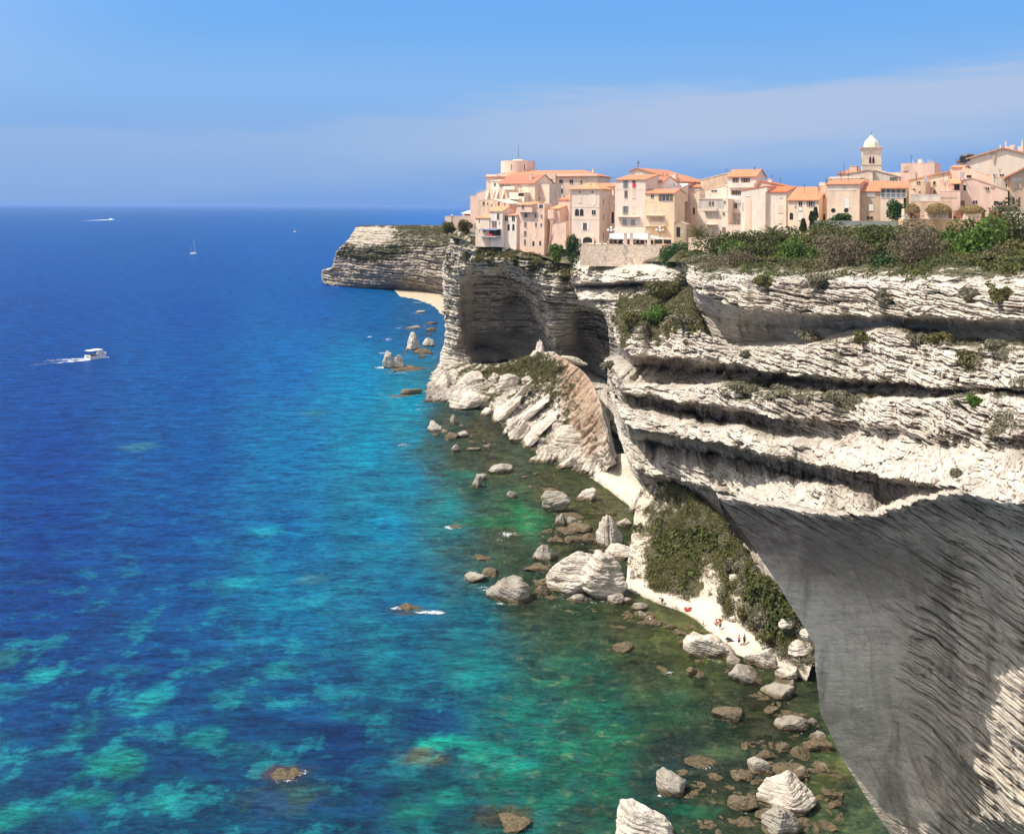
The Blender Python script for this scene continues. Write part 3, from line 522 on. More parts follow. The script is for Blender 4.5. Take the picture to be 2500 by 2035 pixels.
# ------------------------------------------------------------------ terrain sheets: lofted through contour lines, then weathered into beds
def key(ks, x):
    ks = sorted(ks); return np.interp(x, [k[0] for k in ks], [k[1] for k in ks])
def sheet(name, rows, nu, nv, mat, out=(-.5, -.85, .1), dip=(0, 0), sc=1.0, seed=0, wrapL=None, wrapR=None, warp=1.0, amul=1.0, jit=.5, blk=.75, wk=.05):
    """rows: dict(p=[(px,py,Y)..], a=bed relief, r=rough relief, v=vegetation, t=tone)"""
    U = np.linspace(0, 1, nu); A = []
    for r in rows:
        pts = sorted(r['p'])
        px = np.array([q[0] for q in pts], float); py = np.array([q[1] for q in pts], float); yy = np.array([q[2] for q in pts], float)
        t = (px-px[0])/(px[-1]-px[0])
        # smooth interpolation
        def cub(v):
            m = np.gradient(v, t); lin = np.diff(v)/np.diff(t)
            m[0] = lin[0]; m[-1] = lin[-1]
            for i in range(1, len(v)-1):
                m[i] = 0 if lin[i-1]*lin[i] <= 0 else 2*lin[i-1]*lin[i]/(lin[i-1]+lin[i])
            k = np.clip(np.searchsorted(t, U, 'right')-1, 0, len(t)-2); h = t[k+1]-t[k]; s = (U-t[k])/h
            return ((1+2*s)*(1-s)**2)*v[k]+(s*(1-s)**2)*h*m[k]+(s*s*(3-2*s))*v[k+1]+(s*s*(s-1))*h*m[k+1]
        q = np.stack([np.interp(U, t, px), cub(py), cub(yy)], -1)
        if jit and 0 < len(A) < len(rows)-1:     # no ledge runs dead straight
            g = q[:, 0]*.02; k_ = len(A)*3.7; jn = lambda f, s_: fbm(g*f, k_, 0, seed+s_, 3)-.5
            q[:, 1] += jit*(jn(.9, 61)*16+jn(2.4, 65)*12+jn(7.0, 62)*5); q[:, 2] *= 1+jit*(jn(1.0, 63)*.05+jn(2.2, 66)*.022)
        w = Pn(q[:, 0], q[:, 1], q[:, 2])
        def prof(k, d):
            val = r.get(k, d)
            return np.full(nu, val) if not isinstance(val, list) else key(val, q[:, 0])
        A.append(np.concatenate([w, np.stack([prof('a', .6), prof('r', .6), prof('v', 0), prof('t', 0)], -1), q[:, :2], prof('n', 0)[:, None]], -1))
    A = np.array(A)                                   # rows, nu, 9
    if wrapL:   # bend the left edge round behind
        k = max(3, int(nu*wk)); s = np.linspace(1, 0, k)**1.6
        A[:, :k, 0] += s*wrapL[0]; A[:, :k, 1] += s*wrapL[1]; A[:, :k, 2] += s*(wrapL[2] if len(wrapL) > 2 else 0)
    if wrapR:
        k = max(3, int(nu*.05)); s = np.linspace(0, 1, k)**1.6
        A[:, -k:, 0] += s*wrapR[0]; A[:, -k:, 1] += s*wrapR[1]
    L = np.sqrt((np.diff(A[:, :, 7], axis=0)**2+np.diff(A[:, :, 8], axis=0)**2)).mean(1)+np.linalg.norm(np.diff(A[:, :, :3], axis=0), axis=2).mean(1)*1.2+4
    cum = np.concatenate([[0], np.cumsum(L)]); cum /= cum[-1]
    Vv = np.linspace(0, 1, nv); k = np.clip(np.searchsorted(cum, Vv, 'right')-1, 0, len(cum)-2); s = ((Vv-cum[k])/(cum[k+1]-cum[k]))[:, None, None]
    S = A[k]*(1-s)+A[k+1]*s
    X, Y, Z = S[..., 0], S[..., 1], S[..., 2]; a, r, v, t = (S[..., i] for i in range(3, 7))
    X0, Y0, Z0 = X.copy(), Y.copy(), Z.copy()
    # broad warp
    wx = (fbm(X0*.06, Y0*.06, Z0*.09, seed+11, 3)-.5)*6*warp; wz = (fbm(X0*.07, Y0*.07, Z0*.12, seed+12, 3)-.5)*2.6*warp
    rr = np.minimum(r, 1.2)
    o = np.array(out)/np.linalg.norm(out)
    st = strata(X0, Y0, Z0+wz*.5, dip, sc, seed, 1.0, blk)
    lump = (fbm(X0*.16/sc, Y0*.16/sc, Z0*.42/sc, seed+71, 3)-.5)*2.2*sc*np.minimum(a, 1.2)*(amul > 1.4)
    rg = fbm(X0*.45, Y0*.45, Z0*.6, seed+21, 4)-.5
    d = wx*rr*.45 + st*1.55*a*sc*amul + rg*r*1.3 + lump
    X = X0+o[0]*d; Y = Y0+o[1]*d; Z = Z0+o[2]*d+wz*.35*rr+(vn(X0*.9, Y0*.9, Z0*1.5, seed+31)-.5)*.25*r
    V = np.stack([X, Y, Z], -1).reshape(-1, 3)
    I = np.arange(nu*nv).reshape(nv, nu)
    Fc = np.stack([I[:-1, :-1], I[1:, :-1], I[1:, 1:], I[:-1, 1:]], -1).reshape(-1, 4)
    me = mesh_np(name, V, Fc, mat, False, {'veg': ('FLOAT', v), 'tone': ('FLOAT', t), 'tan': ('FLOAT', S[..., 9])})
    ob = link(name, me); tag(ob, kind='structure'); SHEETS[name] = (V.reshape(nv, nu, 3), S)
    return ob, V.reshape(nv, nu, 3), S

SHEETS = {}
def keyrow(pyk, Yk, **k):
    xs = sorted(set([q[0] for q in pyk]+[q[0] for q in Yk]))
    return dict(p=[(x, float(key(pyk, x)), float(key(Yk, x))) for x in xs], **k)

# far headland
HL = [
 dict(p=[(866,553,930),(960,551,930),(1085,550,900),(1200,550,880)], a=.2, r=.5, v=.5),
 dict(p=[(852,560,858),(872,556,850),(900,556,838),(1000,560,815),(1080,566,790),(1200,575,760)], a=.3, r=.6, v=[(852,.1),(940,.1),(980,.75),(1200,.8)]),
 dict(p=[(836,576,848),(880,590,826),(920,592,815),(1000,582,792),(1080,592,765),(1200,600,735)], a=.5, r=.9, v=[(836,.1),(900,.2),(930,.35),(1000,.6),(1200,.6)]),
 dict(p=[(822,592,848),(860,604,826),(920,606,806),(1000,590,786),(1080,600,760),(1200,610,730)], a=.8, r=1.0, v=[(822,.1),(850,.6),(1000,.6),(1060,.6),(1200,.5)]),
 dict(p=[(802,612,852),(850,625,825),(920,632,803),(1000,620,782),(1080,622,756),(1200,630,726)], a=1.3, r=1.4, v=[(802,0),(835,.65),(960,.72),(1040,.3),(1200,.3)]),
 dict(p=[(797,636,852),(860,640,822),(920,645,800),(1000,640,778),(1080,650,752),(1200,655,722)], a=1.1, r=1.4, v=[(797,0),(850,.25),(920,.5),(980,.1),(1200,.1)]),
 dict(p=[(790,654,855),(860,660,822),(920,665,800),(1000,668,780),(1080,675,752),(1200,680,722)], a=1.3, r=1.2, v=0),
 dict(p=[(768,657,878),(850,672,828),(900,678,812),(1000,685,785),(1080,690,755),(1200,700,722)], a=1.3, r=1.0, v=0),
 dict(p=[(767,678,882),(850,692,832),(900,695,815),(1000,698,795),(1080,706,765),(1200,715,728)], a=1.1, r=.8, v=0, t=.1),
 dict(p=[(770,690,892),(820,702,840),(900,706,822),(1000,709,808),(1080,722,765),(1200,735,722)], a=.8, r=.6, v=0, t=.7),
 dict(p=[(770,697,892),(820,709,840),(900,713,822),(1000,716,810),(1080,730,765),(1200,745,722)], a=.3, r=.3, v=0, t=.7),
]
sheet('headland', HL, 420, 330, M_far, out=(-.3, -.95, .1), sc=2.4, seed=3, wrapL=(14, 70), warp=.9, jit=.25)

# plateau under the town
PL = [
 dict(p=[(1095,575,402),(1180,600,380),(1300,620,364),(1400,645,344),(1620,640,300),(1700,640,226),(1900,636,206),(2100,636,181),(2300,634,151),(2600,632,116)], a=.1, r=.4, v=.75),
 dict(p=[(1095,563,425),(1180,590,402),(1300,612,392),(1400,600,362),(1600,600,332),(1700,626,286),(1760,618,276),(1900,610,256),(2100,606,246),(2300,602,222),(2600,600,188)], a=.1, r=.3, v=.6),
 dict(p=[(1105,552,600),(1300,552,600),(1700,545,600),(2100,540,600),(2600,530,600)], a=.1, r=.3, v=.5),
]
sheet('ground', PL, 300, 60, M_far, out=(0, 0, 1), sc=1.5, seed=6, warp=.4, jit=0)

# promontory under the old town: pale nose, deep alcove, buttress, dark bay
TC = [
 dict(p=[(1088,552,424),(1110,556,416),(1170,592,384),(1250,604,376),(1330,618,366),(1400,642,350),(1500,660,330)], a=.3, r=.5, v=.6),
 dict(p=[(1078,570,424),(1120,600,402),(1180,610,377),(1240,622,369),(1310,638,361),(1380,662,350),(1500,690,336)], a=.7, r=1.2, v=[(1078,.5),(1120,.4),(1240,.7),(1380,.6),(1500,.5)]),
 dict(p=[(1064,632,424),(1120,640,398),(1180,634,376),(1240,642,368),(1310,662,360),(1370,690,352),(1440,715,352),(1500,725,340)], a=1.2, r=1.5, v=[(1064,.35),(1130,.5),(1300,.5),(1500,.3)]),
 dict(p=[(1062,660,428),(1126,664,399),(1158,642,388),(1200,668,384),(1240,648,380),(1300,684,370),(1345,712,352),(1440,745,352),(1500,750,344)], a=1.4, r=1.4, v=.15),
 dict(p=[(1064,700,432),(1124,705,404),(1146,690,412),(1215,672,416),(1285,720,410),(1330,735,366),(1380,752,364),(1420,760,376),(1490,790,362)], a=[(1064,1.5),(1130,1.4),(1160,1.3),(1290,1.4),(1330,1.4),(1400,1.5),(1430,1.4),(1490,1.4)], r=1, v=.1, t=[(1064,0),(1300,.1),(1400,.2),(1430,.9),(1500,.9)]),
 dict(p=[(1068,758,436),(1120,760,408),(1138,758,420),(1225,740,428),(1270,735,438),(1320,790,416),(1345,795,368),(1390,810,372),(1425,820,386),(1490,850,368)], a=[(1064,1.5),(1130,1.3),(1160,1.2),(1300,1.4),(1340,1.2),(1400,1.3),(1430,1.2),(1490,1.2)], r=.9, v=[(1064,.45),(1130,.35),(1140,0),(1500,0)], t=[(1064,0),(1300,.1),(1400,.2),(1430,.9),(1500,.9)]),
 dict(p=[(1070,800,438),(1130,805,410),(1140,810,428),(1250,800,432),(1325,835,420),(1358,840,378),(1395,850,386),(1430,862,396),(1490,895,374)], a=[(1064,1.2),(1130,1.2),(1160,1),(1300,1),(1350,.8),(1490,.5)], r=.7, v=[(1064,.2),(1130,.1),(1140,0),(1500,0)], t=[(1064,0),(1130,0),(1165,.1),(1290,.2),(1490,.5)]),
 dict(p=[(1068,830,438),(1140,842,412),(1164,850,440),(1250,850,450),(1330,855,428),(1370,875,404),(1410,890,404),(1440,905,402),(1490,930,390)], a=[(1064,1.2),(1140,1),(1170,.2),(1490,.3)], r=.5, v=0, t=[(1064,0),(1140,0),(1180,.5),(1490,.5)]),
 dict(p=[(1055,862,434),(1150,868,412),(1186,888,432),(1260,890,432),(1330,895,415),(1380,910,396),(1430,925,376),(1490,945,352)], a=.4, r=.5, v=0, t=[(1064,0),(1180,.2),(1490,.4)]),
 dict(p=[(1050,905,424),(1150,910,412),(1190,920,420),(1260,940,410),(1330,960,378),(1400,1010,320),(1490,1060,286)], a=.3, r=.4, v=0),
]
sheet('town_cliff', TC, 560, 480, M_cliff, out=(-.35, -.93, .05), dip=(0, 0), sc=1.5, seed=9, wrapL=(10, 60), warp=1.0, jit=.8, amul=1.15)

# cliff below the terrace wall
MC = [
 dict(p=[(1385,612,372),(1480,612,345),(1620,612,322),(1740,618,290)], a=.1, r=.3, v=.4),
 dict(p=[(1385,632,345),(1480,655,322),(1620,655,300),(1740,655,262)], a=.3, r=.4, v=.2),
 dict(p=[(1380,660,338),(1480,664,318),(1620,668,294),(1740,672,256)], a=1.0, r=.8, v=[(1380,.5),(1480,.1),(1540,.4),(1600,.2),(1740,.7)]),
 dict(p=[(1378,690,332),(1440,690,318),(1540,686,300),(1630,686,286),(1740,690,250)], a=1.2, r=.8, v=[(1380,.3),(1480,0),(1640,.4),(1740,.8)]),
 dict(p=[(1384,698,342),(1440,700,336),(1540,698,318),(1630,698,302),(1740,700,262)], a=.4, r=.5, v=0, t=.5),
 dict(p=[(1392,716,336),(1440,712,326),(1540,706,306),(1630,704,292),(1740,708,256)], a=.9, r=.7, v=[(1380,.1),(1600,.3),(1740,.8)]),
 dict(p=[(1400,728,320),(1440,732,312),(1540,728,296),(1640,722,280),(1740,725,246)], a=1.2, r=.9, v=[(1380,.1),(1500,.5),(1740,.8)]),
 dict(p=[(1440,742,318),(1478,748,306),(1520,750,300),(1640,745,276),(1740,760,240)], a=.9, r=.8, v=[(1380,.1),(1480,.3),(1560,.6),(1740,.8)]),
 dict(p=[(1462,760,308),(1485,765,302),(1520,770,296),(1640,780,262),(1740,790,236)], a=1.0, r=.8, v=[(1380,0),(1480,.2),(1560,.5),(1740,.5)]),
 dict(p=[(1474,790,306),(1490,800,302),(1520,830,292),(1640,830,262),(1740,830,236)], a=.8, r=.8, v=.1, t=.5),
 dict(p=[(1478,850,310),(1495,870,306),(1520,900,300),(1640,900,266),(1740,900,244)], a=.6, r=.8, v=0, t=.6),
 dict(p=[(1470,940,318),(1495,980,306),(1530,1040,292),(1640,1080,268),(1740,1080,246)], a=.6, r=.8, v=0, t=.4),
 dict(p=[(1470,1000,325),(1495,1060,300),(1540,1110,282),(1640,1180,262),(1740,1180,246)], a=.3, r=.5, v=0, t=.3),
]
sheet('cliff_shelf', MC, 320, 280, M_cliff, out=(-.3, -.95, .1), sc=1.2, seed=15, warp=.6, amul=1.4, wrapL=(8, 34, -6))

# near cliff, upper tier
UC = [
 dict(p=[(1700,618,270),(1900,610,252),(2100,605,225),(2300,600,200),(2650,590,150)], a=.1, r=.4, v=.9),
 keyrow([(1686,640),(2650,640)], [(1686,228),(1900,205),(2100,180),(2300,150),(2650,112)], a=.2, r=.5, v=.9),
 keyrow([(1688,688),(1950,688),(2200,698),(2650,720)], [(1688,197),(1900,172),(2100,152),(2300,130),(2500,110),(2650,98)], a=.8, r=.9, v=[(1688,.1),(1760,.25),(2650,.3)]),
 keyrow([(1692,700),(1800,745),(1950,765),(2200,770),(2650,775)], [(1692,194),(1800,178),(1900,168),(2100,148),(2300,126),(2500,106),(2650,95)], a=1.1, r=.8, v=[(1692,0),(2100,.0),(2140,.3),(2200,0),(2650,0)]),
 keyrow([(1698,712),(1800,753),(1950,772),(2200,777),(2650,782)], [(1698,204),(1800,186),(1900,174),(2100,154),(2300,131),(2500,111),(2650,100)], a=.3, r=.4, t=.4),
 keyrow([(1705,765),(1800,792),(1950,800),(2650,808)], [(1705,214),(1800,202),(1900,189),(2100,166),(2300,142),(2500,120),(2650,108)], a=.22, r=.35, t=[(1705,.2),(1800,.5),(2650,.6)]),
 keyrow([(1725,850),(1850,846),(1950,843),(2100,815),(2180,805),(2320,842),(2650,840)], [(1725,214),(1800,204),(1900,192),(2100,166),(2180,156),(2320,141),(2500,119),(2650,107)], a=.2, r=.3, t=.2),
]
sheet('upper_cliff', UC, 620, 330, M_cliff, out=(-.6, -.78, .1), dip=(.05, 0), sc=.85, seed=22, amul=1.9, warp=.9, wrapL=(2, 14), jit=1.0, blk=.45)

# near cliff, main body
def B(py, Y, **k): return keyrow(py, Y, **k)
LC = [
 dict(p=[(1500,738,262),(1600,724,252),(1690,702,238),(1735,842,210),(1850,835,194),(1950,832,180),(2100,802,160),(2180,792,150),(2320,834,136),(2500,830,116),(2650,830,104)], a=.5, r=.6, v=[(1500,.8),(1690,.8),(1740,0),(1820,.1),(2200,.1),(2230,.6),(2320,.5),(2400,.5),(2650,.4)]),
 B([(1490,800),(1600,790),(1700,800),(1800,845),(1950,845),(2100,825),(2180,812),(2300,850),(2650,850)], [(1490,233),(1600,221),(1700,202),(1800,184),(1900,169),(2000,157),(2100,143),(2300,120),(2500,101),(2650,90)], a=.9, r=.8, v=[(1490,.6),(1690,.6),(1740,.05),(1820,.1),(2200,.1),(2230,.4),(2320,.4),(2400,.4),(2650,.3)]),
 B([(1490,855),(1600,868),(1700,872),(1800,882),(1900,905),(2100,922),(2300,938),(2650,948)], [(1490,227),(1600,214),(1700,197),(1800,180),(1900,165),(2100,138),(2300,115),(2500,97),(2650,87)], a=1.05, r=.8, v=[(1490,.1),(1700,.0),(2300,.0),(2360,.3),(2440,.2),(2650,.1)]),
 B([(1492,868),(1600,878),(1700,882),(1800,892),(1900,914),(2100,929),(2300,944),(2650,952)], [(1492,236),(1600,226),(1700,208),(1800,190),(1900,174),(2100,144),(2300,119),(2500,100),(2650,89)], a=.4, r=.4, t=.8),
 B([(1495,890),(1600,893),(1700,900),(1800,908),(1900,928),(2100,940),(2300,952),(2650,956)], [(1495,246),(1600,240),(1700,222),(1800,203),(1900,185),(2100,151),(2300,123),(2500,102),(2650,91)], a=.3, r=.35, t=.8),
 B([(1462,908),(1550,928),(1650,934),(1800,928),(1900,938),(2050,955),(2200,965),(2400,958),(2650,962)], [(1462,232),(1550,232),(1700,212),(1800,195),(1900,178),(2100,147),(2300,120),(2500,99),(2650,88)], a=.4, r=.4, v=[(1462,0),(1740,.1),(1780,.5),(2100,.5),(2200,.2),(2280,.1),(2330,.4),(2650,.4)]),
 B([(1460,920),(1550,942),(1700,946),(1900,957),(2100,976),(2300,976),(2650,980)], [(1460,214),(1550,209),(1700,189),(1800,172.5),(1900,156),(2100,131.5),(2300,108.5),(2500,91),(2650,81.5)], a=.9, r=.7, v=[(1462,0),(1730,.1),(1770,.6),(1850,.5),(2100,.5),(2200,.1),(2330,.3),(2650,.3)]),
 B([(1468,940),(1550,958),(1700,976),(1850,1003),(1950,1015),(2100,1030),(2300,1050),(2650,1062)], [(1468,212),(1550,207),(1700,186),(1850,164),(1950,149),(2100,129),(2300,106),(2500,89),(2650,80)], a=1.0, r=.7, v=[(1468,0),(1750,.25),(2100,.2),(2300,.05),(2400,.3),(2650,.2)]),
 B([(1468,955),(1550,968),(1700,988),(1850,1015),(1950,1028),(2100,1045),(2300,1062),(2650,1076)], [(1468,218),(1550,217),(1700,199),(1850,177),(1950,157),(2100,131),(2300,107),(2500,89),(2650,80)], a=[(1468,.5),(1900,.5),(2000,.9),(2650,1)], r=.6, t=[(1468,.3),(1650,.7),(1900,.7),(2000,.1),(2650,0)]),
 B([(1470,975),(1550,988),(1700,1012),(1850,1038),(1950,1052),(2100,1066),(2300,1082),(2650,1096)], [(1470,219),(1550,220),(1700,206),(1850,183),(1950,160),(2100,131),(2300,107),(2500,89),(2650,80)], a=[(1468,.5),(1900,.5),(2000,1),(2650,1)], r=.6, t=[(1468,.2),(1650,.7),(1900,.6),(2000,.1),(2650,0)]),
 B([(1475,988),(1600,1022),(1760,1046),(1970,1082),(2170,1110),(2350,1140),(2650,1175)], [(1475,211),(1600,194),(1760,170),(1970,139),(2170,113),(2350,94),(2500,81),(2650,72)], a=1.0, r=.7),
 B([(1480,1016),(1600,1046),(1760,1076),(1970,1120),(2170,1156),(2350,1192),(2500,1232),(2650,1262)], [(1480,208),(1600,190),(1760,165),(1970,133),(2170,106),(2350,88),(2500,77),(2650,69)], a=1.0, r=.7, v=[(1480,0),(2280,0),(2330,.4),(2380,0),(2650,0)]),
 B([(1482,1034),(1600,1060),(1760,1088),(1970,1134),(2170,1166),(2350,1202),(2500,1243),(2650,1272)], [(1482,213),(1600,199),(1760,175),(1970,144),(2170,114),(2350,93),(2500,81),(2650,73)], a=.5, r=.5, t=.6),
 B([(1485,1062),(1600,1086),(1760,1112),(1916,1150),(2050,1176),(2170,1184),(2350,1218),(2500,1262),(2650,1290)], [(1485,218),(1600,214),(1760,197),(1916,171),(2050,138),(2170,118),(2350,95),(2500,82),(2650,74)], a=.4, r=.4, t=[(1485,.1),(1760,.3),(2050,.6),(2650,.5)]),
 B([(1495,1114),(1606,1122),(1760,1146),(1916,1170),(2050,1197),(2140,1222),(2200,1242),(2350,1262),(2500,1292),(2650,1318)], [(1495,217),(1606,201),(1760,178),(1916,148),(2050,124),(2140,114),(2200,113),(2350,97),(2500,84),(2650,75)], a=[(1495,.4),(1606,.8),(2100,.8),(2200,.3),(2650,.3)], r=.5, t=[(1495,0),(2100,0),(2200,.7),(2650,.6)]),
 B([(1505,1132),(1647,1166),(1760,1196),(1916,1226),(2050,1251),(2140,1263),(2200,1272),(2350,1292),(2500,1322),(2650,1340)], [(1505,215),(1647,193),(1760,173),(1916,142),(2050,119),(2140,110),(2200,118),(2350,118),(2500,118),(2650,118)], a=[(1505,.8),(2120,.9),(2200,.3),(2400,.3),(2650,.7)], r=.6, t=[(1495,0),(2130,0),(2200,.6),(2650,.3)]),
 B([(1507,1142),(1647,1176),(1760,1206),(1916,1237),(2050,1262),(2140,1275),(2200,1285),(2350,1305),(2500,1335),(2650,1352)], [(1507,219),(1647,201),(1760,182),(1916,151),(2050,126),(2140,118),(2200,122),(2350,122),(2500,122),(2650,122)], a=.4, r=.5, t=.6),
 B([(1515,1165),(1650,1196),(1760,1232),(1900,1277),(2050,1308),(2200,1322),(2350,1342),(2500,1362),(2650,1380)], [(1515,225),(1650,212),(1760,192),(1900,168),(2050,138),(2200,126),(2350,126),(2500,126),(2650,126)], a=.25, r=.5, t=.6),
 dict(p=[(1560,1205,234),(1700,1262,205),(1800,1332,186),(1900,1410,166),(2050,1440,150),(2200,1440,130),(2350,1422,128),(2500,1432,128),(2650,1445,128)], a=.2, r=.5, t=[(1560,.6),(2000,.4),(2200,.3),(2350,.3),(2650,0)]),
 dict(p=[(1640,1300,222),(1740,1385,204),(1850,1480,184),(1950,1540,166),(2100,1560,141),(2300,1560,132),(2500,1560,130),(2650,1560,128)], a=[(1640,.15),(2200,.2),(2350,.55),(2650,.6)], r=[(1640,.3),(2200,.35),(2350,.8),(2650,.9)], t=[(1640,.2),(2150,.1),(2650,0)]),
 dict(p=[(1940,1640,158),(1990,1640,152),(2100,1680,138),(2250,1700,134),(2400,1700,132),(2650,1700,130)], a=[(1940,.12),(2200,.2),(2350,.55),(2650,.6)], r=[(1940,.25),(2200,.3),(2350,.7),(2650,.8)], t=0),
]
sheet('main_cliff', LC, 860, 1000, M_cliff, out=(-.55, -.83, .05), dip=(.06, .02), sc=.72, seed=31, warp=1.0, wrapL=(4, 22), amul=2.1, jit=1.2, blk=.35)

NC = [
 dict(p=[(1745,1206,114),(1916,1228,112),(2050,1248,112),(2120,1246,110),(2180,1226,109),(2240,1196,107),(2350,1172,95),(2500,1206,83),(2650,1236,74)], a=[(1760,.6),(2360,.6)], r=.8),
 dict(p=[(1752,1212,101),(1916,1236,100),(2050,1256,98),(2120,1256,97),(2180,1240,95.5),(2250,1214,92),(2350,1204,86),(2500,1236,77),(2650,1266,70)], a=[(1760,.6),(2360,.7)], r=.9),
 dict(p=[(1762,1230,103),(1916,1252,102),(2050,1270,100),(2120,1272,99.5),(2180,1258,98.5),(2250,1234,96),(2350,1220,92),(2500,1250,83),(2650,1282,77)], a=.3, r=.3, t=.95),
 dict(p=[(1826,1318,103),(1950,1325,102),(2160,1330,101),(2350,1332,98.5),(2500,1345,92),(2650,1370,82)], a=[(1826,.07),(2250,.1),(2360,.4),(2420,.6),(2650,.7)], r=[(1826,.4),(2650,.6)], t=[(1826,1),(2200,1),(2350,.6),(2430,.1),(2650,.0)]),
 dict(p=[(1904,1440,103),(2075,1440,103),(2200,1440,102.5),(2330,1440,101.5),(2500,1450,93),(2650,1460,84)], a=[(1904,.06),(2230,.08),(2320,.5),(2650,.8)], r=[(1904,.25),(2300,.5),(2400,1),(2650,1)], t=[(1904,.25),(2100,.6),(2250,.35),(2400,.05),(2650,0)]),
 dict(p=[(1985,1570,104),(2200,1570,104.5),(2270,1570,104),(2500,1570,94.5),(2650,1570,87)], a=[(1985,.05),(2180,.06),(2270,.6),(2650,.9)], r=[(1985,.2),(2200,.3),(2280,.7),(2650,.9)], t=[(1985,.05),(2200,.1),(2300,0)]),
 dict(p=[(1987,1625,105),(2200,1640,106),(2260,1640,105),(2500,1650,94),(2650,1650,86)], a=[(1990,.05),(2180,.06),(2270,.7),(2650,.95)], r=[(1985,.2),(2200,.3),(2260,.7),(2650,.9)]),
 dict(p=[(2000,1740,107),(2200,1740,108),(2280,1740,105.5),(2500,1740,94),(2650,1740,86)], a=[(2000,.05),(2200,.06),(2310,.7),(2650,.95)], r=[(2000,.2),(2250,.3),(2330,.7),(2650,.8)]),
 dict(p=[(2055,1850,108.5),(2250,1860,109),(2390,1870,100.5),(2500,1880,95),(2650,1880,87)], a=[(2055,.05),(2250,.08),(2340,.7),(2650,.95)], r=[(2055,.2),(2260,.3),(2400,.6),(2650,.8)]),
 dict(p=[(2128,1970,108.5),(2300,1980,105.5),(2500,1990,96),(2650,1990,90)], a=[(2130,.05),(2260,.1),(2350,.7),(2650,.95)], r=[(2130,.2),(2400,.6),(2650,.8)]),
 dict(p=[(2180,2045,107),(2300,2060,105),(2500,2080,104),(2650,2080,102)], a=.2, r=.4),
 dict(p=[(2205,2110,106),(2300,2120,105),(2500,2180,103),(2650,2180,102)], a=.2, r=.3),
]
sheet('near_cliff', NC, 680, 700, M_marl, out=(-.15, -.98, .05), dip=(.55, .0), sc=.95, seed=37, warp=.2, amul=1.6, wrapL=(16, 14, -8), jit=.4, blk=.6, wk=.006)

# debris hump at the foot of the promontory
FH = [
 dict(p=[(1075,905,425),(1200,890,405),(1340,880,378),(1420,910,338),(1475,1000,290),(1505,1110,255)], a=.2, r=.5, v=.2),
 dict(p=[(1072,888,408),(1150,887,392),(1200,890,378),(1290,868,364),(1340,860,350),(1390,884,327),(1440,924,300),(1464,970,278),(1482,1040,258),(1502,1112,247)], a=.3, r=.8, v=[(1072,.3),(1130,.5),(1320,.6),(1350,0),(1360,0),(1505,0)], n=[(1340,0),(1365,.9),(1440,.9),(1480,.3)]),
 dict(p=[(1055,915,388),(1130,912,384),(1200,908,372),(1280,900,358),(1340,892,343),(1390,915,317),(1440,960,288),(1466,1010,268),(1486,1080,251),(1500,1125,245)], a=.5, r=1, v=[(1072,.1),(1150,.5),(1200,.7),(1360,.8),(1400,.3),(1430,0),(1500,0)], n=[(1340,0),(1380,1),(1450,1),(1490,.3)]),
 dict(p=[(1045,945,367),(1120,942,366),(1200,940,356),(1280,940,341),(1340,945,324),(1400,980,297),(1440,1020,273),(1470,1070,256),(1494,1135,243)], a=.5, r=1, v=[(1045,.1),(1200,.3),(1300,.6),(1400,.5),(1450,.1),(1500,0)], n=[(1345,0),(1390,.9),(1450,1),(1490,.3)]),
 dict(p=[(1040,978,347),(1170,985,340),(1220,1000,325),(1280,1020,308),(1340,1045,291),(1400,1075,272),(1450,1110,257.5),(1482,1155,248)], a=.5, r=1, v=[(1040,0),(1250,.3),(1350,.35),(1420,0),(1500,0)], n=[(1350,0),(1400,.6),(1450,.6),(1490,0)]),
 dict(p=[(1035,992,343),(1180,1005,333),(1225,1050,304),(1285,1100,279),(1350,1145,260),(1420,1160,253),(1488,1172,248)], a=.3, r=.5, v=0),
 dict(p=[(1030,1010,343),(1180,1020,333),(1225,1070,304),(1285,1120,279),(1350,1165,260),(1420,1185,253),(1488,1190,250)], a=.3, r=.4, v=0),
]
sheet('debris_slope', FH, 380, 300, M_cliff, out=(-.6, -.6, .5), dip=(-1.15, .2), sc=1.25, seed=41, warp=.7, amul=1.7, jit=.6)

# pale rock ramp between the two slopes
RW = [
 dict(p=[(1470,1112,262),(1540,1106,250),(1600,1118,236)], a=.1, r=.2),
 dict(p=[(1462,1128,255),(1540,1128,245),(1610,1150,222)], a=.25, r=.4),
 dict(p=[(1445,1148,254),(1520,1185,237),(1575,1215,222),(1620,1230,212)], a=.3, r=.4),
 dict(p=[(1440,1163,250),(1510,1212,232.5),(1565,1255,219.5),(1620,1290,208)], a=.3, r=.3),
 dict(p=[(1435,1180,250),(1505,1232,232),(1560,1280,218),(1620,1310,208)], a=.2, r=.3),
]
sheet('rock_ramp', RW, 150, 90, M_slope, out=(-.4, -.6, .6), sc=.6, seed=44, warp=.15, jit=0)

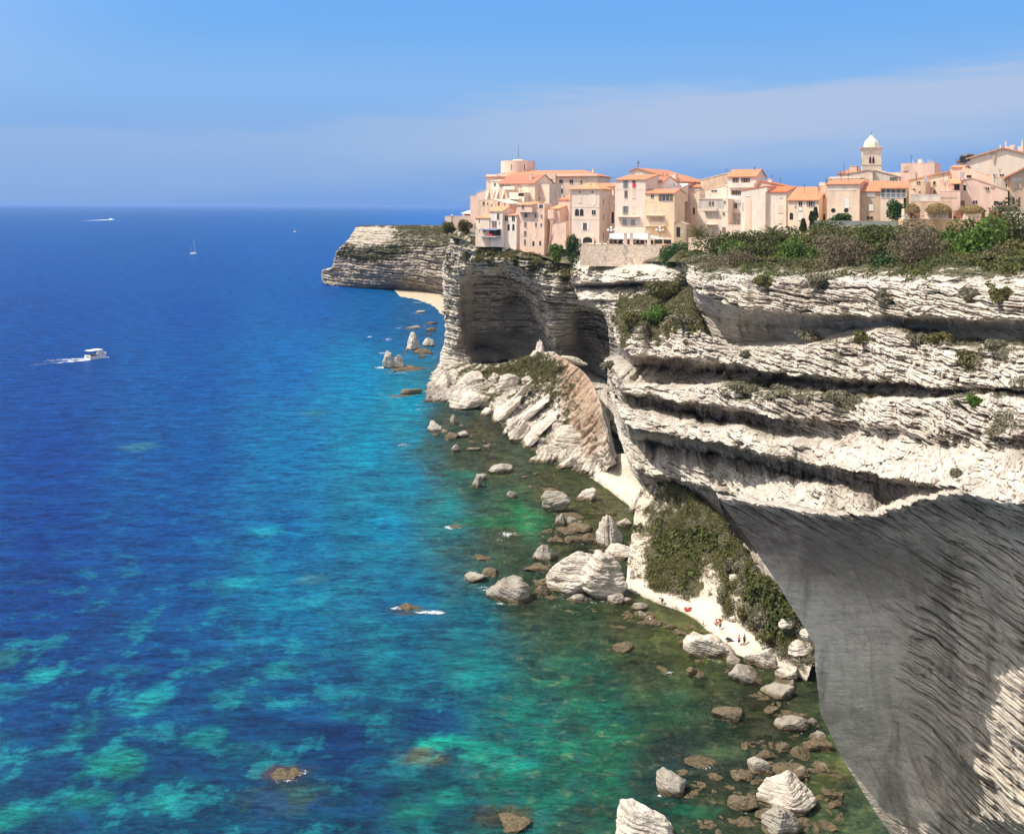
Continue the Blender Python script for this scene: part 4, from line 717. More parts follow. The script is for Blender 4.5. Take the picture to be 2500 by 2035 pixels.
# scrub slope above the beach
SL = [
 dict(p=[(1600,1150,232),(1700,1240,200),(1800,1350,178),(1900,1470,160),(1996,1600,150)], a=.2, r=.5, v=.3),
 dict(p=[(1588,1138,223),(1640,1175,205),(1740,1250,183),(1800,1330,169),(1850,1400,156),(1900,1462,150),(1960,1535,146),(1990,1592,144)], a=.25, r=.6, v=[(1588,.5),(1700,.8),(1900,.8),(1950,.5),(1990,.3)]),
 dict(p=[(1566,1195,219),(1640,1230,202),(1720,1300,184),(1780,1370,170),(1830,1440,159),(1890,1500,151),(1950,1560,147),(1988,1606,144)], a=.25, r=.6, v=[(1566,.35),(1700,.8),(1790,.7),(1820,.5),(1900,.8),(1950,.4),(1990,.2)]),
 dict(p=[(1548,1260,208),(1600,1300,196),(1680,1350,182),(1760,1420,166),(1820,1485,156),(1880,1540,150),(1940,1580,146.5),(1985,1618,143.5)], a=.3, r=.7, v=[(1548,.25),(1600,.8),(1700,.9),(1735,.25),(1770,.1),(1820,.6),(1900,.7),(1950,.3)]),
 dict(p=[(1532,1390,182.5),(1600,1425,175),(1700,1455,169),(1770,1495,161.5),(1830,1545,153.5),(1890,1580,148.5),(1940,1610,145),(1980,1632,142.5)], a=.15, r=.35, v=[(1532,.1),(1600,.75),(1690,.85),(1730,.2),(1800,.2),(1850,.5),(1950,.2)]),
 dict(p=[(1528,1425,178),(1600,1445,173.5),(1680,1472,168.3),(1740,1512,161.3),(1800,1565,153.2),(1890,1600,147.5),(1975,1648,142.5)], a=.05, r=.12, v=0),
 dict(p=[(1525,1446,176),(1600,1470,170.8),(1680,1502,165.5),(1740,1550,157.8),(1800,1596,150.8),(1900,1625,146.2),(1970,1658,142.6)], a=.05, r=.12, v=0),
 dict(p=[(1520,1466,175.5),(1600,1492,170.5),(1680,1527,165),(1740,1576,158),(1800,1622,151),(1900,1652,146.5),(1970,1685,143)], a=.05, r=.15, v=0),
]
_, VSL, SSL = sheet('scrub_slope', SL, 420, 420, M_slope, out=(-.5, -.5, .7), sc=.8, seed=51, warp=.3, jit=0)

# small sandy cove beyond the promontory
BE = [
 dict(p=[(960,705,815),(1060,712,785),(1120,722,760)], a=.05, r=.2),
 dict(p=[(975,722,752),(1060,733,715),(1120,740,690)], a=.05, r=.2),
 dict(p=[(985,730,731),(1030,748,677),(1060,762,640),(1120,775,600)], a=.05, r=.2),
 dict(p=[(985,738,731),(1030,756,677),(1060,770,640),(1120,785,600)], a=.05, r=.2),
]
M_sand = simple('sand', (.50, .41, .29), .95, .12, .3)
o, _, _ = sheet('beach', BE, 80, 50, M_sand, out=(0, 0, 1), sc=.5, seed=61, warp=.1, jit=0)
def snap(px, py, Y, names=('main_cliff', 'upper_cliff', 'near_cliff', 'scrub_slope', 'cliff_shelf', 'debris_slope')):
    best = None
    for nm in names:
        VV = PROJ[nm][0]; Xp, Yp = PROJ[nm][1], PROJ[nm][2]; k = np.where((np.abs(Xp-px) < 2.5) & (np.abs(Yp-py) < 2.5))[0]
        if len(k):
            y = VV[k, 1].min()
            if best is None or y < best: best = y
    return best if best and abs(best-Y) < Y*.22 else Y
PROJ = {}
for nm in ('main_cliff', 'upper_cliff', 'near_cliff', 'scrub_slope', 'cliff_shelf', 'debris_slope'):
    VV = SHEETS[nm][0].reshape(-1, 3)[::2]; a = VV[:, 0]/VV[:, 1]; b = (VV[:, 2]-H)/VV[:, 1]; PROJ[nm] = (VV, CX+F*(a+RO*b), HY+F*(-b+RO*a))

# ------------------------------------------------------------------ boulders and sea stacks
_bm = bmesh.new(); bmesh.ops.create_icosphere(_bm, subdivisions=4, radius=1)
ICO4 = np.array([v.co[:] for v in _bm.verts]); ICO4F = np.array([[v.index for v in f.verts] for f in _bm.faces]); _bm.free()
_bm = bmesh.new(); bmesh.ops.create_icosphere(_bm, subdivisions=6, radius=1)
ICO6 = np.array([v.co[:] for v in _bm.verts]); ICO6F = np.array([[v.index for v in f.verts] for f in _bm.faces]); _bm.free()
_bm = bmesh.new(); bmesh.ops.create_icosphere(_bm, subdivisions=5, radius=1)
ICO5 = np.array([v.co[:] for v in _bm.verts]); ICO5F = np.array([[v.index for v in f.verts] for f in _bm.faces]); _bm.free()
def rock_mesh(sx, sy, sz, seed, beds=.5, dip=(0, 0), shape='round', ang=0, hi=1, T=.5):
    rs = np.random.RandomState(seed); Vd, Fd = {0: (ICO4, ICO4F), 1: (ICO5, ICO5F), 2: (ICO6, ICO6F)}[hi]
    n = Vd; r = np.full(len(n), 1.15)
    npl = {'round': 15, 'slab': 13, 'spire': 14}[shape]
    for i in range(npl):
        d = rs.normal(size=3); d /= np.linalg.norm(d); k = rs.uniform(.60, .95)
        c = n@d; pr = np.where(c > .05, k/np.maximum(c, .05), 9); r = -np.log(np.exp(-r*26)+np.exp(-pr*26))/26
    if shape == 'slab':
        for d, k in (((0, 0, 1), .8), ((0, 0, -1), .8), ((0, 1, 0), .85), ((0, -1, 0), .85)):
            c = n@np.array(d); pr = np.where(c > .05, k/np.maximum(c, .05), 9); r = -np.log(np.exp(-r*26)+np.exp(-pr*26))/26
    v = n*r[:, None]
    if shape == 'spire':
        t = (v[:, 2]+1)/2; w = 1.15-.75*np.clip(t, 0, 1)**1.2; v[:, 0] = v[:, 0]*w+.12*t*rs.uniform(-1, 1); v[:, 1] *= w
    v = v*np.array([sx, sy, sz])
    s = (sx*sy*sz)**(1/3)
    # beds run along local x, tilted by dip; displaced outward
    nn = n/np.array([sx, sy, sz]); nn /= np.linalg.norm(nn, axis=1)[:, None]
    o = rs.uniform(-50, 50, 3); p = v+o
    if shape == 'spire': st = strata(p[:, 2], p[:, 1], p[:, 0]*1.0, (0, 0), T, seed)
    else: st = strata(p[:, 0], p[:, 1], p[:, 2], dip, T, seed)
    d = st*beds*T*.65+(fbm(p[:, 0]*1.3/s, p[:, 1]*1.3/s, p[:, 2]*1.3/s, seed, 4)-.5)*s*.32+(vn(p[:, 0]*3.4/s, p[:, 1]*3.4/s, p[:, 2]*3.4/s, seed+3)-.5)*s*.10
    v = v+nn*d[:, None]
    a = math.radians(ang); c, s2 = math.cos(a), math.sin(a)
    x = v[:, 0]*c-v[:, 2]*s2; z = v[:, 0]*s2+v[:, 2]*c
    v = np.stack([x, v[:, 1], z], 1)
    return v, Fd
def rock(label, x, yb, w, h, mat='w', shape='round', ang=0, beds=.5, dip=(.15, .1), Y=None, hi=1, group=None, name='boulder', cat='boulder', T=None, rz=0, sink=.3):
    px, py = x*K, yb*K
    base = G(px, py) if Y is None else P(px, py, Y)
    u = base.y/F*K; W_, Hh = w*u, h*u
    if shape == 'slab' and abs(ang) > 15: sx, sz = W_/2, Hh/2; up = 0
    else: sx, sz = W_/2, Hh/2*(1.0+sink)
    sy = min(max(sx*.75, sz*.6), sx*1.2) if shape != 'spire' else sx*.8
    T = T or max(.22, min(.7, sz*.15))
    v, f = rock_mesh(sx, sy, sz, abs(hash_(label+str(x))) % 99991, beds, dip, shape, ang, hi, T)
    me = mesh_np(name, v, f, {'w': M_boul, 'b': M_brown, 'g': M_grey}[mat], True, {'veg': ('FLOAT', np.zeros(len(v))), 'tone': ('FLOAT', np.zeros(len(v)))})
    if hi == 0 or beds < .2: pass
    me.polygons.foreach_set('use_smooth', np.zeros(len(f), bool))
    top = v[:, 2].max(); fr_ = 1/(1+math.tan(.44)*sy*.9/max(sz*2, .1))
    cz = Hh*.95*fr_-top if not (shape == 'slab' and abs(ang) > 15) else 0
    c = Vector((base.x, base.y+sy*.75, base.z+cz))
    if shape == 'slab' and abs(ang) > 15:
        c = P(px, (yb-h*0)*K, base.y)+Vector((0, 0, 0))
    o = link(name, me, None, c, rz); tag(o, label, cat, group)
    return o
def hash_(s):
    h = 5381
    for ch in s: h = (h*33+ord(ch)) & 0x7fffffff
    return h
M_grey = rock_mat('grey_rock', (.40, .36, .30), (.30, .265, .215), (.22, .18, .13), (VEG1, VEG2), True, .08)

for lb, x, yb, w, h, mt, sh, an, hi in RK:
    rock(lb, x, yb, w, h, mt, sh, an, .95 if mt == 'w' else .7, hi=hi)
# blocks lying on the slopes above the water: label, x, centre y, length, thickness, distance, shape, angle
LK = [
 ('long leaning white slab right of the short low one on the hump', 1070, 838, 120, 20, 340, 'slab', 50, 1),
 ('thin leaning white blade below the grass in the middle of the hump', 1130, 882, 90, 12, 318, 'slab', 40, 1),
 ('white leaning block at the water behind the small round pale boulder', 1040, 925, 80, 22, 320, 'slab', 48, 1),
 ('pale leaning slab under the long white slab of the hump', 1055, 900, 90, 16, 326, 'slab', 46, 1),
 ('white blade against the right side of the ribbed block', 1100, 925, 80, 16, 312, 'slab', 44, 1),
 ('white craggy outcrop in the grass on the debris hump', 1066, 805, 52, 54, 352, 'round', 20, 1),
 ('long white slab, longest of the parallel leaning slabs on the hump', 1042, 868, 130, 26, 338, 'slab', 48, 1),
 ('short white slab low beside the longest leaning slab', 1018, 893, 70, 22, 334, 'slab', 45, 1),
 ('white slab with a sharp upper end in the middle of the hump', 1100, 865, 110, 17, 331, 'slab', 42, 1),
 ('white slab lowest in the parallel set, beside the round boulder', 1112, 905, 110, 18, 314, 'slab', 38, 1),
 ('ribbed white block at the lower end of the long slab', 1078, 905, 56, 60, 320, 'round', 50, 1),
 ('ribbed pale rock low on the hump above the pointed rock', 1085, 948, 84, 36, 308, 'slab', 35, 1),
 ('big round boulder with brown patches perched on the hump', 1184, 918, 78, 72, 303, 'round', 0, 2),
 ('brown crusted boulder under the big round one', 1142, 945, 50, 34, 298, 'round', 0, 1),
 ('pale fan shaped rock at the water below the round boulder', 1128, 978, 62, 52, 288, 'round', 60, 1),
 ('group of pale tilted blocks right of the fan shaped rock', 1172, 972, 66, 24, 284, 'slab', 32, 1),
 ('low pale rock lying at the water under the tilted blocks', 1188, 998, 60, 14, 276, 'slab', 10, 0),
 ('grey upright rock on the saddle below the dark alcove', 1123, 726, 22, 34, 372, 'spire', 0, 1),
 ('pale rock at the left foot of the upright rock on the saddle', 1113, 738, 16, 16, 371, 'round', 0, 0),
 ('pale rocks on the crest of the hump, behind its grass', 1195, 752, 60, 16, 352, 'round', -12, 1),
 ('small white outcrop high in the grass of the hump', 1098, 792, 26, 22, 352, 'round', 10, 0),
 ('tiny white outcrop left of the grassy top of the hump', 1030, 785, 20, 18, 362, 'round', 10, 0),
 ('white ledge rock over the brow right of the scrub slope', 1648, 1290, 60, 26, 146, 'slab', 30, 1),
 ('white bedded rock at the top corner above the beach boulders', 1665, 1350, 56, 44, 141, 'round', 20, 1),
 ('low white rock between the scrub and the grey wall', 1690, 1320, 44, 30, 143, 'round', 10, 1),
 ('pale block on the beach under the small green bush', 1532, 1287, 22, 8, 162, 'slab', 0, 0),
 ('white outcrop between shrubs at the middle of the scrub slope', 1535, 1205, 30, 18, 168, 'round', 0, 0),
]
for lb, x, yc, w, h, Y, sh, an, hi in LK:
    px, py = x*K, yc*K; Y = snap(px, py, Y)+.2; c = P(px, py, Y); u = Y/F*K; sx, sz = w*u/2, h*u/2
    sy = max(sz, sx*.55)
    v, f = rock_mesh(sx, sy, sz, hash_(lb) % 99991, .8, (.1, .1), sh, an, hi, max(.4, min(1.2, min(sz, sx)*.35)))
    me = mesh_np('boulder', v, f, M_boul, False, {'veg': ('FLOAT', np.zeros(len(v))), 'tone': ('FLOAT', np.zeros(len(v)))})
    tag(link('boulder', me, None, c), lb, 'boulder')
# smaller stones scattered through the shallows
random.seed(5); np.random.seed(5)
SM = []
for k in range(6):
    v, f = rock_mesh(1, .8, .5, 300+k, .5, (.1, .1), 'round' if k % 2 else 'slab', 0, 0, .3)
    SM.append([mesh_np('stone', v, f, m, False, {'veg': ('FLOAT', np.zeros(len(v))), 'tone': ('FLOAT', np.zeros(len(v)))}) for m in (M_brown, M_grey)])
ZN = [(1170,1115,45,14,22),(1160,1210,40,40,26),(950,895,50,30,18),(1000,930,40,20,10),(1110,1005,70,20,12),(1330,1285,50,14,14),(1430,1320,40,16,14),(1560,1385,60,20,8),(1640,1480,50,24,12),
      (1690,1600,60,24,16),(1540,1640,90,40,22),(1500,1720,90,20,12),(1700,1700,50,40,20),(1600,1560,60,30,12),(870,735,30,14,8),(830,770,40,6,8),(890,690,8,20,6),(1250,1150,20,20,8),(1290,1240,14,16,6),(1400,1390,80,20,8),(1240,1080,60,14,8)]
for (x, y, rx, ry, cnt) in ZN:
    for i in range(cnt):
        a = random.uniform(0, 2*math.pi); q = math.sqrt(random.random())
        g = G((x+rx*q*math.cos(a))*K, (y+ry*q*math.sin(a))*K)
        s = random.choice((.35, .5, .6, .8, 1.0, 1.3))*(1 if g.y < 260 else 1.6)
        k = random.choice((0, 0, 1))
        o = link('stone', random.choice(SM)[k], None, (g.x, g.y, random.uniform(-.3, .05)*s), random.uniform(0, 6.28))
        o.scale = (s, s*random.uniform(.7, 1), s*random.uniform(.6, 1))
        tag(o, 'small brown stone awash in the clear shallows along the shore', 'stone', 'small stones awash along the shore')

SUB = []
for k in range(5):
    v, f = rock_mesh(1, .7, .32, 400+k, .6, (.05, .1), 'slab' if k % 2 else 'round', 0, 0, .2)
    SUB.append(mesh_np('reef_rock', v, f, M_brown, False, {'veg': ('FLOAT', np.zeros(len(v))), 'tone': ('FLOAT', np.zeros(len(v)))}))
for (x, y, rx, ry, cnt) in [(1140,1112,80,8,14),(1100,1130,60,12,10),(1150,1195,50,24,14),(990,900,60,20,14),(1020,940,40,14,10),(1110,1030,60,14,8),(1250,1275,90,12,16),(1340,1300,60,12,12),(1330,1365,90,20,10),(1560,1450,50,20,10),(1620,1550,60,30,16),(1520,1600,90,24,14),(1470,1640,70,20,10),(1720,1640,40,40,14),(1560,1720,80,16,10),(1240,1060,60,10,8),(1080,1245,50,14,8)]:
    for i in range(cnt):
        a = random.uniform(0, 2*math.pi); q = math.sqrt(random.random()); g = G((x+rx*q*math.cos(a))*K, (y+ry*q*math.sin(a))*K)
        s = random.choice((.9, 1.2, 1.6, 2.2, 2.8)); o = link('reef_rock', random.choice(SUB), None, (g.x, g.y, -.24*s+random.uniform(-.12, .04)), random.uniform(-.7, .7)); o.scale = (s, s*random.uniform(.6, 1), s*.8)
        tag(o, 'flat dark reef rock barely breaking the surface of the shallows', 'rock', 'reef rocks lying at the surface of the shallows')
# ------------------------------------------------------------------ the old town
PEACH = simple('peach_plaster', (0.807, 0.554, 0.409), .9, .15, .5, .02, True)
PALE = simple('pale_peach_plaster', (0.817, 0.622, 0.479), .9, .13, .5, .02, True)
CREAM = simple('cream_plaster', (0.798, 0.631, 0.505), .9, .07, .5, .02, True)
YEL = simple('ochre_plaster', (0.827, 0.604, 0.400), .9, .08, .5, .02, True)
PINK = simple('pink_plaster', (0.807, 0.549, 0.435), .9, .12, .5, .03, True)
WHITE = simple('white_plaster', (0.836, 0.695, 0.574), .9, .11, .5, .02, True)
OFFW = simple('weathered_white_plaster', (0.827, 0.631, 0.470), .9, .15, .35, .03, True)
BEIGE = simple('beige_stone', (.72, .52, .37), .95, .20, .6, .06, True)
BROWN = simple('brown_plaster', (.56, .41, .29), .95, .15, .5, .04, True)
GREYP = simple('grey_plaster', (.58, .53, .47), .95, .15, .5, .04, True)
RUBB = simple('rubble_masonry', (.84, .63, .48), .95, .28, 1.6, .12)
ORNG = simple('orange_rendered_wall', (.80, .52, .27), .95, .2, .35, .05, True)
BRICK = simple('brick', (.40, .19, .11), .95, .2, 3, .05)
STONET = simple('tower_stone', (.66, .56, .45), .95, .15, 1.2, .05)
DOMEM = simple('lime_dome', (.76, .69, .54), .85, .08, .8)
DARK = simple('dark_opening', (.035, .028, .026), .5, .3, 2)
GLASS = simple('window_glass', (.07, .075, .085), .15, .2, 2, spec=.6)
SHW = simple('white_shutter', (.80, .77, .72), .7, .04)
SHB = simple('brown_shutter', (.20, .12, .08), .7, .1)
SHG = simple('grey_blue_shutter', (.20, .23, .27), .7, .1)
WOODF = simple('window_frame', (.70, .62, .54), .7, .05)
METAL = simple('dark_metal', (.06, .06, .065), .5, .1, metal=.4)
CANV = simple('white_canvas', (.90, .89, .86), .8, .03, .8)
REDC = simple('pink_cloth', (.75, .03, .13), .9, .1)
BLUEC = simple('blue_awning', (.16, .20, .30), .8, .1)
def tile_mat(name, c):
    m, n, b, o = newmat(name); tcx = N(n, 'ShaderNodeTexCoord').outputs['Object']; p = geo_pos(n)
    w = N(n, 'ShaderNodeTexWave'); w.inputs['Scale'].default_value = 1.1; w.inputs['Distortion'].default_value = .4; w.bands_direction = 'X'
    n.links.new(tcx, w.inputs[0])
    t = noise(n, p, 1.4, 5, .7)
    cc = ramp(n, t, [(.3, tuple(q*.72 for q in c)), (.5, c), (.72, (c[0]*1.12, c[1]*1.35, c[2]*1.5))])
    cc = mixc(n, M_(n, 'MULTIPLY', MR(n, w.outputs['Fac'], .35, .0), .45), cc, tuple(q*.5 for q in c))
    n.links.new(cc, b.inputs['Base Color']); b.inputs['Roughness'].default_value = .9; bump(n, b, w.outputs['Fac'], .06)
    return m
TA = tile_mat('terracotta_tiles', (.64, .26, .13)); TB = tile_mat('orange_tiles', (.74, .34, .17)); TC_ = tile_mat('old_red_tiles', (.50, .20, .12)); TD = tile_mat('bright_red_tiles', (.72, .19, .07))

def TR(reg):
    ox, oy, s = {1: (1130, 340, 5.3325), 2: (1450, 380, 5.3325), 3: (1800, 310, 5.3325), 4: (2130, 310, 5.765)}[reg]
    return lambda x, y: (ox+x/s, oy+y/s)
AER = random.Random(3)
class House:
    def __init__(s, label, reg, x0, x1, ye, yb, Y, wall, depth=9, rot=30, name='house', cat='house', group=None, embed=None):
        embed = {1: 3, 2: 5, 3: 9, 4: 6}[reg] if embed is None else embed
        t = s.t = TR(reg); s.rot = R(min(44, rot+11)); ax, ay = t(x0, yb); bx, _ = t(x1, yb)
        s.p0 = P(ax, ay, Y); s.c, s.s = math.cos(s.rot), math.sin(s.rot); s.Y0 = Y
        s.L = s.sx(bx); ym = Y-s.L/2*s.s
        s.zb = H+ym*(-(ay-HY)/F+RO*((ax+bx)/2-CX)/F)-embed; s.emb = embed
        _, ey = t(x0, ye); s.he = s.z((ax+bx)/2, ey); s.D = depth
        s.root = empty(name, (s.p0.x, s.p0.y, s.zb), -s.rot); tag(s.root, label, cat, group)
        s.wall = wall
    def sx(s, px):
        k = (px-CX)/F
        for _ in range(2):
            sv = (k*s.p0.y-s.p0.x)/(s.c+k*s.s)
        return sv
    def z(s, px, py):
        Yl = s.Y0-s.sx(px)*s.s
        return H+Yl*(-(py-HY)/F+RO*(px-CX)/F)-s.zb
    def q(s, x, y):
        px, py = s.t(x, y); return s.sx(px), s.z(px, py)
    def part(s, name, mb, mat, parent=None): return mb.build(name, mat, parent or s.root)
    def body(s, roof='side', yr=None, rm=None, peak=.5, yer=None, ov=.35, th=.28, par=.6, nm='roof'):
        """roof kinds: side (ridge along the front), shed (up to the back), gable (gable end to the front), hip, flat"""
        L, Dp, he = s.L, s.D, s.he; W_ = MB(); Rf = MB()
        hr = s.z(s.t(0, 0)[0]*0+(CX if False else s.mid()), s.t(0, yr)[1])-he if yr is not None else 0
        if roof == 'side':
            W_.prismx([(0, 0), (Dp, 0), (Dp, he), (Dp/2, he+hr-.05), (0, he)], 0, L)
            e = ov*hr/(Dp/2)
            Rf.prismx([(-ov, he-e), (Dp/2, he+hr), (Dp+ov, he-e), (Dp+ov, he-e+th), (Dp/2, he+hr+th), (-ov, he-e+th)], -ov*.6, L+ov*.6)
        elif roof == 'shed':
            W_.prismx([(0, 0), (Dp, 0), (Dp, he+hr), (0, he)], 0, L); e = ov*hr/Dp
            Rf.prismx([(-ov, he-e), (Dp, he+hr), (Dp, he+hr+th), (-ov, he-e+th)], -ov*.6, L+ov*.6)
        elif roof == 'gable':
            hb = s.z(s.mid(), s.t(0, yer)[1]) if yer is not None else he; pk = L*peak
            W_.prism([(0, 0), (L, 0), (L, hb), (pk, he+hr), (0, he)], 0, Dp)
            e1 = ov*hr/max(pk, .1); e2 = ov*(he+hr-hb)/max(L-pk, .1)
            Rf.prism([(-ov, he-e1), (pk, he+hr), (L+ov, hb-e2), (L+ov, hb-e2+th), (pk, he+hr+th), (-ov, he-e1+th)], -ov, Dp+ov)
        elif roof == 'hip':
            W_.box(0, L, 0, Dp, 0, he); i = min(Dp/2, L*.4)
            Rf.add([(-ov, -ov, he), (L+ov, -ov, he), (L+ov, Dp+ov, he), (-ov, Dp+ov, he), (-ov, -ov, he+th), (L+ov, -ov, he+th), (L+ov, Dp+ov, he+th), (-ov, Dp+ov, he+th),
                    (i, Dp/2, he+hr+th), (L-i, Dp/2, he+hr+th)],
                   [(0, 3, 2, 1), (0, 1, 5, 4), (1, 2, 6, 5), (2, 3, 7, 6), (3, 0, 4, 7), (4, 5, 9, 8), (5, 6, 9), (6, 7, 8, 9), (7, 4, 8)])
        else:
            W_.box(0, L, 0, Dp, 0, he-par*.3)
            g = .3
            Rf.box(0, L, -.04, g, he-par*.3, he); Rf.box(0, L, Dp-g, Dp, he-par*.3, he); Rf.box(0, g, g, Dp-g, he-par*.3, he); Rf.box(L-g, L, g, Dp-g, he-par*.3, he)
            nm = 'parapet'
        s.part('wall', W_, s.wall)
        r = s.part(nm, Rf, rm or (s.wall if roof == 'flat' else TA))
        s.roof = r
        if s.root.name.startswith('house') and (AER.random() < .6):    # television aerials on the roofs
            for _ in range(AER.choice((1, 1, 2))):
                x = AER.uniform(.15, .85)*L; hh = he+max(hr, 0)*.6+AER.uniform(1.6, 2.8); y = Dp*.45; m = MB(); m.box(x-.04, x+.04, y-.04, y+.04, he, hh)
                for k in range(4): m.box(x-.55+.05*k, x+.55-.05*k, y-.02, y+.02, hh-.15-.22*k, hh-.11-.22*k)
                s.part('aerial', m, METAL, r)
        return s
    def mid(s): return CX+F*(s.p0.x+s.L/2*s.c)/(s.p0.y-s.L/2*s.s)
    def win(s, lst, frame=None, shut=None):
        for w in lst:
            x, y, ww, hh, k = w[:5]; mat = w[5] if len(w) > 5 else None
            cx, cz = s.q(x, y); x0, z0 = s.q(x-ww/2, y+hh/2); x1, z1 = s.q(x+ww/2, y-hh/2); a, b = (x1-x0)/2, (z1-z0)/2
            fm = MB(); t = .10; pn = MB()
            if k in 'ar':
                n = 10; r = a; top = cz+b-r if k == 'a' else cz
                arc = [(cx+r*math.cos(q), top+r*math.sin(q)) for q in [math.pi*i/n for i in range(n+1)]] if k == 'a' else [(cx+r*math.cos(q), cz+r*math.sin(q)) for q in [2*math.pi*i/14 for i in range(14)]]
                poly = ([(cx-a, cz-b), (cx+a, cz-b)]+arc) if k == 'a' else arc
                ctr = (cx, cz); big = [(ctr[0]+(px_-ctr[0])*1.16, ctr[1]+(pz-ctr[1])*1.10) for px_, pz in poly]
                fm.prism(big, -.03, .05); pn.prism(poly, -.05, .02)
            else:
                fm.box(cx-a-t, cx-a, -.06, .05, cz-b-t, cz+b+t); fm.box(cx+a, cx+a+t, -.06, .05, cz-b-t, cz+b+t)
                fm.box(cx-a, cx+a, -.06, .05, cz+b, cz+b+t); fm.box(cx-a, cx+a, -.16, .05, cz-b-t, cz-b)
                if k not in 'wp' and a > .35: fm.box(cx-.05, cx+.05, -.055, -.031, cz-b, cz+b)
                pn.box(cx-a, cx+a, -.03, .02, cz-b, cz+b)
            f = s.part('window', fm, frame or (WOODF if s.wall not in (BROWN, GREYP, BEIGE) else s.wall))
            if k in 'cw': s.part('shutter' if k == 'c' else 'panel', pn, mat or SHW, f)
            else: s.part('pane', pn, mat if (mat and k == 'p') else (DARK if a < .9 or k == 'a' else GLASS), f)
            if k == 's':
                for sg in (-1, 1):
                    q = MB(); xx = cx+sg*(a+t); q.box(min(xx, xx+sg*a*.95), max(xx, xx+sg*a*.95), -.10, -.062, cz-b, cz+b); s.part('shutter', q, mat or SHB, f)
    def band(s, x0, x1, y0, y1, proud=.12, mat=None, name='cornice'):
        a, z1 = s.q(x0, y0); b, z0 = s.q(x1, y1); s.part(name, MB().box(a, b, -proud, .1, z0, z1), mat or WHITE)
    def balcony(s, x0, x1, yt, ys, dep=1.4, mat=None, rail='bars', under=None):
        a, zt = s.q(x0, yt); b, zs = s.q(x1, ys); m = MB(); m.box(a, b, -dep, -.01, zs-.2, zs)
        if rail == 'solid': m.box(a, b, -dep, -dep+.15, zs, zt); m.box(a, a+.15, -dep+.15, -.01, zs, zt); m.box(b-.15, b, -dep+.15, -.01, zs, zt)
        o = s.part('balcony', m, mat or s.wall)
        if rail == 'bars':
            r = MB(); r.box(a, b, -dep, -dep+.06, zt-.06, zt); r.box(a, a+.06, -dep, -.01, zt-.06, zt); r.box(b-.06, b, -dep, -.01, zt-.06, zt)
            n = max(3, int((b-a)/.28))
            for i in range(n+1):
                xx = a+.02+(b-a-.06)*i/n; r.box(xx, xx+.035, -dep+.01, -dep+.045, zs, zt-.06)
            s.part('railing', r, WOODF, o)
        return o
    def loggia(s, x0, x1, y0, y1, mat=DARK, name='recess'):
        a, z1 = s.q(x0, y0); b, z0 = s.q(x1, y1); s.part(name, MB().box(a, b, -.02, .05, z0, z1), mat)
    def chim(s, x, y0, y1, w=.8, back=2.5, mat=None):
        a, z1 = s.q(x, y0); _, z0 = s.q(x, y1); m = MB(); m.box(a-w/2, a+w/2, back, back+w, z0-1.5, z1); m.box(a-w/2-.1, a+w/2+.1, back-.1, back+w+.1, z1, z1+.15)
        s.part('chimney', m, mat or s.wall, s.roof)

def H_(*a, **k): return House(*a, **k)
# ---- left group
h = H_('long barracks with a red hipped roof below the round tower', 1, 305, 1755, 490, 900, 425, PALE, depth=18, rot=12, name='barracks', cat='barracks')
h.body('hip', 405, TA, ov=.8); h.band(305, 630, 458, 488, .5); h.band(1215, 1755, 458, 492, .5)
h.band(930, 1212, 452, 900, .9, CREAM, 'projecting_bay')
h.win([(1277,552,44,50,'d'),(1412,552,46,50,'d'),(1278,672,52,58,'d'),(1540,560,20,40,'d'),(380,580,22,60,'d'),(430,600,22,60,'d'),(500,650,24,50,'d')])
for w in ((975,530,26,16,'d'),(1160,550,30,60,'d'),(1158,670,32,60,'d'),(1155,800,30,40,'d'),(1065,540,76,80,'a')):
    x, y, ww, hh, k = w; cx, cz = h.q(x, y); x0, z0 = h.q(x-ww/2, y+hh/2); x1, z1 = h.q(x+ww/2, y-hh/2)
    a = (x1-x0)/2; b = (z1-z0)/2; m = MB()
    if k == 'a': m.prism([(cx-a, cz-b), (cx+a, cz-b)]+[(cx+a*math.cos(math.pi*i/10), cz+b-a+a*math.sin(math.pi*i/10)) for i in range(11)], -.96, -.85)
    else: m.box(cx-a, cx+a, -.96, -.85, cz-b, cz+b)
    fr_ = MB().box(cx-a-.15, cx+a+.15, -1.05, -.85, cz-b-.2, cz-b-.02); f = h.part('window', fr_, WHITE); h.part('pane', m, DARK, f)
h.chim(1660, 385, 400, .7, 3)
# round tower
c = P(1130+718/5.3325, 340+400/5.333, 433); tw = empty('round_tower', (c.x, c.y, c.z-8)); tag(tw, 'squat round fortress tower rising behind the barracks roof', 'tower')
r_ = 222/5.3325*433/F; ht = (400-287)/5.333*433/F+8
MB().lathe([(r_*1.02, 0), (r_, ht-1), (r_, ht), (r_-.8, ht), (r_-.8, ht-1.2)], 48).build('wall', PALE, tw)
MB().lathe([(r_*.36, ht-1.2), (r_*.36, ht+.25), (r_*.28, ht+.7), (.3, ht+.95)], 20).build('turret', PINK, tw)
for ang in (-1.95, -1.2):
    m = MB(); m.box(-.18, .18, -r_-.04, -r_+.3, ht*.62, ht*.86); o = m.build('slit_window', DARK, tw); o.rotation_euler.z = ang+math.pi/2
c2 = P(1130+725/5.3325, 340+250/5.333, 433)
o = MB().tube([(0, 0, -1), (0, 0, 32*433/F*1.08)], .10, 6, .04).build('mast', METAL, None, c2); tag(o, 'thin tall mast on top of the round tower', 'mast')

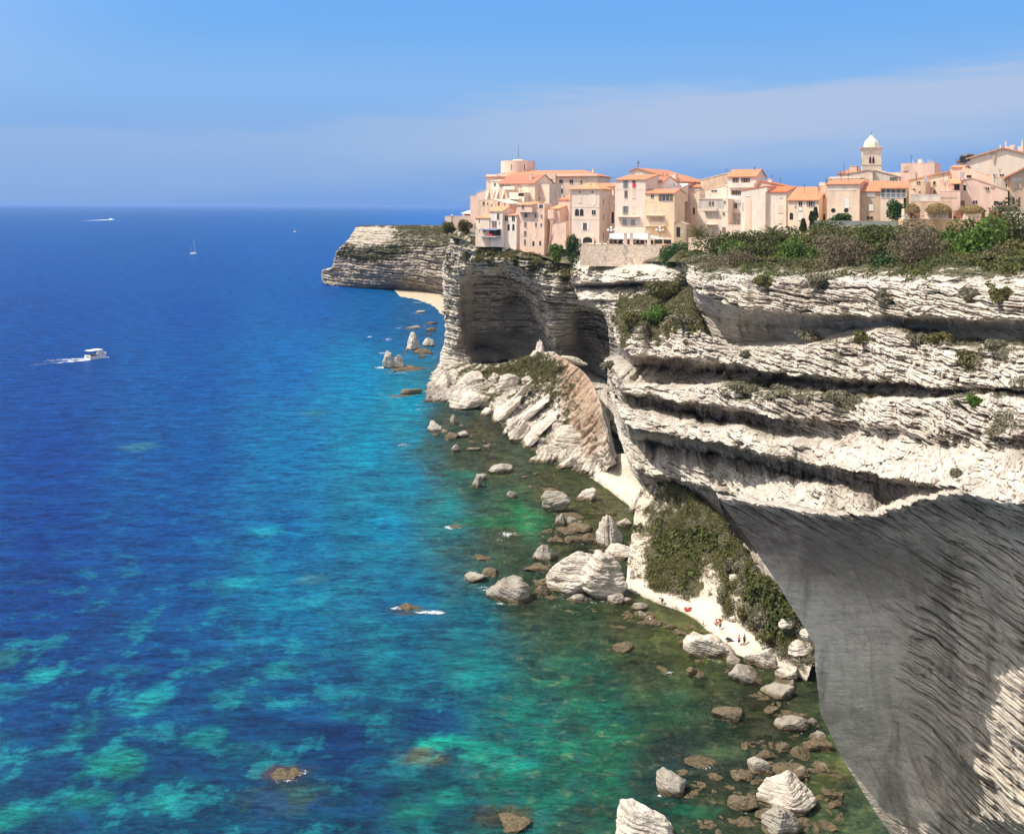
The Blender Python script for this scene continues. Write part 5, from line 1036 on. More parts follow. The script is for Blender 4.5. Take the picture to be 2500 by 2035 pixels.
h = H_('stepped fortress wall at the far left end of the town', 1, 95, 200, 735, 1005, 412, PINK, depth=14, rot=20, name='fortress_wall', cat='wall'); h.body('flat')
h = H_('pink bastion block with a sloping top at the left edge of the town', 1, 172, 305, 700, 1000, 408, PINK, depth=12, rot=20, name='bastion', cat='bastion'); h.body('gable', 662, PINK, .98, 664, ov=.1, th=.15, nm='coping')
h = H_('buttressed fort block under the left end of the barracks', 1, 290, 610, 655, 860, 404, PALE, depth=12, rot=28, name='fort', cat='fort'); h.body('flat')
for x in (320, 395, 440, 520):
    a, z1 = h.q(x, 668); b, z0 = h.q(x+24, 775); h.part('buttress', MB().prismx([(.05, z0), (-1.6, z0), (-.1, z1), (.05, z1)], a, b), PALE)
h = H_('white house front squeezed above the fort wall, left of the steep red roof', 1, 370, 480, 545, 680, 409, WHITE, depth=6, rot=28); h.body('shed', 530, CREAM); h.win([(415,590,26,40,'d'),(425,640,50,30,'w')])
h = H_('house with a steep dark red gabled roof in front of the barracks', 1, 470, 935, 575, 860, 399, OFFW, depth=13, rot=28); h.body('side', 462, TC_, ov=.6)
h.win([(520,622,30,44,'d'),(570,612,18,22,'d'),(610,606,14,14,'d'),(728,583,14,14,'r'),(830,590,40,36,'w')]); h.balcony(545, 700, 615, 650, 1.6, WHITE, 'solid'); h.chim(830, 455, 500)
h = H_('plain peach house with two small windows in front of the barracks bay', 1, 800, 1125, 585, 860, 394, PALE, depth=8, rot=28); h.body('flat')
h.win([(845,725,18,34,'d'),(970,725,18,34,'d'),(915,630,22,50,'d'),(965,640,14,30,'d')])
h = H_('small house with a roofed terrace and balustrade under the steep red roof', 1, 605, 800, 690, 900, 391, CREAM, depth=6, rot=28); h.body('flat', rm=WHITE)
h.loggia(720, 795, 700, 742, DARK); h.band(610, 755, 768, 782, 1.2, WHITE, 'balcony'); h.win([(625,830,9,56,'d'),(660,830,9,56,'d'),(725,815,12,12,'r')])
h = H_('beige stone house with a blank lower wall, left of the white houses', 1, 205, 600, 800, 1030, 388, BEIGE, depth=9, rot=28); h.body('gable', 782, PALE, .45, 840, ov=.1, th=.2)
h.win([(270,835,28,44,'d'),(322,838,14,26,'d'),(375,858,22,16,'d'),(468,838,22,50,'d'),(548,850,10,40,'d'),(384,950,10,24,'d')])
h = H_('small pale pink house with a lean-to orange roof on the cliff edge', 1, 165, 345, 1028, 1300, 380, OFFW, depth=8, rot=28); h.body('shed', 990, TB)
h.win([(217,1060,10,44,'d'),(215,1190,8,40,'d'),(285,1190,26,36,'d'),(175,1150,6,30,'d')])
h = H_('white house with an orange gable roof and a blue awning terrace', 1, 345, 515, 940, 1300, 376, WHITE, depth=9, rot=28); h.body('side', 880, TB)
h.win([(460,1006,30,80,'d',SHG),(412,1105,62,84,'c',SHB),(478,1090,10,24,'d')])
a, z1 = h.q(255, 1165); b, z0 = h.q(500, 1262); h.part('terrace_floor', MB().box(a, b, -3.2, -.02, z0-.3, z0), GREYP)
h.part('awning', MB().prismx([(-3.2, z1-.4), (-.03, z1), (-.03, z1+.12), (-3.2, z1-.28)], a, b), BLUEC)
m = MB()
for xx in (a, (a+b)/2, b-.12): m.box(xx, xx+.1, -3.15, -3.05, z0, z1-.4)
m.box(a, b, -3.15, -3.1, z0+.9, z0+.96); h.part('railing', m, METAL)
h.part('railing_cloth', MB().box(a+(b-a)*.58, a+(b-a)*.8, -3.2, -3.16, z0+.05, z0+.9), REDC); h.loggia(280, 495, 1172, 1255)
h = H_('white house with a low orange roof and four blue grey windows', 1, 515, 700, 992, 1385, 374, WHITE, depth=9, rot=28); h.body('shed', 955, TB)
h.win([(568,1032,38,66,'d'),(660,1032,38,66,'d'),(597,1146,28,84,'a'),(660,1146,28,84,'a'),(548,1228,18,22,'d'),(549,1130,8,18,'d')])
h = H_('tall peach block with three rows of windows on the cliff edge', 1, 690, 1062, 905, 1400, 371, PEACH, depth=10, rot=28); h.body('flat')
h.win([(820,990,32,56,'s',BROWN),(948,992,26,60,'d'),(1026,1002,20,48,'d'),(817,1110,28,66,'d'),(955,1112,24,54,'d'),(1022,1116,24,40,'d'),(815,1228,28,70,'d'),(948,1232,24,60,'c',PALE),(812,1340,24,70,'d'),(922,1356,26,64,'a'),(1010,1352,24,60,'a'),(708,1290,8,10,'d')])
h = H_('roof storey with a small red roof on top of the tall peach block', 1, 705, 900, 858, 915, 368.5, PEACH, depth=7, rot=28, embed=1); h.body('shed', 822, TB); h.win([(782,884,24,50,'d')])
h = H_('white glazed roof terrace room on the right of the tall peach block', 1, 900, 1060, 838, 912, 367.5, OFFW, depth=5, rot=28, embed=1); h.body('flat', rm=WHITE); h.win([(965,880,34,40,'w'),(1020,875,50,50,'p',GLASS)])
h = H_('narrow pink house between the tall block and the hanging turret', 1, 1060, 1155, 925, 1420, 367, PINK, depth=9, rot=28); h.body('flat'); h.win([(1076,1040,16,16,'a'),(1100,1130,8,70,'d'),(1103,960,18,40,'d'),(1095,1210,8,30,'d')])
h = H_('pink house with a square hanging turret and small orange roof', 1, 1140, 1260, 905, 1330, 363, PINK, depth=8, rot=28); h.body('shed', 838, TB)
a, z1 = h.q(1140, 915); b, z0 = h.q(1212, 1035); h.part('turret', MB().box(a, b, -1.6, -.02, z0, z1).prism([(a, z0), (b, z0), ((a+b)/2+.3, z0-2)], -1.2, -.02), PINK)
h.part('drain_pipe', MB().tube([((a+b)/2, -1.3, z0), ((a+b)/2-1, -.4, z0-7), ((a+b)/2-2.4, -.3, z0-14)], .22, 6), OFFW)
h = H_('long pink house whose roof climbs to the right behind the yellow square house', 1, 1245, 1425, 790, 1300, 366, PINK, depth=9, rot=28); h.body('shed', 712, TA); h.win([(1320,745,26,20,'d'),(1300,880,12,50,'d')]); h.chim(1360, 710, 740, .6, 3)
h = H_('peach outhouse with a sloping top below the long pink house', 1, 1180, 1345, 1100, 1320, 357, PEACH, depth=5, rot=28); h.body('gable', 1070, BROWN, .95, 1075, ov=.1, th=.15)
h = H_('square house with a pointed orange roof, two arched windows and a white clock disc', 1, 1400, 1778, 655, 1345, 350, CREAM, depth=10.5, rot=20)
h.body('hip', 575, TB, ov=.8)
for yy in (712, 885, 1046): h.band(1400, 1778, yy-3, yy+3, .08, PALE, 'string_course')
h.win([(1522,688,22,22,'r'),(1685,688,22,22,'r'),(1487,952,52,92,'a'),(1548,952,48,92,'a'),(1705,952,50,60,'d'),(1592,1136,48,92,'s',SHW),(1545,1320,26,50,'d'),(1684,1322,20,60,'d'),(1520,790,50,68,'c',PALE)])
cx, cz = h.q(1684, 790); h.part('clock_disc', MB().prism([(cx+1.7*math.cos(2*math.pi*i/20), cz+2.3*math.sin(2*math.pi*i/20)) for i in range(20)], -.09, .02), WHITE)
cx, cz = h.q(1640, 1310); m = MB(); rr = 2.6
pts_ = [(cx+rr*math.cos(math.pi*i/12), cz+rr*.7*math.sin(math.pi*i/12)) for i in range(13)]+[(cx-rr+.4-0*i, cz-1) for i in range(1)]
m.prism([(cx+rr, cz-2)]+pts_[:13]+[(cx-rr, cz-2)], -.9, .02); h.part('porch', m, PALE)
h.part('doorway', MB().prism([(cx+rr*.7, cz-2)]+[(cx+rr*.7*math.cos(math.pi*i/12), cz+rr*.4*math.sin(math.pi*i/12)) for i in range(13)]+[(cx-rr*.7, cz-2)], -.95, -.5), DARK)
for zz in (.8, .55, .25):
    m = MB(); m.box(h.L-.02, h.L+.04, 3.2, 3.6, h.he*zz-1, h.he*zz+1); h.part('slit_window', m, DARK)
m = MB(); a, z1 = h.q(1405, 660); m.tube([(a-.3, -.3, z1), (a-.3, -.3, 5)], .18, 6); h.part('drain_pipe', m, OFFW)
h.chim(1600, 580, 620, .8, 3)
h = H_('low red roofs between the yellow square house and the barracks end', 1, 1700, 1960, 620, 760, 372, PALE, depth=8, rot=28); h.body('side', 575, TA); h.win([(1905,668,26,44,'d')])
h = H_('narrow pale house in the gap right of the yellow square house', 1, 1880, 1985, 730, 1330, 352, PALE, depth=8, rot=28); h.body('flat'); h.win([(1960,830,20,14,'d'),(1953,1020,30,150,'a'),(1910,910,14,20,'d')])
# pavilion and terrace at the far tip
h = H_('white roofed open pavilion on the terrace left of the fortress', 1, 2, 118, 968, 1003, 420, WHITE, depth=7, rot=15, name='pavilion', cat='pavilion', embed=1); h.body('hip', 930, CANV, ov=.6); h.loggia(20, 110, 975, 995)
h = H_('pale terrace wall on the cliff top left of the fortress', 1, -235, 165, 1002, 1090, 419, PALE, depth=9, rot=6, name='terrace_wall', cat='wall', embed=3); h.body('flat')
c = P(1103, 548, 418)
for (px, py, hh, lb) in ((1103, 546, 18*418/F, 'street lamp with a white globe on the terrace left of the town'), (1120, 546, 14*418/F, 'dark thin post on the terrace beside the globe lamp')):
    c = P(px, py, 418); e = empty('street_lamp', c); tag(e, lb, 'street lamp'); MB().tube([(0, 0, -1), (0, 0, hh)], .09, 6).build('post', METAL, e)
    if 'globe' in lb: MB().lathe([(.05, 0), (.3, .15), (.38, .4), (.3, .65), (.05, .8)], 12).build('lamp_globe', CANV, e, (0, 0, hh))

# ---- middle group
h = H_('big peach house with a flat red roof and two white café awnings', 2, 272, 672, 318, 1150, 330, CREAM, depth=10, rot=24); h.body('shed', 245, TA, ov=.4)
h.band(272, 672, 436, 442, .06, PALE, 'string_course')
h.win([(412,372,28,104,'s',SHG),(520,368,40,96,'d'),(418,502,40,96,'d'),(517,506,36,96,'c',PALE),(412,712,34,112,'s',SHG),(515,702,30,92,'c',PALE),(258,612,16,14,'d')])
a, z1 = h.q(503, 362); b, z0 = h.q(543, 412); h.part('curtain', MB().box(a, b, -.12, -.07, z0, z1), REDC)
h.balcony(310, 600, 742, 792, 1.5); h.loggia(328, 598, 806, 905, GREYP, 'recess'); h.win([(405,868,50,76,'c',SHG),(510,868,50,76,'c',SHG)])
h.band(272, 672, 945, 1035, .25, WHITE, 'fascia')
h = H_('yellow house with two balconies and a wide arched top window', 2, 672, 1048, 492, 1150, 322, YEL, depth=8, rot=24); h.body('side', 440, TA, ov=.4)
h.band(672, 1048, 596, 602, .06, PALE, 'string_course')
h.win([(760,530,40,44,'d'),(935,548,90,84,'s',SHB)]); h.balcony(672, 920, 712, 775, 1.5, CREAM); h.loggia(725, 920, 800, 868, BROWN); h.balcony(662, 945, 860, 912, 1.6, CREAM)
h.loggia(680, 950, 922, 1020, ORNG); h.win([(710,975,26,60,'c',CREAM),(738,975,20,60,'c',CREAM),(800,690,12,60,'c',CREAM)])
h = H_('small upper house with a red roof perched behind the yellow house', 2, 690, 905, 348, 500, 334, WHITE, depth=9, rot=28); h.body('side', 272, TC_, ov=.3); h.win([(770,400,34,60,'c',WHITE)])
h = H_('white canopied roof terrace behind the yellow house', 2, 905, 1095, 440, 560, 335, OFFW, depth=7, rot=28, embed=1); h.body('shed', 372, CANV)
h = H_('shaded tan side house with a steep gable right of the yellow house', 2, 1050, 1110, 470, 1060, 321, PEACH, depth=7, rot=10); h.body('gable', 375, PEACH, .5, 460, ov=.1, th=.15)
h = H_('brown stone lean-to at the foot of the tan side house', 2, 1040, 1205, 880, 1080, 315, BROWN, depth=6, rot=15); h.body('gable', 860, BROWN, .5, 900, ov=.1, th=.15); h.loggia(1075, 1125, 930, 1060)
h = H_('large pale church roof with a pointed gable rising behind the houses', 2, 475, 1145, 200, 620, 358, CREAM, depth=24, rot=24, name='church', cat='church'); h.body('gable', 165, TA, .14, 345, ov=.6, th=.35)
h.win([(588,230,10,10,'r')]); h.chim(1015, 240, 300, 2.0, 1)
m = MB(); a, z1 = h.q(556, 165); m.tube([(a, 1, z1-1), (a, 1, z1+3)], .12, 6).box(a-.5, a+.5, .95, 1.05, z1+1.8, z1+2.1); h.part('cross', m, METAL)
h = H_('pink house with a flat terrace in the middle gap', 2, 1105, 1255, 492, 1060, 340, PINK, depth=8, rot=28); h.body('flat'); h.band(1105, 1250, 616, 624, .08, PALE, 'string_course'); h.part('drain_pipe', MB().tube([(h.L*.6, -.12, h.he*.8), (h.L*.6, -.12, 1)], .1, 6), PINK)
h = H_('pale pink house right of the terrace house, with a tall narrow window', 2, 1250, 1375, 496, 1060, 337, OFFW, depth=8, rot=28); h.body('flat'); h.win([(1310,580,22,60,'c',PALE),(1303,720,22,90,'a'),(1275,800,20,40,'c',PALE)])
h = H_('back house with a low red roof behind the pink terrace house', 2, 1180, 1385, 412, 560, 352, PALE, depth=8, rot=28); h.body('side', 382, TA); h.win([(1318,435,110,30,'w',GREYP)])
h = H_('brown stone house with a sloping top left of the tall white house', 2, 1388, 1745, 318, 600, 348, BEIGE, depth=9, rot=20); h.body('gable', 235, PALE, .96, 245, ov=.15, th=.25)
h = H_('white house with a roof terrace and stacked recessed balconies', 2, 1348, 1745, 558, 1060, 326, WHITE, depth=9, rot=24); h.body('flat', rm=WHITE)
h.balcony(1365, 1665, 492, 556, .3, WHITE); h.loggia(1362, 1690, 580, 690, GREYP); h.win([(1510,625,30,60,'d'),(1550,625,30,60,'d'),(1702,606,26,34,'d'),(1690,758,30,36,'d'),(1695,962,40,62,'c',SHB),(1580,965,76,60,'c',GREYP)])
h.balcony(1432, 1612, 690, 712, 1.2, WHITE, 'solid'); h.loggia(1450, 1625, 732, 820, GREYP); h.balcony(1462, 1612, 836, 892, 1.5, WHITE); h.band(1348, 1745, 714, 722, .1, WHITE, 'string_course')
h = H_('upper room with a pale shed roof on the white terrace house', 2, 1450, 1735, 440, 560, 331, CREAM, depth=7, rot=24, embed=1); h.body('gable', 385, PALE, .9, 400, ov=.2, th=.2); h.win([(1565,460,76,26,'d')])
h = H_('tall white house with a red roof, brown shutters and washing lines', 2, 1740, 2112, 272, 1060, 325, WHITE, depth=9, rot=24); h.body('side', 182, TA, ov=.5)
h.win([(1842,322,38,62,'s',SHB),(1972,322,56,62,'s',SHB),(1838,482,50,58,'s',SHB),(1925,482,50,58,'s',SHB)]); h.balcony(1760, 2100, 355, 408, 1.0, WHITE, 'solid'); h.loggia(1750, 1910, 578, 688, GREYP); h.win([(1830,650,26,70,'d'),(1855,650,16,70,'d')]); h.loggia(1748, 1905, 752, 866, GREYP); h.balcony(1742, 1912, 694, 750, 1.2, GREYP)
a, z1 = h.q(1760, 525); b, z0 = h.q(1915, 552); m = MB()
for i in range(7): xx = a+(b-a)*i/7; m.box(xx, xx+(b-a)/9, -1.1, -1.06, z0-(.3 if i % 2 else 0), z1)
h.part('laundry', m, CANV)
# terrace wall, café, awnings
h = H_('long rubble retaining wall under the café terrace', 1, 1528, 2592, 1368, 1480, 322, RUBB, depth=9, rot=10, name='retaining_wall', cat='wall', embed=4.5); h.body('flat', rm=RUBB)
TWL = h
def awning(lb, reg, x0, x1, y0, y1, Y):
    t = TR(reg); a = P(*t(x0, y1), Y); b = P(*t(x1, y1), Y); zt = P(*t(x0, y0), Y).z-a.z; L = (b-a).x
    e = empty('awning', a, R(-6)); tag(e, lb, 'awning', 'white awnings over the café terrace')
    MB().prismx([(0, 0), (3.2, zt*1.25), (3.2, zt*1.25+.1), (0, .1)], 0, L).build('canvas', CANV, e); MB().box(0, L, -.03, .0, -.45, .1).build('valance', CANV, e)
    m = MB()
    for i in range(3): m.box(L*i/2-.05*i, L*i/2-.05*i+.1, .05, .15, -3.4, 0)
    m.build('frame', METAL, e)
awning('left white awning over the café terrace', 2, 205, 590, 1030, 1072, 320)
awning('right white awning over the café terrace', 2, 590, 960, 1032, 1078, 319)
for x, lb in ((408, 'leftmost white pillar under the café awnings'), (487, 'second white pillar under the café awnings'), (716, 'third white pillar under the café awnings'), (945, 'rightmost white pillar under the café awnings')):
    t = TR(2); c = P(*t(x, 1152), 318.5); o = MB().box(-.55, .55, -.4, .4, -.4, 3.5).box(-.7, .7, -.5, .5, 3.5, 3.75).build('pillar', WHITE, None, c); tag(o, lb, 'pillar')
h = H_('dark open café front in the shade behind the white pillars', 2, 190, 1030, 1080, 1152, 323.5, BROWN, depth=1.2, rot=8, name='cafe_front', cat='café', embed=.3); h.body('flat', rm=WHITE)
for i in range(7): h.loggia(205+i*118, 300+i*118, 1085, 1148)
# branched lamp
t = TR(2)
for x, lb, Y in ((858, 'street lamp with four white globes in front of the yellow house', 316), (225, 'street lamp with globes at the left end of the café awnings', 316)):
    c = P(*t(x, 1150), Y); e = empty('street_lamp', c, 0); tag(e, lb, 'street lamp'); hh = (1150-985)/5.333*Y/F
    MB().tube([(0, 0, 0), (0, 0, hh+.8)], .10, 8).tube([(-1, 0, hh), (1, 0, hh)], .06, 6).tube([(0, -.9, hh), (0, .9, hh)], .06, 6).build('post', METAL, e)
    for (dx, dy, dz) in ((-1, 0, 0), (1, 0, 0), (0, -.9, -.1), (0, 0, .8)):
        MB().lathe([(.08, 0), (.34, .14), (.42, .42), (.32, .7), (.05, .82)], 12).build('lamp_globe', CANV, e, (dx, dy, hh+dz))
h = H_('square weathered bastion block standing above the scrub', 2, 1228, 1738, 1075, 1400, 296, OFFW, depth=14, rot=14, name='bastion', cat='bastion', embed=2); h.body('flat')
h = H_('pale parapet wall running right from the square bastion', 2, 1735, 1900, 1035, 1230, 300, OFFW, depth=3, rot=14, name='parapet_wall', cat='wall'); h.body('gable', 1030, OFFW, .3, 1090, ov=.05, th=.2)
h = H_('low white garden house with a gate right of the recessed balconies', 2, 1745, 1915, 900, 1080, 318, WHITE, depth=5, rot=20); h.body('flat'); h.win([(1825,985,50,46,'c',PALE),(1765,1040,36,30,'c',TA)])

# ---- right group
h = H_('tall blank white gable wall with a recessed panel', 3, 45, 385, 835, 1440, 300, WHITE, depth=10, rot=24); h.body('gable', 778, TD, .97, 782, ov=.15, th=.25)
h.band(100, 185, 925, 1340, .06, OFFW, 'panel'); h.win([(135,870,60,60,'c',WHITE),(72,1030,22,90,'c',GREYP)]); m = MB()
h.part('drain_pipe', MB().tube([(h.L-.3, -.15, h.he), (h.L-.3, -.15, 2)], .1, 6), BROWN)
h = H_('white house with a red shed roof and faint closed shutters', 3, 385, 645, 850, 1400, 296, WHITE, depth=9, rot=24); h.body('shed', 776, TD, ov=.4); h.win([(566,895,44,50,'c',OFFW),(562,1072,54,84,'c',OFFW),(560,1230,40,50,'c',OFFW)])
h.part('drain_pipe', MB().tube([(h.L-.1, -.15, h.he), (h.L-.1, -.15, 2)], .14, 6), BROWN)
h = H_('bright red back roof behind the white shed roofed house', 3, 262, 640, 775, 900, 312, PALE, depth=10, rot=20); h.body('gable', 708, TD, .12, 782, ov=.3, th=.3); h.chim(410, 682, 720, 1.2, 1, WHITE)
h = H_('house with a big sloping red tiled roof and weathered white wall', 3, 660, 1062, 952, 1330, 288, OFFW, depth=9, rot=24); h.body('shed', 782, TA, ov=.5)
h.win([(822,1000,44,60,'d'),(822,1060,44,50,'w'),(957,1002,48,70,'s',SHG),(705,1160,46,90,'a'),(822,1160,60,96,'c',SHW),(758,1035,14,22,'d')])
h = H_('low garden wall with a drainpipe under the big sloping roof', 3, 620, 800, 1305, 1390, 283, WHITE, depth=1, rot=20, name='garden_wall', cat='wall'); h.body('flat'); h.win([(670,1335,14,24,'d')])
h = H_('narrow cluttered ochre house in the dark gap', 3, 1058, 1165, 760, 1270, 287, BEIGE, depth=7, rot=24); h.body('flat'); h.win([(1085,870,30,16,'d'),(1120,915,34,40,'d'),(1085,1125,50,34,'d'),(1120,1000,12,120,'d')]); h.loggia(1090, 1145, 1130, 1230); h.balcony(1065, 1140, 1010, 1055, 1.2)
h = H_('white box on the roof left of the house with the white top storey', 3, 1065, 1140, 722, 800, 292, WHITE, depth=3, rot=20, embed=.5); h.body('flat', rm=WHITE)
h = H_('stained pale house with a white top storey and a red roof', 3, 1165, 1590, 750, 1230, 279, OFFW, depth=9, rot=20); h.body('shed', 682, TA, ov=.5); h.band(1185, 1560, 758, 826, .06, WHITE, 'top_storey')
h.win([(1385,783,38,20,'d'),(1515,796,28,38,'d'),(1427,985,60,130,'w'),(1250,1086,60,18,'r'),(1418,1086,60,18,'r')]); m = MB()
h = H_('flat brown parapet house behind the house with the white top storey', 3, 1178, 1612, 662, 760, 290, BROWN, depth=6, rot=20, embed=1); h.body('flat', rm=BEIGE); h.band(1200, 1605, 650, 672, .3, WHITE, 'cornice')
h = H_('brown rendered house with a white window under a red roof', 3, 1590, 1865, 838, 1250, 276, BROWN, depth=9, rot=20); h.body('shed', 700, TA, ov=.5); h.win([(1740,882,104,46,'w'),(1740,1045,56,90,'c',SHW),(1728,1185,78,40,'d')])
h = H_('cream house with a long glazed veranda under a red roof', 3, 1862, 2210, 800, 1250, 273, CREAM, depth=9, rot=16); h.body('shed', 708, TA, ov=.5)
for i in range(5):
    x = 1900+i*66; h.win([(x,835,58,50,'p',GLASS),(x,893,58,50,'w',SHG)], frame=SHW)
h.loggia(2165, 2205, 900, 1010)
# church body and bell tower
h = H_('church body with a hipped tiled roof left of the bell tower', 3, 1305, 1640, 612, 740, 322, PALE, depth=16, rot=20, name='church', cat='church'); h.body('hip', 535, TC_, ov=.3); h.chim(1490, 510, 560, 2.2, 2, BEIGE)
o = MB().tube([(0, 0, 0), (0, 0, 170/5.333*320/F)], .09, 6, .04).build('mast', METAL, None, P(*TR(3)(1390, 605), 320)); tag(o, 'thin antenna mast on the church roof left of the bell tower', 'mast')
h = H_('long stone church nave with a mossy gable right under the bell tower', 3, 1755, 2110, 620, 760, 305, STONET, depth=14, rot=20, name='church', cat='church'); h.body('gable', 560, BEIGE, .08, 650, ov=.3, th=.3); h.win([(2000,678,34,50,'d'),(2045,678,34,50,'s',SHB),(1765,590,12,30,'d')])
h = H_('pale stone gable with a sloping cornice in front of the bell tower', 3, 1425, 1760, 610, 740, 308, PALE, depth=6, rot=20); h.body('gable', 562, BEIGE, .8, 575, ov=.3, th=.25)
c = P(*TR(3)(1742, 600), 318); u = 318/F/5.3325; bt = empty('bell_tower', (c.x, c.y, c.z-5), R(-17)); tag(bt, 'square stone bell tower with a pale onion dome and twin pointed windows', 'bell tower')
w = 118*u; z = lambda y: (600-y)*u+5
MB().box(-w, w, -w, w, 0, z(498)).build('lower_storey', STONET, bt)
MB().box(-w-.15, w+.15, -w-.15, w+.15, z(498), z(488)).build('string_course', STONET, bt)
MB().box(-w*.98, w*.98, -w*.98, w*.98, z(488), z(318)).build('belfry', STONET, bt)
cm = MB()
for i in range(5): q = w*(1.0+.045*i); cm.box(-q, q, -q, q, z(318)+(z(268)-z(318))*i/5, z(318)+(z(268)-z(318))*(i+1)/5)
cm.build('cornice', STONET, bt)
pr = [(1.0, 268), (1.0, 262), (.97, 235), (.90, 205), (.76, 180), (.55, 160), (.34, 140), (.22, 122), (.12, 108), (.03, 100)]
MB().lathe([(w*.86*a, z(y)) for a, y in pr], 8).build('dome', DOMEM, bt, rz=math.pi/8)
MB().tube([(0, 0, z(102)), (0, 0, z(60))], .06, 6).lathe([(.05, z(104)), (.3, z(100)), (.05, z(96))], 8).build('finial', METAL, bt)
for face in range(4):
    for dx in (-.38, .38):
        x0 = dx*w*.42*1.0; hw = w*.115; f = MB()
        arch = lambda s_, y0, y1: [(x0-hw*s_, z(478)-.1*(s_-1)), (x0+hw*s_, z(478)-.1*(s_-1)), (x0+hw*s_, z(420)), (x0, z(382)+.25*(s_-1)), (x0-hw*s_, z(420))]
        f.prism(arch(1.45, 0, 0), -w*.98-.06, -w*.98+.1); o = f.build('window_surround', WHITE, bt, rz=face*math.pi/2)
        MB().prism(arch(1, 0, 0), -w*.98-.12, -w*.98+.1).build('louvre_opening', DARK, o)
    m = MB().box(-w*.5, -w*.38, -w*.98-.05, -w*.9, z(455), z(435)); m.build('stone_plaque', WHITE, bt, rz=face*math.pi/2)

h = H_('square pink block with rooftop antennas right of the bell tower', 4, 400, 872, 505, 740, 300, PINK, depth=9, rot=24); h.body('flat'); h.band(425, 520, 545, 615, .05, BEIGE, 'stained_patch'); h.loggia(430, 505, 628, 640); h.chim(640, 455, 510, 1.0, 2, WHITE)
m = MB()
for x in (545, 690, 760, 790, 822): a, z1 = h.q(x, 450+((x*7) % 20)); m.tube([(a, 2, z1-3), (a, 2, z1)], .07, 5)
h.part('aerials', m, WHITE)
h = H_('low pink house with a red awning left of the antenna block', 4, 250, 470, 640, 760, 303, PINK, depth=7, rot=24); h.body('flat'); a, z1 = h.q(465, 712); b, z0 = h.q(530, 738); h.part('awning', MB().box(a, b, -.8, .0, z0, z1), REDC)
h = H_('long orange tiled roof with white chimneys in the middle right', 4, 520, 1090, 752, 960, 268, OFFW, depth=10, rot=22); h.body('gable', 640, TB, .93, 700, ov=.4, th=.3)
h.win([(870,790,34,50,'d'),(798,915,22,50,'a'),(875,915,22,50,'a'),(643,780,60,60,'d'),(592,878,24,22,'d'),(668,915,24,24,'r')]); h.band(665, 745, 750, 810, .5, WHITE, 'tank_wall'); h.chim(1100, 570, 620, 1.6, 4, PINK)
h = H_('rubble stone house with two dark openings left of the orange roof', 4, 510, 745, 760, 950, 262, BEIGE, depth=6, rot=24); h.body('flat'); h.win([(645,778,50,44,'d'),(590,880,24,24,'d'),(665,918,24,24,'r'),(560,850,30,30,'c',BEIGE)])
h = H_('tall pink house behind the veranda with a satellite dish on its roof', 4, 1115, 1290, 570, 760, 262, PINK, depth=8, rot=24); h.body('side', 545, TB)
h = H_('ruined pink wall with an irregular broken top', 4, 1210, 1900, 700, 900, 258, PINK, depth=5, rot=18, name='ruined_wall', cat='wall'); h.body('gable', 575, BEIGE, .1, 790, ov=.0, th=.4); h.loggia(1320, 1390, 680, 715); m = MB()
for i in range(16): a, z1 = h.q(1300+i*34, 610+i*9); m.box(a-.8, a+.6, .5, 2.2, z1-3, z1+((i*37) % 7)*.12)
h.part('broken_masonry', m, PINK)
h = H_('large cream gabled building, highest on the right, with rooftop pipes', 4, 1215, 2480, 480, 700, 292, CREAM, depth=22, rot=18, name='large_house'); h.body('gable', 305, TB, .5, 470, ov=.7, th=.4)
h.band(1460, 1500, 515, 590, .05, WHITE, 'panel'); a, z1 = h.q(1708, 370); h.part('bracket', MB().prism([(a-.8, z1), (a+.5, z1+.2), (a, z1-3.4)], -.3, .02), BROWN)
m = MB()
for x, y0 in ((1790, 245), (1868, 190), (1985, 240), (2100, 170)): a, z1 = h.q(x, y0); m.tube([(a, 3, z1-6), (a, 3, z1)], .16, 6)
h.part('vent_pipes', m, WHITE); m = MB()
for x, y0, ww in ((1850, 275, 60), (1920, 255, 60), (2040, 268, 70)): a, z1 = h.q(x, y0); b, _ = h.q(x+ww, y0); m.box(a, b, 2, 5, z1-4, z1)
h.part('rooftop_boxes', m, PALE)
for x, lb in ((1275, 'left solar water tank on the ridge end of the large cream building'), (1375, 'right solar water tank on the roof slope of the large cream building')):
    c = P(*TR(4)(x, 445 if x < 1300 else 425), 291); e = empty('water_tank', c); tag(e, lb, 'water tank')
    MB().box(-.9, .9, -.5, .5, -1.2, .35).build('support', METAL, e); MB().tube([(-1.0, 0, .8), (1.0, 0, .8)], .5, 10).build('tank', SHG, e)
h = H_('big pink gabled house with a shaded veranda and brown shutters', 4, 1110, 1905, 790, 1260, 248, PINK, depth=11, rot=16); h.body('gable', 722, BROWN, .36, 895, ov=.15, th=.2)
h.win([(1297,856,40,80,'d'),(1622,874,44,50,'d'),(1222,1072,70,70,'s',SHB),(1445,1060,60,50,'d'),(1795,1078,80,50,'s',SHB)]); h.loggia(1150, 1225, 805, 890)
a, z1 = h.q(1085, 738); b, z0 = h.q(1380, 805); h.part('veranda_roof', MB().prismx([(-2.2, z0), (1, z1), (1, z1+.2), (-2.2, z0+.2)], a, b-2.2), TB)
for x in (1590, 1690): a, z1 = h.q(x-30, 838); b, _ = h.q(x+20, 838); h.part('lintel', MB().box(a, b, -.2, .05, z1-.3, z1), BROWN)
h = H_('low pink terrace block with a dark slot left of the big pink gable', 4, 945, 1235, 900, 1150, 246, PINK, depth=7, rot=16); h.body('flat'); h.loggia(958, 1185, 985, 1012, BROWN)
h = H_('plain pink house wall above the low terrace block', 4, 945, 1110, 752, 910, 252, PINK, depth=6, rot=16); h.body('flat')
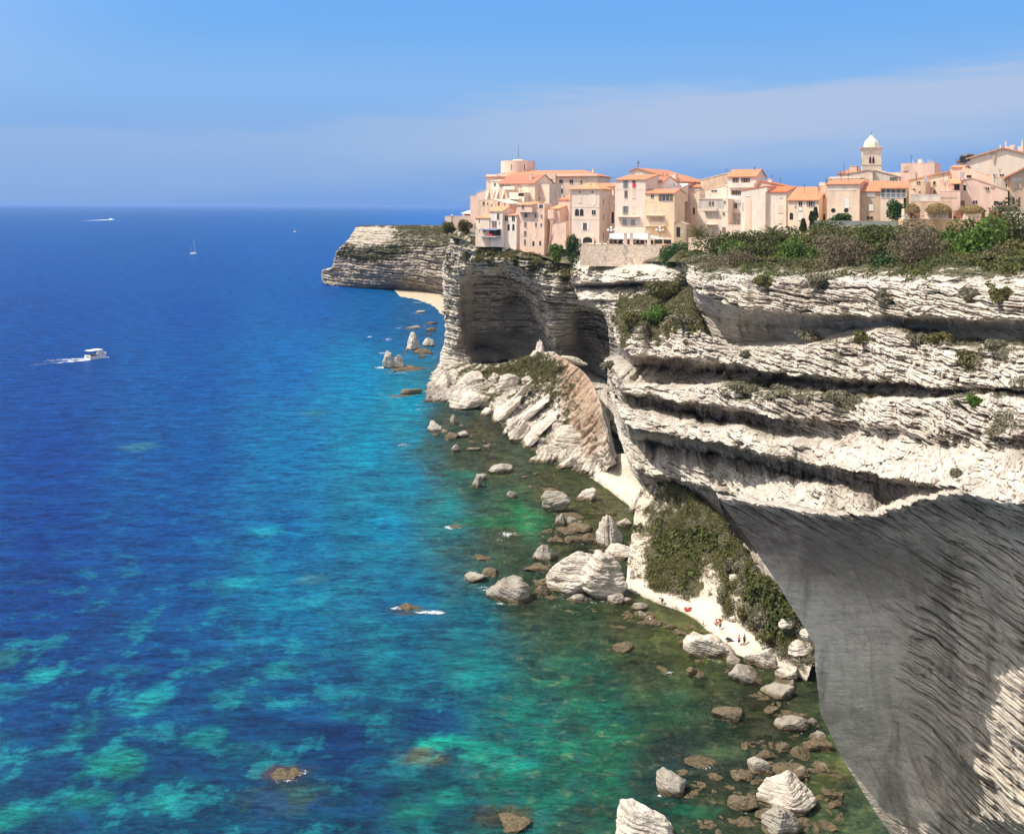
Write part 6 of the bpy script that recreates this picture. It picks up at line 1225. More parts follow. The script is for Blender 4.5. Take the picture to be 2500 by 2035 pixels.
h = H_('long grey concrete wall in front of the rubble house', 4, 540, 955, 948, 1080, 243, GREYP, depth=3, rot=12, name='garden_wall', cat='wall'); h.body('flat', rm=GREYP)
h = H_('tan lower wall behind the dry grass mounds', 4, 540, 1110, 1045, 1200, 240, BEIGE, depth=3, rot=10, name='garden_wall', cat='wall'); h.body('flat', rm=BEIGE)
h = H_('orange roofed building with deep eaves at the right edge', 4, 1925, 2300, 690, 1110, 243, BROWN, depth=10, rot=14); h.body('gable', 560, TB, .7, 600, ov=1.2, th=.4)
h.win([(1930,1030,20,80,'a'),(1985,1040,26,90,'a'),(2065,1035,22,90,'d'),(2080,830,34,60,'c',OFFW)]); h.loggia(1960, 2120, 715, 760, GREYP)
h = H_('crumbling grey link building left of the deep eaved one', 4, 1690, 1930, 700, 1110, 250, GREYP, depth=7, rot=14); h.body('flat', rm=PALE); h.win([(1890,820,34,40,'d'),(1930,1030,18,80,'a'),(1730,680,60,30,'d'),(1820,680,60,30,'d')])
h.part('drain_pipe', MB().tube([(h.L*.88, -.15, h.he), (h.L*.88, -.15, 2)], .12, 6), WHITE)
# satellite dishes
for x, y, Y, lb in ((1250, 690, 246.5, 'large tilted satellite dish above the veranda of the pink house'), (745, 740, 256, 'white satellite dish on the tank wall of the orange roof'), (1730, 690, 247, 'white dish between the dark arches and the crumbling link building')):
    c = P(*TR(4)(x, y), Y); e = empty('satellite_dish', c, R(20)); tag(e, lb, 'satellite dish'); prf = [(.02, 0)]+[(.95*i/6, .26*(i/6)**2) for i in range(1, 7)]
    o = MB().lathe(prf, 18).build('dish', SHW, e); o.rotation_euler = (R(68), 0, R(25)); o.scale = (1.1, 1.1, 1)
    MB().tube([(0, .1, 0), (0, .4, -1.6)], .06, 6).build('stand', METAL, e)
# orange bastion with brick embrasures
h = H_('orange rendered bastion wall with brick embrasures and dry grass on top', 4, 432, 1560, 1290, 1480, 226, ORNG, depth=9, rot=4, name='bastion_wall', cat='bastion', embed=4); h.body('flat', rm=WHITE)
BW = h
for (x0, x1, y0) in ((450, 530, 1150), (785, 1075, 1190), (1285, 1540, 1190)):
    a, z1 = h.q(x0, y0); b, z0 = h.q(x1, 1288); h.part('merlon', MB().box(a, b, .3, 5, z0-.3, z1), RUBB)
for (x0, x1) in ((540, 680), (1075, 1135), (1190, 1283), (1540, 1600)):
    a, z1 = h.q(x0, 1175); b, z0 = h.q(x1, 1285); h.part('brick_cheek', MB().box(a, b, 1.2, 4.6, z0-.2, z1), BRICK)
h = H_('pale parapet wall behind the dark shrubs at the right edge', 4, 1650, 2300, 1195, 1330, 218, RUBB, depth=4, rot=4, name='parapet_wall', cat='wall', embed=3); h.body('flat', rm=WHITE)
h.part('brick_cheek', MB().box(h.q(1650, 1200)[0], h.q(1800, 1200)[0], -.3, 1, h.he-2.2, h.he+.4), BRICK)
# garden terrace wall with pale benches
h = H_('garden terrace wall under the cypresses and bushes', 3, 978, 2200, 1300, 1430, 262, PALE, depth=6, rot=3, name='terrace_wall', cat='wall', embed=6); h.body('flat', rm=PALE)
GT = h
h.part('glass_balustrade', MB().box(.5, h.L-.5, .5, .56, h.he, h.he+1.6), simple('smoky_glass', (.30, .33, .30), .2, .1, 1, spec=.6))
for x in (1395, 1630, 1872, 2090):
    c = P(*TR(3)(x, 1290), 261.5); o = MB().box(-1.7, 1.7, -.5, .3, -.15, .2).box(-1.5, -1.2, -.4, .2, -.5, -.15).box(1.2, 1.5, -.4, .2, -.5, -.15).build('bench', WHITE, None, c); tag(o, 'white stone bench on the garden terrace wall', 'bench', 'white benches on the garden terrace')
# ------------------------------------------------------------------ vegetation
def leaf_mat(name, c1, c2, c3=None, tr=.25):
    m, n, b, o = newmat(name); p = geo_pos(n)
    rnd = N(n, 'ShaderNodeNewGeometry').outputs['Random Per Island']
    c = mixc(n, MR(n, noise(n, p, .55, 4, .6), .38, .62), c1, c2)
    c = mixc(n, M_(n, 'MULTIPLY', rnd, .5), c, c3 or tuple(q*1.7 for q in c2))
    n.links.new(c, b.inputs['Base Color']); b.inputs['Roughness'].default_value = .75; b.inputs['Specular IOR Level'].default_value = .25
    t = N(n, 'ShaderNodeBsdfTranslucent'); n.links.new(c, t.inputs[0])
    ms = N(n, 'ShaderNodeMixShader'); ms.inputs[0].default_value = tr
    n.links.new(b.outputs[0], ms.inputs[1]); n.links.new(t.outputs[0], ms.inputs[2]); n.links.new(ms.outputs[0], o.inputs[0]); return m
L_DK = leaf_mat('juniper_foliage', (.035, .050, .014), (.095, .11, .032), (.19, .19, .065))
L_BR = leaf_mat('mastic_foliage', (.055, .105, .018), (.105, .18, .032), (.17, .25, .055))
L_FIG = leaf_mat('fig_foliage', (.018, .055, .018), (.05, .11, .032), (.11, .18, .06))
L_DEAD = leaf_mat('dead_twigs', (.115, .085, .052), (.20, .15, .095), (.31, .25, .17))
L_GREY = leaf_mat('grey_scrub', (.13, .12, .07), (.23, .21, .13), (.36, .33, .24))
L_OLV = leaf_mat('olive_scrub', (.075, .078, .026), (.15, .14, .048), (.24, .21, .09))
L_DRY = leaf_mat('dry_grass', (.26, .18, .075), (.42, .31, .14), (.55, .42, .22))
L_CYP = leaf_mat('cypress_foliage', (.014, .026, .010), (.035, .055, .02), (.07, .09, .035))
L_PALM = leaf_mat('palm_frond', (.045, .06, .018), (.10, .12, .035), (.17, .18, .07))
BARK = simple('bark', (.17, .13, .095), .95, .2, 3)
def cards(C, Nr, size, rs, asp=.6, flat=.5):
    """one small quad at each centre; Nr = outward normals"""
    n = len(C); a = rs.normal(size=(n, 3))*(1-flat)+Nr*flat*1.5; a /= np.linalg.norm(a, axis=1)[:, None]
    t = np.cross(a, rs.normal(size=(n, 3))); t /= np.linalg.norm(t, axis=1)[:, None]; b = np.cross(a, t)
    s = (size*rs.uniform(.6, 1.4, n))[:, None]
    V = np.stack([C-t*s-b*s*asp, C+t*s*.7-b*s*asp, C+t*s+b*s*asp*.8, C-t*s*.7+b*s*asp], 1).reshape(-1, 3)
    return V, np.arange(4*n).reshape(n, 4)
def crown(w, h, seed, n=1500, leaf=.28, blobs=9, lean=0, spiky=0, flatten=.55):
    rs = np.random.RandomState(seed); Cs = []; Ns = []
    for i in range(blobs):
        a = rs.uniform(0, 6.28); r = math.sqrt(rs.uniform(0, 1))*.62
        c = np.array([r*math.cos(a)*w/2, r*math.sin(a)*w/2*.8, h*rs.uniform(.18, .72)]); c[0] += lean*c[2]
        rad = np.array([w*rs.uniform(.17, .28), w*rs.uniform(.17, .26), h*rs.uniform(.17, .30)])
        k = n//blobs; d = rs.normal(size=(k, 3)); d /= np.linalg.norm(d, axis=1)[:, None]
        rr = rs.uniform(.55, 1.0, k)**.6*(1+spiky*rs.uniform(-.2, .5, k)); keep = rs.uniform(size=k) < .55+.45*(d[:, 2] > -.4)
        Cs.append((c+d*rad*rr[:, None])[keep]); Ns.append(d[keep])
    C = np.concatenate(Cs); Nn = np.concatenate(Ns); C[:, 2] = np.maximum(C[:, 2], -.1)
    return cards(C, Nn, leaf, rs)
def shrub(label, px, pyb, Y, wpx, hpx, mat, seed, group=None, name='shrub', cat='shrub', n=1700, leaf=None, blobs=11, lean=0, spiky=0, trunk=True, z0=None):
    c = P(px, pyb, Y); u = Y/F; w, h = wpx*u, hpx*u
    e = empty(name, c); tag(e, label, cat, group)
    v, f = crown(w, h, seed, n, leaf or max(.14, min(.34, w*.045)), blobs, lean, spiky)
    link('crown', mesh_np('crown', v, f, mat), e)
    rs = random.Random(seed); m = MB()
    for i in range(5):
        a = rs.uniform(0, 6.28); m.tube([(0, 0, -.6), (math.cos(a)*w*.08+lean*h*.2, math.sin(a)*w*.08, h*.3), (math.cos(a)*w*.26+lean*h*.5, math.sin(a)*w*.2, h*rs.uniform(.5, .75))], max(.05, w*.018), 5, .02)
    m.build('trunk', BARK, e); return e
SH = [
 ('dark juniper at the middle of the thicket behind the reddish dead shrub', 2075, 640, 206, 120, 70, L_DK, 0),
 ('olive juniper between the rounded bright bush and the cypresses', 1985, 655, 214, 110, 62, L_OLV, 0),
 ('dark juniper behind the brown dead shrub at the left end of the thicket', 1850, 668, 222, 110, 56, L_DK, 0),
 ('dark juniper behind the tall brown dead shrub on the right', 2215, 650, 188, 120, 72, L_DK, 0),
 ('dark juniper below the right end of the orange bastion', 2300, 668, 172, 120, 70, L_DK, 0),
 ('olive juniper between the two dead shrubs at the right edge', 2500, 700, 146, 110, 84, L_OLV, 0),
 ('dark juniper filling the gap right of the reddish dead shrub', 2170, 668, 178, 100, 60, L_DK, 0),
 ('olive shrub at the brow right of the rounded bright bush', 1985, 690, 190, 80, 44, L_OLV, .2),
 # label, px, base y, Y, w, h, mat, spiky
 ('dark juniper, leftmost of the thicket beside the square bastion', 1760, 655, 246, 120, 68, L_DK, 0),
 ('bright green bush low in the thicket right of the square bastion', 1805, 650, 236, 84, 46, L_BR, 0),
 ('dark juniper spreading under the first palm right of the bastion', 1850, 632, 250, 120, 66, L_DK, 0),
 ('dark juniper below the palm with the orange heart', 1915, 618, 256, 110, 62, L_DK, 0),
 ('rounded bright green bush left of the brown dead shrub in the middle of the thicket', 1944, 672, 208, 100, 66, L_BR, 0),
 ('dark juniper under the cypresses', 1985, 622, 245, 110, 66, L_DK, 0),
 ('broad dark juniper right of the cypresses, below the glass balustrade', 2050, 612, 236, 120, 70, L_DK, 0),
 ('olive green juniper below the left benches', 2110, 620, 224, 110, 72, L_OLV, 0),
 ('dark juniper below the right benches', 2165, 618, 220, 110, 72, L_DK, 0),
 ('dark juniper at the left foot of the orange bastion wall', 2225, 622, 208, 110, 68, L_DK, 0),
 ('olive juniper in front of the orange bastion wall', 2285, 626, 200, 120, 68, L_OLV, 0),
 ('tall dark juniper hiding the right end of the orange bastion wall', 2400, 640, 184, 150, 106, L_DK, 0),
 ('tall dark juniper at the right edge of the picture', 2480, 650, 172, 130, 118, L_DK, 0),
 ('largest bright green bush, leaning left, in the right part of the thicket', 2352, 700, 160, 120, 130, L_BR, 0),
 ('bright green bush behind the largest bright green one', 2315, 640, 186, 90, 76, L_BR, 0),
 ('large reddish brown dead shrub in the middle of the thicket', 2056, 685, 176, 120, 90, L_DEAD, .6),
 ('tall brown dead shrub left of the largest bright green bush', 2240, 700, 160, 120, 120, L_DEAD, .6),
 ('grey brown dead shrub right of the largest bright green bush', 2436, 712, 148, 130, 116, L_DEAD, .6),
 ('brown dead shrub at the left end of the thicket over the cliff edge', 1772, 694, 212, 120, 64, L_DEAD, .5),
 ('small dark green bush between the two tall brown dead shrubs', 2148, 695, 168, 84, 60, L_FIG, 0),
 ('dark juniper between the reddish dead shrub and the tall brown one', 2120, 660, 190, 100, 76, L_DK, 0),
 ('pale grey shrub in front of the rounded bright green bush', 1920, 700, 192, 66, 40, L_GREY, .4),
 ('olive shrub left of the pale grey one on the cliff edge', 1870, 705, 196, 66, 40, L_OLV, .3),
 ('pale olive shrub right of the pale grey one on the cliff edge', 2000, 705, 178, 90, 50, L_OLV, .3),
 ('lone brown shrub on the white ledge under the thicket', 2155, 742, 158, 46, 34, L_GREY, .4),
 ('lone olive shrub on the white ledge below the largest bright green bush', 2366, 738, 132, 44, 44, L_OLV, .4),
 ('olive shrub hanging over the ledge near the right edge', 2440, 742, 128, 60, 50, L_OLV, .4),
 ('grey shrub at the far left of the cliff edge, under the square bastion', 1712, 680, 232, 90, 44, L_GREY, .4),
 ('olive shrub in front of the square bastion', 1690, 652, 268, 90, 42, L_OLV, .3),
 ('dark leafy fig tree covering the left end of the retaining wall', 1396, 662, 315, 52, 100, L_FIG, 0),
 ('dark leafy fig tree covering the right end of the retaining wall', 1648, 660, 298, 82, 78, L_FIG, 0),
 ('light green climber left of the fig tree under the pink house', 1358, 640, 330, 40, 52, L_BR, 0),
 ('round dark green bush right of the cream house with the veranda', 2192, 548, 264, 60, 66, L_FIG, 0),
 ('wide grey green bush behind the glass balustrade', 2054, 546, 263, 66, 30, L_FIG, 0),
 ('small grey bush at the right end of the glass balustrade', 2168, 556, 262, 44, 16, L_GREY, 0),
 ('dark green bush on the grassy shoulder left of the dark concave wall', 1600, 792, 246, 82, 58, L_BR, 0),
 ('olive shrub left of the dark green bush on the shoulder', 1545, 800, 258, 70, 44, L_OLV, .4),
 ('tall olive shrub above the dark green bush on the shoulder', 1620, 735, 262, 90, 52, L_OLV, .3),
 ('grey shrub right of the dark green bush on the shoulder', 1668, 805, 226, 66, 50, L_GREY, .4),
 ('brown rounded shrub alone on the second white ledge', 1981, 834, 168, 70, 30, L_GREY, .2),
 ('grey green shrub right of the brown rounded one on the second ledge', 2108, 838, 148, 50, 36, L_OLV, .3),
 ('dark green shrub patch under the peak of the second ledge', 2235, 842, 134, 60, 40, L_OLV, .2),
 ('green shrub right of the patch under the ledge peak', 2295, 842, 130, 70, 40, L_OLV, .2),
 ('olive shrub on the second ledge near the right edge', 2425, 856, 116, 70, 36, L_OLV, .3),
 ('grey green bush in the middle of the striped rock at the right', 2365, 896, 110, 70, 50, L_OLV, .3),
 ('small round cactus green bush under the second ledge', 1821, 874, 182, 28, 22, L_GREY, 0),
 ('grey shrub at the left end of the grassy third ledge', 1772, 925, 184, 30, 22, L_GREY, .3),
 ('olive green shrub draped over the third ledge', 1818, 962, 168, 80, 40, L_OLV, .1),
 ('dry brown shrub in the middle of the third ledge', 1905, 966, 156, 56, 32, L_GREY, .3),
 ('olive green shrub right on the third ledge', 2040, 980, 140, 80, 40, L_OLV, .1),
 ('small bright bush on the striped rock, right of the third ledge', 2380, 990, 104, 40, 26, L_BR, 0),
 ('small olive tuft low on the striped rock at the right', 2334, 1165, 90, 24, 26, L_OLV, .6),
 ('small dry bush at the left tip of the third ledge', 1478, 906, 224, 44, 28, L_GREY, .2),
 ('green bush lowest on the scrub slope beside the beach', 1768, 1480, 163, 44, 62, L_OLV, 0),
 ('second green bush on the beach edge, right of the lowest one', 1815, 1515, 155, 50, 44, L_OLV, 0),
 ('third green bush on the beach edge nearest the grey wall', 1848, 1540, 151, 50, 60, L_OLV, 0),
 ('grey round shrub on the bare patch of the scrub slope', 1790, 1400, 164, 44, 40, L_GREY, 0),
 ('dark shrub right of the bare patch of the scrub slope', 1830, 1450, 157, 60, 60, L_OLV, 0),
 ('dark bush above the bright white block at the beach end', 1882, 1572, 146, 70, 44, L_OLV, 0),
 ('dark pine on the terrace left of the town', 1134, 572, 410, 40, 40, L_OLV, 0),
 ('olive shrub under the arched terrace wall left of the town', 1092, 572, 414, 36, 34, L_OLV, 0),
 ('dark bush on the cliff edge under the blue awning', 1190, 628, 392, 44, 32, L_DK, 0),
 ('brown green bush under the white houses', 1250, 640, 384, 56, 26, L_OLV, .2),
 ('brown bush under the tall peach block', 1300, 652, 376, 66, 28, L_OLV, .2),
 ('green bush spilling over the cliff left of the fig tree', 1350, 680, 358, 60, 46, L_OLV, .2),
]
for i, (lb, px, py, Y, w, h, mt, sp) in enumerate(SH):
    if py > 700: Y = snap(px, py, Y)+.4
    elif px > 1700 and py > 600: w, h = w*1.25, h*(1.5 if py > 645 else 1.12)
    if mt is L_OLV and py > 700 and px > 1700 and Y < 260: sp = max(sp, .5); h *= .85; mt = (L_OLV, L_GREY)[i % 2]
    big = w*Y/F
    shrub(lb, px, py, Y, w, h, mt, 700+i, n=int(900+220*big) if h > 30 else 900, spiky=sp, blobs=8+int(big*.7), lean=(.35 if 'leaning' in lb else 0), leaf=.24 if sp < .5 else .17)
# scrub and grass too dense to count, growing on the ledges and slopes
def scatter(name, label, V, S, mat, count, smin, smax, seed, thr=.45, flat=.2, per=14, hfac=.8, rect=None):
    rs = np.random.RandomState(seed); v = S[..., 5].reshape(-1) if False else None
    VV = V.reshape(-1, 3); g = S[..., 5].reshape(-1); px = S[..., 7].reshape(-1)
    nzv = fbm(VV[:, 0]*.3, VV[:, 1]*.3, VV[:, 2]*.3, seed, 5)
    w = np.clip((g+(nzv-.5)*2.4-thr)*4, 0, 1)*(g > .03)
    if rect is not None: py = S[..., 8].reshape(-1); w = w*((px > rect[0]) & (px < rect[1]) & (py > rect[2]) & (py < rect[3]))
    ids = rs.choice(len(VV), count, p=w/w.sum())
    s = rs.uniform(smin, smax, count)*(.7+.6*nzv[ids]); C = np.repeat(VV[ids], per, 0); ss = np.repeat(s, per)
    d = rs.normal(size=(len(C), 3)); d /= np.linalg.norm(d, axis=1)[:, None]; d[:, 2] = np.abs(d[:, 2])
    C = C+d*(ss*rs.uniform(.5, 1, len(C)))[:, None]*np.array([1, 1, hfac])
    vv, f = cards(C, d, smin*.33, rs, .6, .5)
    o = link(name, mesh_np(name, vv, f, mat)); tag(o, label, 'scrub' if 'scrub' in name else 'grass', kind='stuff'); return o
SHT = globals()['SHEETS']
scatter('scrub', 'dense olive scrub covering the steep slope above the beach', *SHT['scrub_slope'], L_OLV, 6000, .3, 1.3, 1, thr=.66)
scatter('scrub', 'grey dry scrub scattered over the upper part of the slope above the beach', *SHT['scrub_slope'], L_GREY, 2600, .35, .9, 2, thr=.25)
scatter('scrub', 'darker rounded bushes standing out of the scrub above the beach', *SHT['scrub_slope'], L_DK, 150, .9, 1.6, 21, thr=.75, per=90)
scatter('grass', 'olive grass on top of the debris hump', *SHT['debris_slope'], L_OLV, 3600, .45, .9, 3, thr=.50, hfac=.5)
scatter('scrub', 'brown green scrub along the brow of the promontory under the town', *SHT['town_cliff'], L_OLV, 2600, .6, 1.5, 4, thr=.6)
scatter('scrub', 'low maquis on top of the far headland', *SHT['headland'], L_OLV, 3000, .9, 2.2, 5, thr=.62, hfac=.6)
scatter('scrub', 'low scrub on the ledges below the café terrace', *SHT['cliff_shelf'], L_OLV, 2200, .4, 1.0, 6, thr=.55)
scatter('scrub', 'low tangled maquis between the shrubs of the plateau', *SHT['upper_cliff'], L_DK, 2800, .5, 1.2, 7, thr=.62, rect=(1690, 2650, 0, 760))
scatter('scrub', 'low maquis on the plateau in front of the town walls', *SHT['ground'], L_OLV, 3000, .6, 1.3, 8, thr=.5, rect=(1650, 2650, 0, 760))
scatter('grass', 'thin tufts growing on the white ledges of the near cliff', *SHT['main_cliff'], L_GREY, 2600, .3, .8, 9, thr=.62)
scatter('scrub', 'olive scrub on the grassy shoulder left of the dark concave wall', *SHT['main_cliff'], L_OLV, 1700, .4, .9, 10, thr=.5, rect=(1480, 1735, 690, 860))
# dry grass mounds on the orange bastion
for lb, x, y, w, h in (('dry grass mound, leftmost on the orange bastion', 560, 1190, 170, 120), ('dry grass mound, wide middle one on the orange bastion', 930, 1195, 360, 125), ('dry grass mound in front of the pink house on the orange bastion', 1395, 1195, 370, 100), ('brown grass mound, rightmost on the bastion', 1870, 1200, 400, 100)):
    px, py = TR(4)(x, y); c = P(px, py, 224); u = 224/F/5.765; e = tag(empty('grass_mound', c), lb, 'grass')
    rs = np.random.RandomState(int(x)); k = 2600; d = rs.normal(size=(k, 3)); d /= np.linalg.norm(d, axis=1)[:, None]; d[:, 2] = np.abs(d[:, 2])
    v, f = cards(d*np.array([w*u/2, 2.6, h*u*.95])*rs.uniform(.8, 1.02, (k, 1)), d, .2, rs, .25, .3); link('grass', mesh_np('grass', v, f, L_DRY if x < 1800 else L_GREY), e)
    q = ICO4*np.array([w*u/2*.9, 2.3, h*u*.85]); q[:, 2] = np.maximum(q[:, 2], -.3); link('mound_core', mesh_np('mound_core', q, ICO4F, simple('dry_earth'+str(int(x)), (.30, .22, .11), .95, .2, 2)), e)
# cypresses
for lb, px, py, w, h in (('short conical cypress, left of the two by the garden wall', 1961, 566, 19, 32), ('tall twin tipped cypress, right of the two by the garden wall', 1986, 562, 20, 56)):
    Y = 268; c = P(px, py, Y); u = Y/F; e = tag(empty('cypress', c), lb, 'cypress'); rs = np.random.RandomState(px); k = 2600
    a = rs.uniform(0, 6.28, k); t = rs.uniform(0, 1, k)**.8; r = w*u/2*np.clip(1.15-t, 0, 1)**.65*np.clip(t*8+.45, 0, 1)*rs.uniform(.7, 1.05, k)
    off = np.where((t > .55) & ('twin' in lb), np.where(rs.uniform(size=k) < .6, .55, -.6), 0); zf = np.where(off < 0, .82, 1)
    C = np.stack([r*np.cos(a)+off, r*np.sin(a), t*h*u*zf], 1); v, f = cards(C, np.stack([np.cos(a), np.sin(a), a*0+.4], 1), .2, rs, .5, .6)
    link('crown', mesh_np('crown', v, f, L_CYP), e); MB().tube([(0, 0, -1), (0, 0, h*u*.85)], .2, 6, .05).build('trunk', BARK, e)
# palms
for lb, px, py, Y, rad in (('date palm behind the square bastion, left of the two palms', 1706, 582, 306, 40), ('date palm with an orange heart, right of the two palms', 1887, 580, 276, 37)):
    c = P(px, py, Y); u = Y/F; e = tag(empty('palm_tree', c), lb, 'palm tree'); L = rad*u*1.15; rs = random.Random(px)
    MB().tube([(0, 0, -2), (0, 0, .8)], .45, 10, .38).build('trunk', BARK, e)
    m = MB()
    for i in range(12): a = rs.uniform(0, 6.28); m.tube([(0, 0, .7), (.3*math.cos(a), .3*math.sin(a), 1.1)], .12, 5)
    m.build('fruit_stalks', TB, e)
    for i in range(34):
        a = i*2.39996; el = 1.35-1.45*(i/34)**.85; V_ = []; F_ = []; pts_ = []; Ls = L*rs.uniform(.85, 1.08)
        for j in range(9):
            t = j/8; hx = Ls*(math.cos(el)*t+.22*t*t); hz = Ls*(math.sin(el)*t-.55*t*t*(1.1-.5*math.sin(el))); pts_.append(Vector((hx*math.cos(a), hx*math.sin(a), .9+hz)))
        sd = Vector((-math.sin(a), math.cos(a), 0)); mm = MB(); mm.tube(pts_, .05, 4, .015)
        for j in range(22):
            t = .12+.86*j/21; k = t*8; i0 = min(int(k), 7); q = pts_[i0].lerp(pts_[i0+1], k-i0); d = (pts_[i0+1]-pts_[i0]).normalized(); ll = Ls*.24*math.sin(math.pi*min(1, t*.9+.08))**.6
            for sg in (-1, 1):
                tip = q+sd*sg*ll*.85+d*ll*.55+Vector((0, 0, -.25*ll)); mm.add([q-d*.05, q+d*.07, tip], [(0, 1, 2)])
        mm.build('frond', L_PALM, e)
# ------------------------------------------------------------------ boats
HULLW = simple('white_hull', (.85, .85, .83), .35, .03, 2); HULLB = simple('dark_blue_hull', (.02, .03, .07), .35, .1, 2); DECK = simple('deck', (.55, .42, .28), .7, .1, 2)
def hull(m, L, B, Dp, z0=-.3, n=10, bowrise=.5):
    """lofted hull pointing +x, with a closed deck"""
    vs = []; sec = 7
    for i in range(n+1):
        t = i/n; x = -L/2+L*t; w = B/2*(1-max(0, (t-.45)/.55)**2.2)*(.9+.1*min(1, t*4)); top = Dp+bowrise*t*t
        for k in range(sec):
            a = math.pi*k/(sec-1); vs.append((x+.06*L*math.sin(a)*0, -w*math.cos(a)*1.0, top-(top-z0)*math.sin(a)**.55))
    fs = [(i*sec+k, i*sec+k+1, (i+1)*sec+k+1, (i+1)*sec+k) for i in range(n) for k in range(sec-1)]
    fs += [(i*sec+sec-1, i*sec, (i+1)*sec, (i+1)*sec+sec-1) for i in range(n)]; fs += [tuple(range(sec-1, -1, -1)), tuple(range(n*sec, n*sec+sec))]
    return m.add(vs, fs)
m_f, n, b, o_ = newmat('foam_wake'); p = geo_pos(n); fa = N(n, 'ShaderNodeAttribute', attribute_name='foam')
k = MR(n, M_(n, 'ADD', fa.outputs['Fac'], M_(n, 'MULTIPLY', M_(n, 'SUBTRACT', noise(n, p, .8, 5, .7, 1.0, (.6, 1, 1)), .5), 1.5)), .42, .72)
k = M_(n, 'MULTIPLY', k, MR(n, fa.outputs['Fac'], .0, .12)); tb = N(n, 'ShaderNodeBsdfTransparent'); ms = N(n, 'ShaderNodeMixShader')
b.inputs['Base Color'].default_value = (.82, .86, .88, 1); b.inputs['Roughness'].default_value = 1
n.links.new(M_(n, 'MULTIPLY', k, .9), ms.inputs[0]); n.links.new(tb.outputs[0], ms.inputs[1]); n.links.new(b.outputs[0], ms.inputs[2]); n.links.new(ms.outputs[0], o_.inputs[0])
def wake(label, pts, w0, w1, z=.06, s0=1.0, s1=.2, nn=60, arms=False):
    pts = [Vector((*q, z)) for q in pts]; V = []; A = []; Fc = []; cols = 13
    for i in range(nn+1):
        t = i/nn; k = t*(len(pts)-1); i0 = min(int(k), len(pts)-2); c = pts[i0].lerp(pts[i0+1], k-i0); d = (pts[i0+1]-pts[i0]).normalized(); nn_ = Vector((-d.y, d.x, 0)); w = w0+(w1-w0)*t
        for j in range(cols):
            u_ = j/(cols-1)*2-1; V.append(c+nn_*u_*w/2); e = 1-abs(u_)**3
            if arms: e *= .35+.65*abs(u_)**1.5 if t > .12 else 1
            A.append((s0+(s1-s0)*t**.7)*e*(1 if 0 < t < 1 else 0))
    for i in range(nn):
        for j in range(cols-1): a = i*cols+j; Fc.append((a, a+1, a+cols+1, a+cols))
    o = link('boat_wake', mesh_np('boat_wake', [tuple(v) for v in V], Fc, m_f, False, {'foam': ('FLOAT', A)})); tag(o, label, 'wake', kind='stuff')
# excursion boat
g = G(231, 876); hd = Vector((.42, .91, 0)); rz = math.atan2(hd.y, hd.x)
e = tag(empty('excursion_boat', (g.x, g.y+2.5, .1), rz), 'white excursion boat with a flat white canopy, trailing foam on the left', 'boat'); e.scale = (.86,)*3
hull(MB(), 12.5, 4.8, 1.5, -.4, 12, .9).build('hull', HULLW, e); MB().box(-5.9, 4.2, -2.0, 2.0, 1.52, 1.58).build('deck', DECK, e)
MB().box(-6.3, -6.1, -2.1, 2.1, .5, 2.3).build('transom_panel', HULLW, e)
MB().box(-5.9, 1.9, -2.45, 2.45, 4.3, 4.5).box(-5.7, 1.7, -2.25, 2.25, 4.5, 4.56).build('canopy', CANV, e)
m = MB()
for x in (-5.7, -3.2, -.7, 1.7):
    for y in (-2.3, 2.3): m.box(x, x+.12, y-.06, y+.06, 1.4, 4.3)
m.box(-5.8, 2, -2.33, -2.28, 2.4, 2.46).box(-5.8, 2, 2.28, 2.33, 2.4, 2.46); m.build('railing', METAL, e)
cb = MB(); cb.prism([(1.2, 1.58), (4.4, 1.58), (3.6, 3.1), (1.2, 3.4)], -1.5, 1.5).build('cabin', HULLW, e)
MB().prism([(4.02, 2.4), (4.1, 2.4), (3.72, 3.0), (3.62, 3.0)], -1.3, 1.3).build('windscreen', GLASS, e)
m = MB()
for x in (-4.8, -3.6, -2.4, -1.2): m.box(x, x+.5, -1.7, -.4, 1.58, 2.05).box(x, x+.5, .4, 1.7, 1.58, 2.05)
m.build('bench', SHB, e); MB().box(-6.35, -6.25, -1.2, .6, 1.1, 1.6).build('stern_stripe', HULLB, e)
b0 = Vector((g.x, g.y+2.5, 0)); q = [b0+hd*5]+[b0-hd*(4+i*3.0)+Vector((-1.5-3.0*i, 0, 0)) for i in range(6)]
wake('white foam trail spreading behind the excursion boat', [(v.x, v.y) for v in q], 8, 20, .07, 1.7, .55, 70, True)
# sailing boat
g = G(472, 621); e = tag(empty('sailing_boat', (g.x, g.y, .1), R(175)), 'small white sailing boat with a tall bare leaning mast', 'boat')
hull(MB(), 9.5, 3.2, 1.5, -.3, 10, .5).build('hull', HULLW, e); MB().prism([(-2, 1.6), (2.2, 1.6), (1.6, 2.3), (-1.6, 2.4)], -1, 1).build('cabin', HULLW, e)
MB().tube([(-2.6, 0, 1.3), (-.6, 0, 22)], .16, 6, .08).build('mast', HULLW, e); MB().tube([(-2.4, 0, 2.8), (2.6, 0, 2.7)], .16, 6).build('furled_sail', CANV, e)
MB().tube([(4.4, 0, 1.9), (-.62, 0, 21.5)], .05, 4).tube([(-4.5, 0, 1.6), (-.62, 0, 21.5)], .05, 4).build('rigging', HULLW, e)
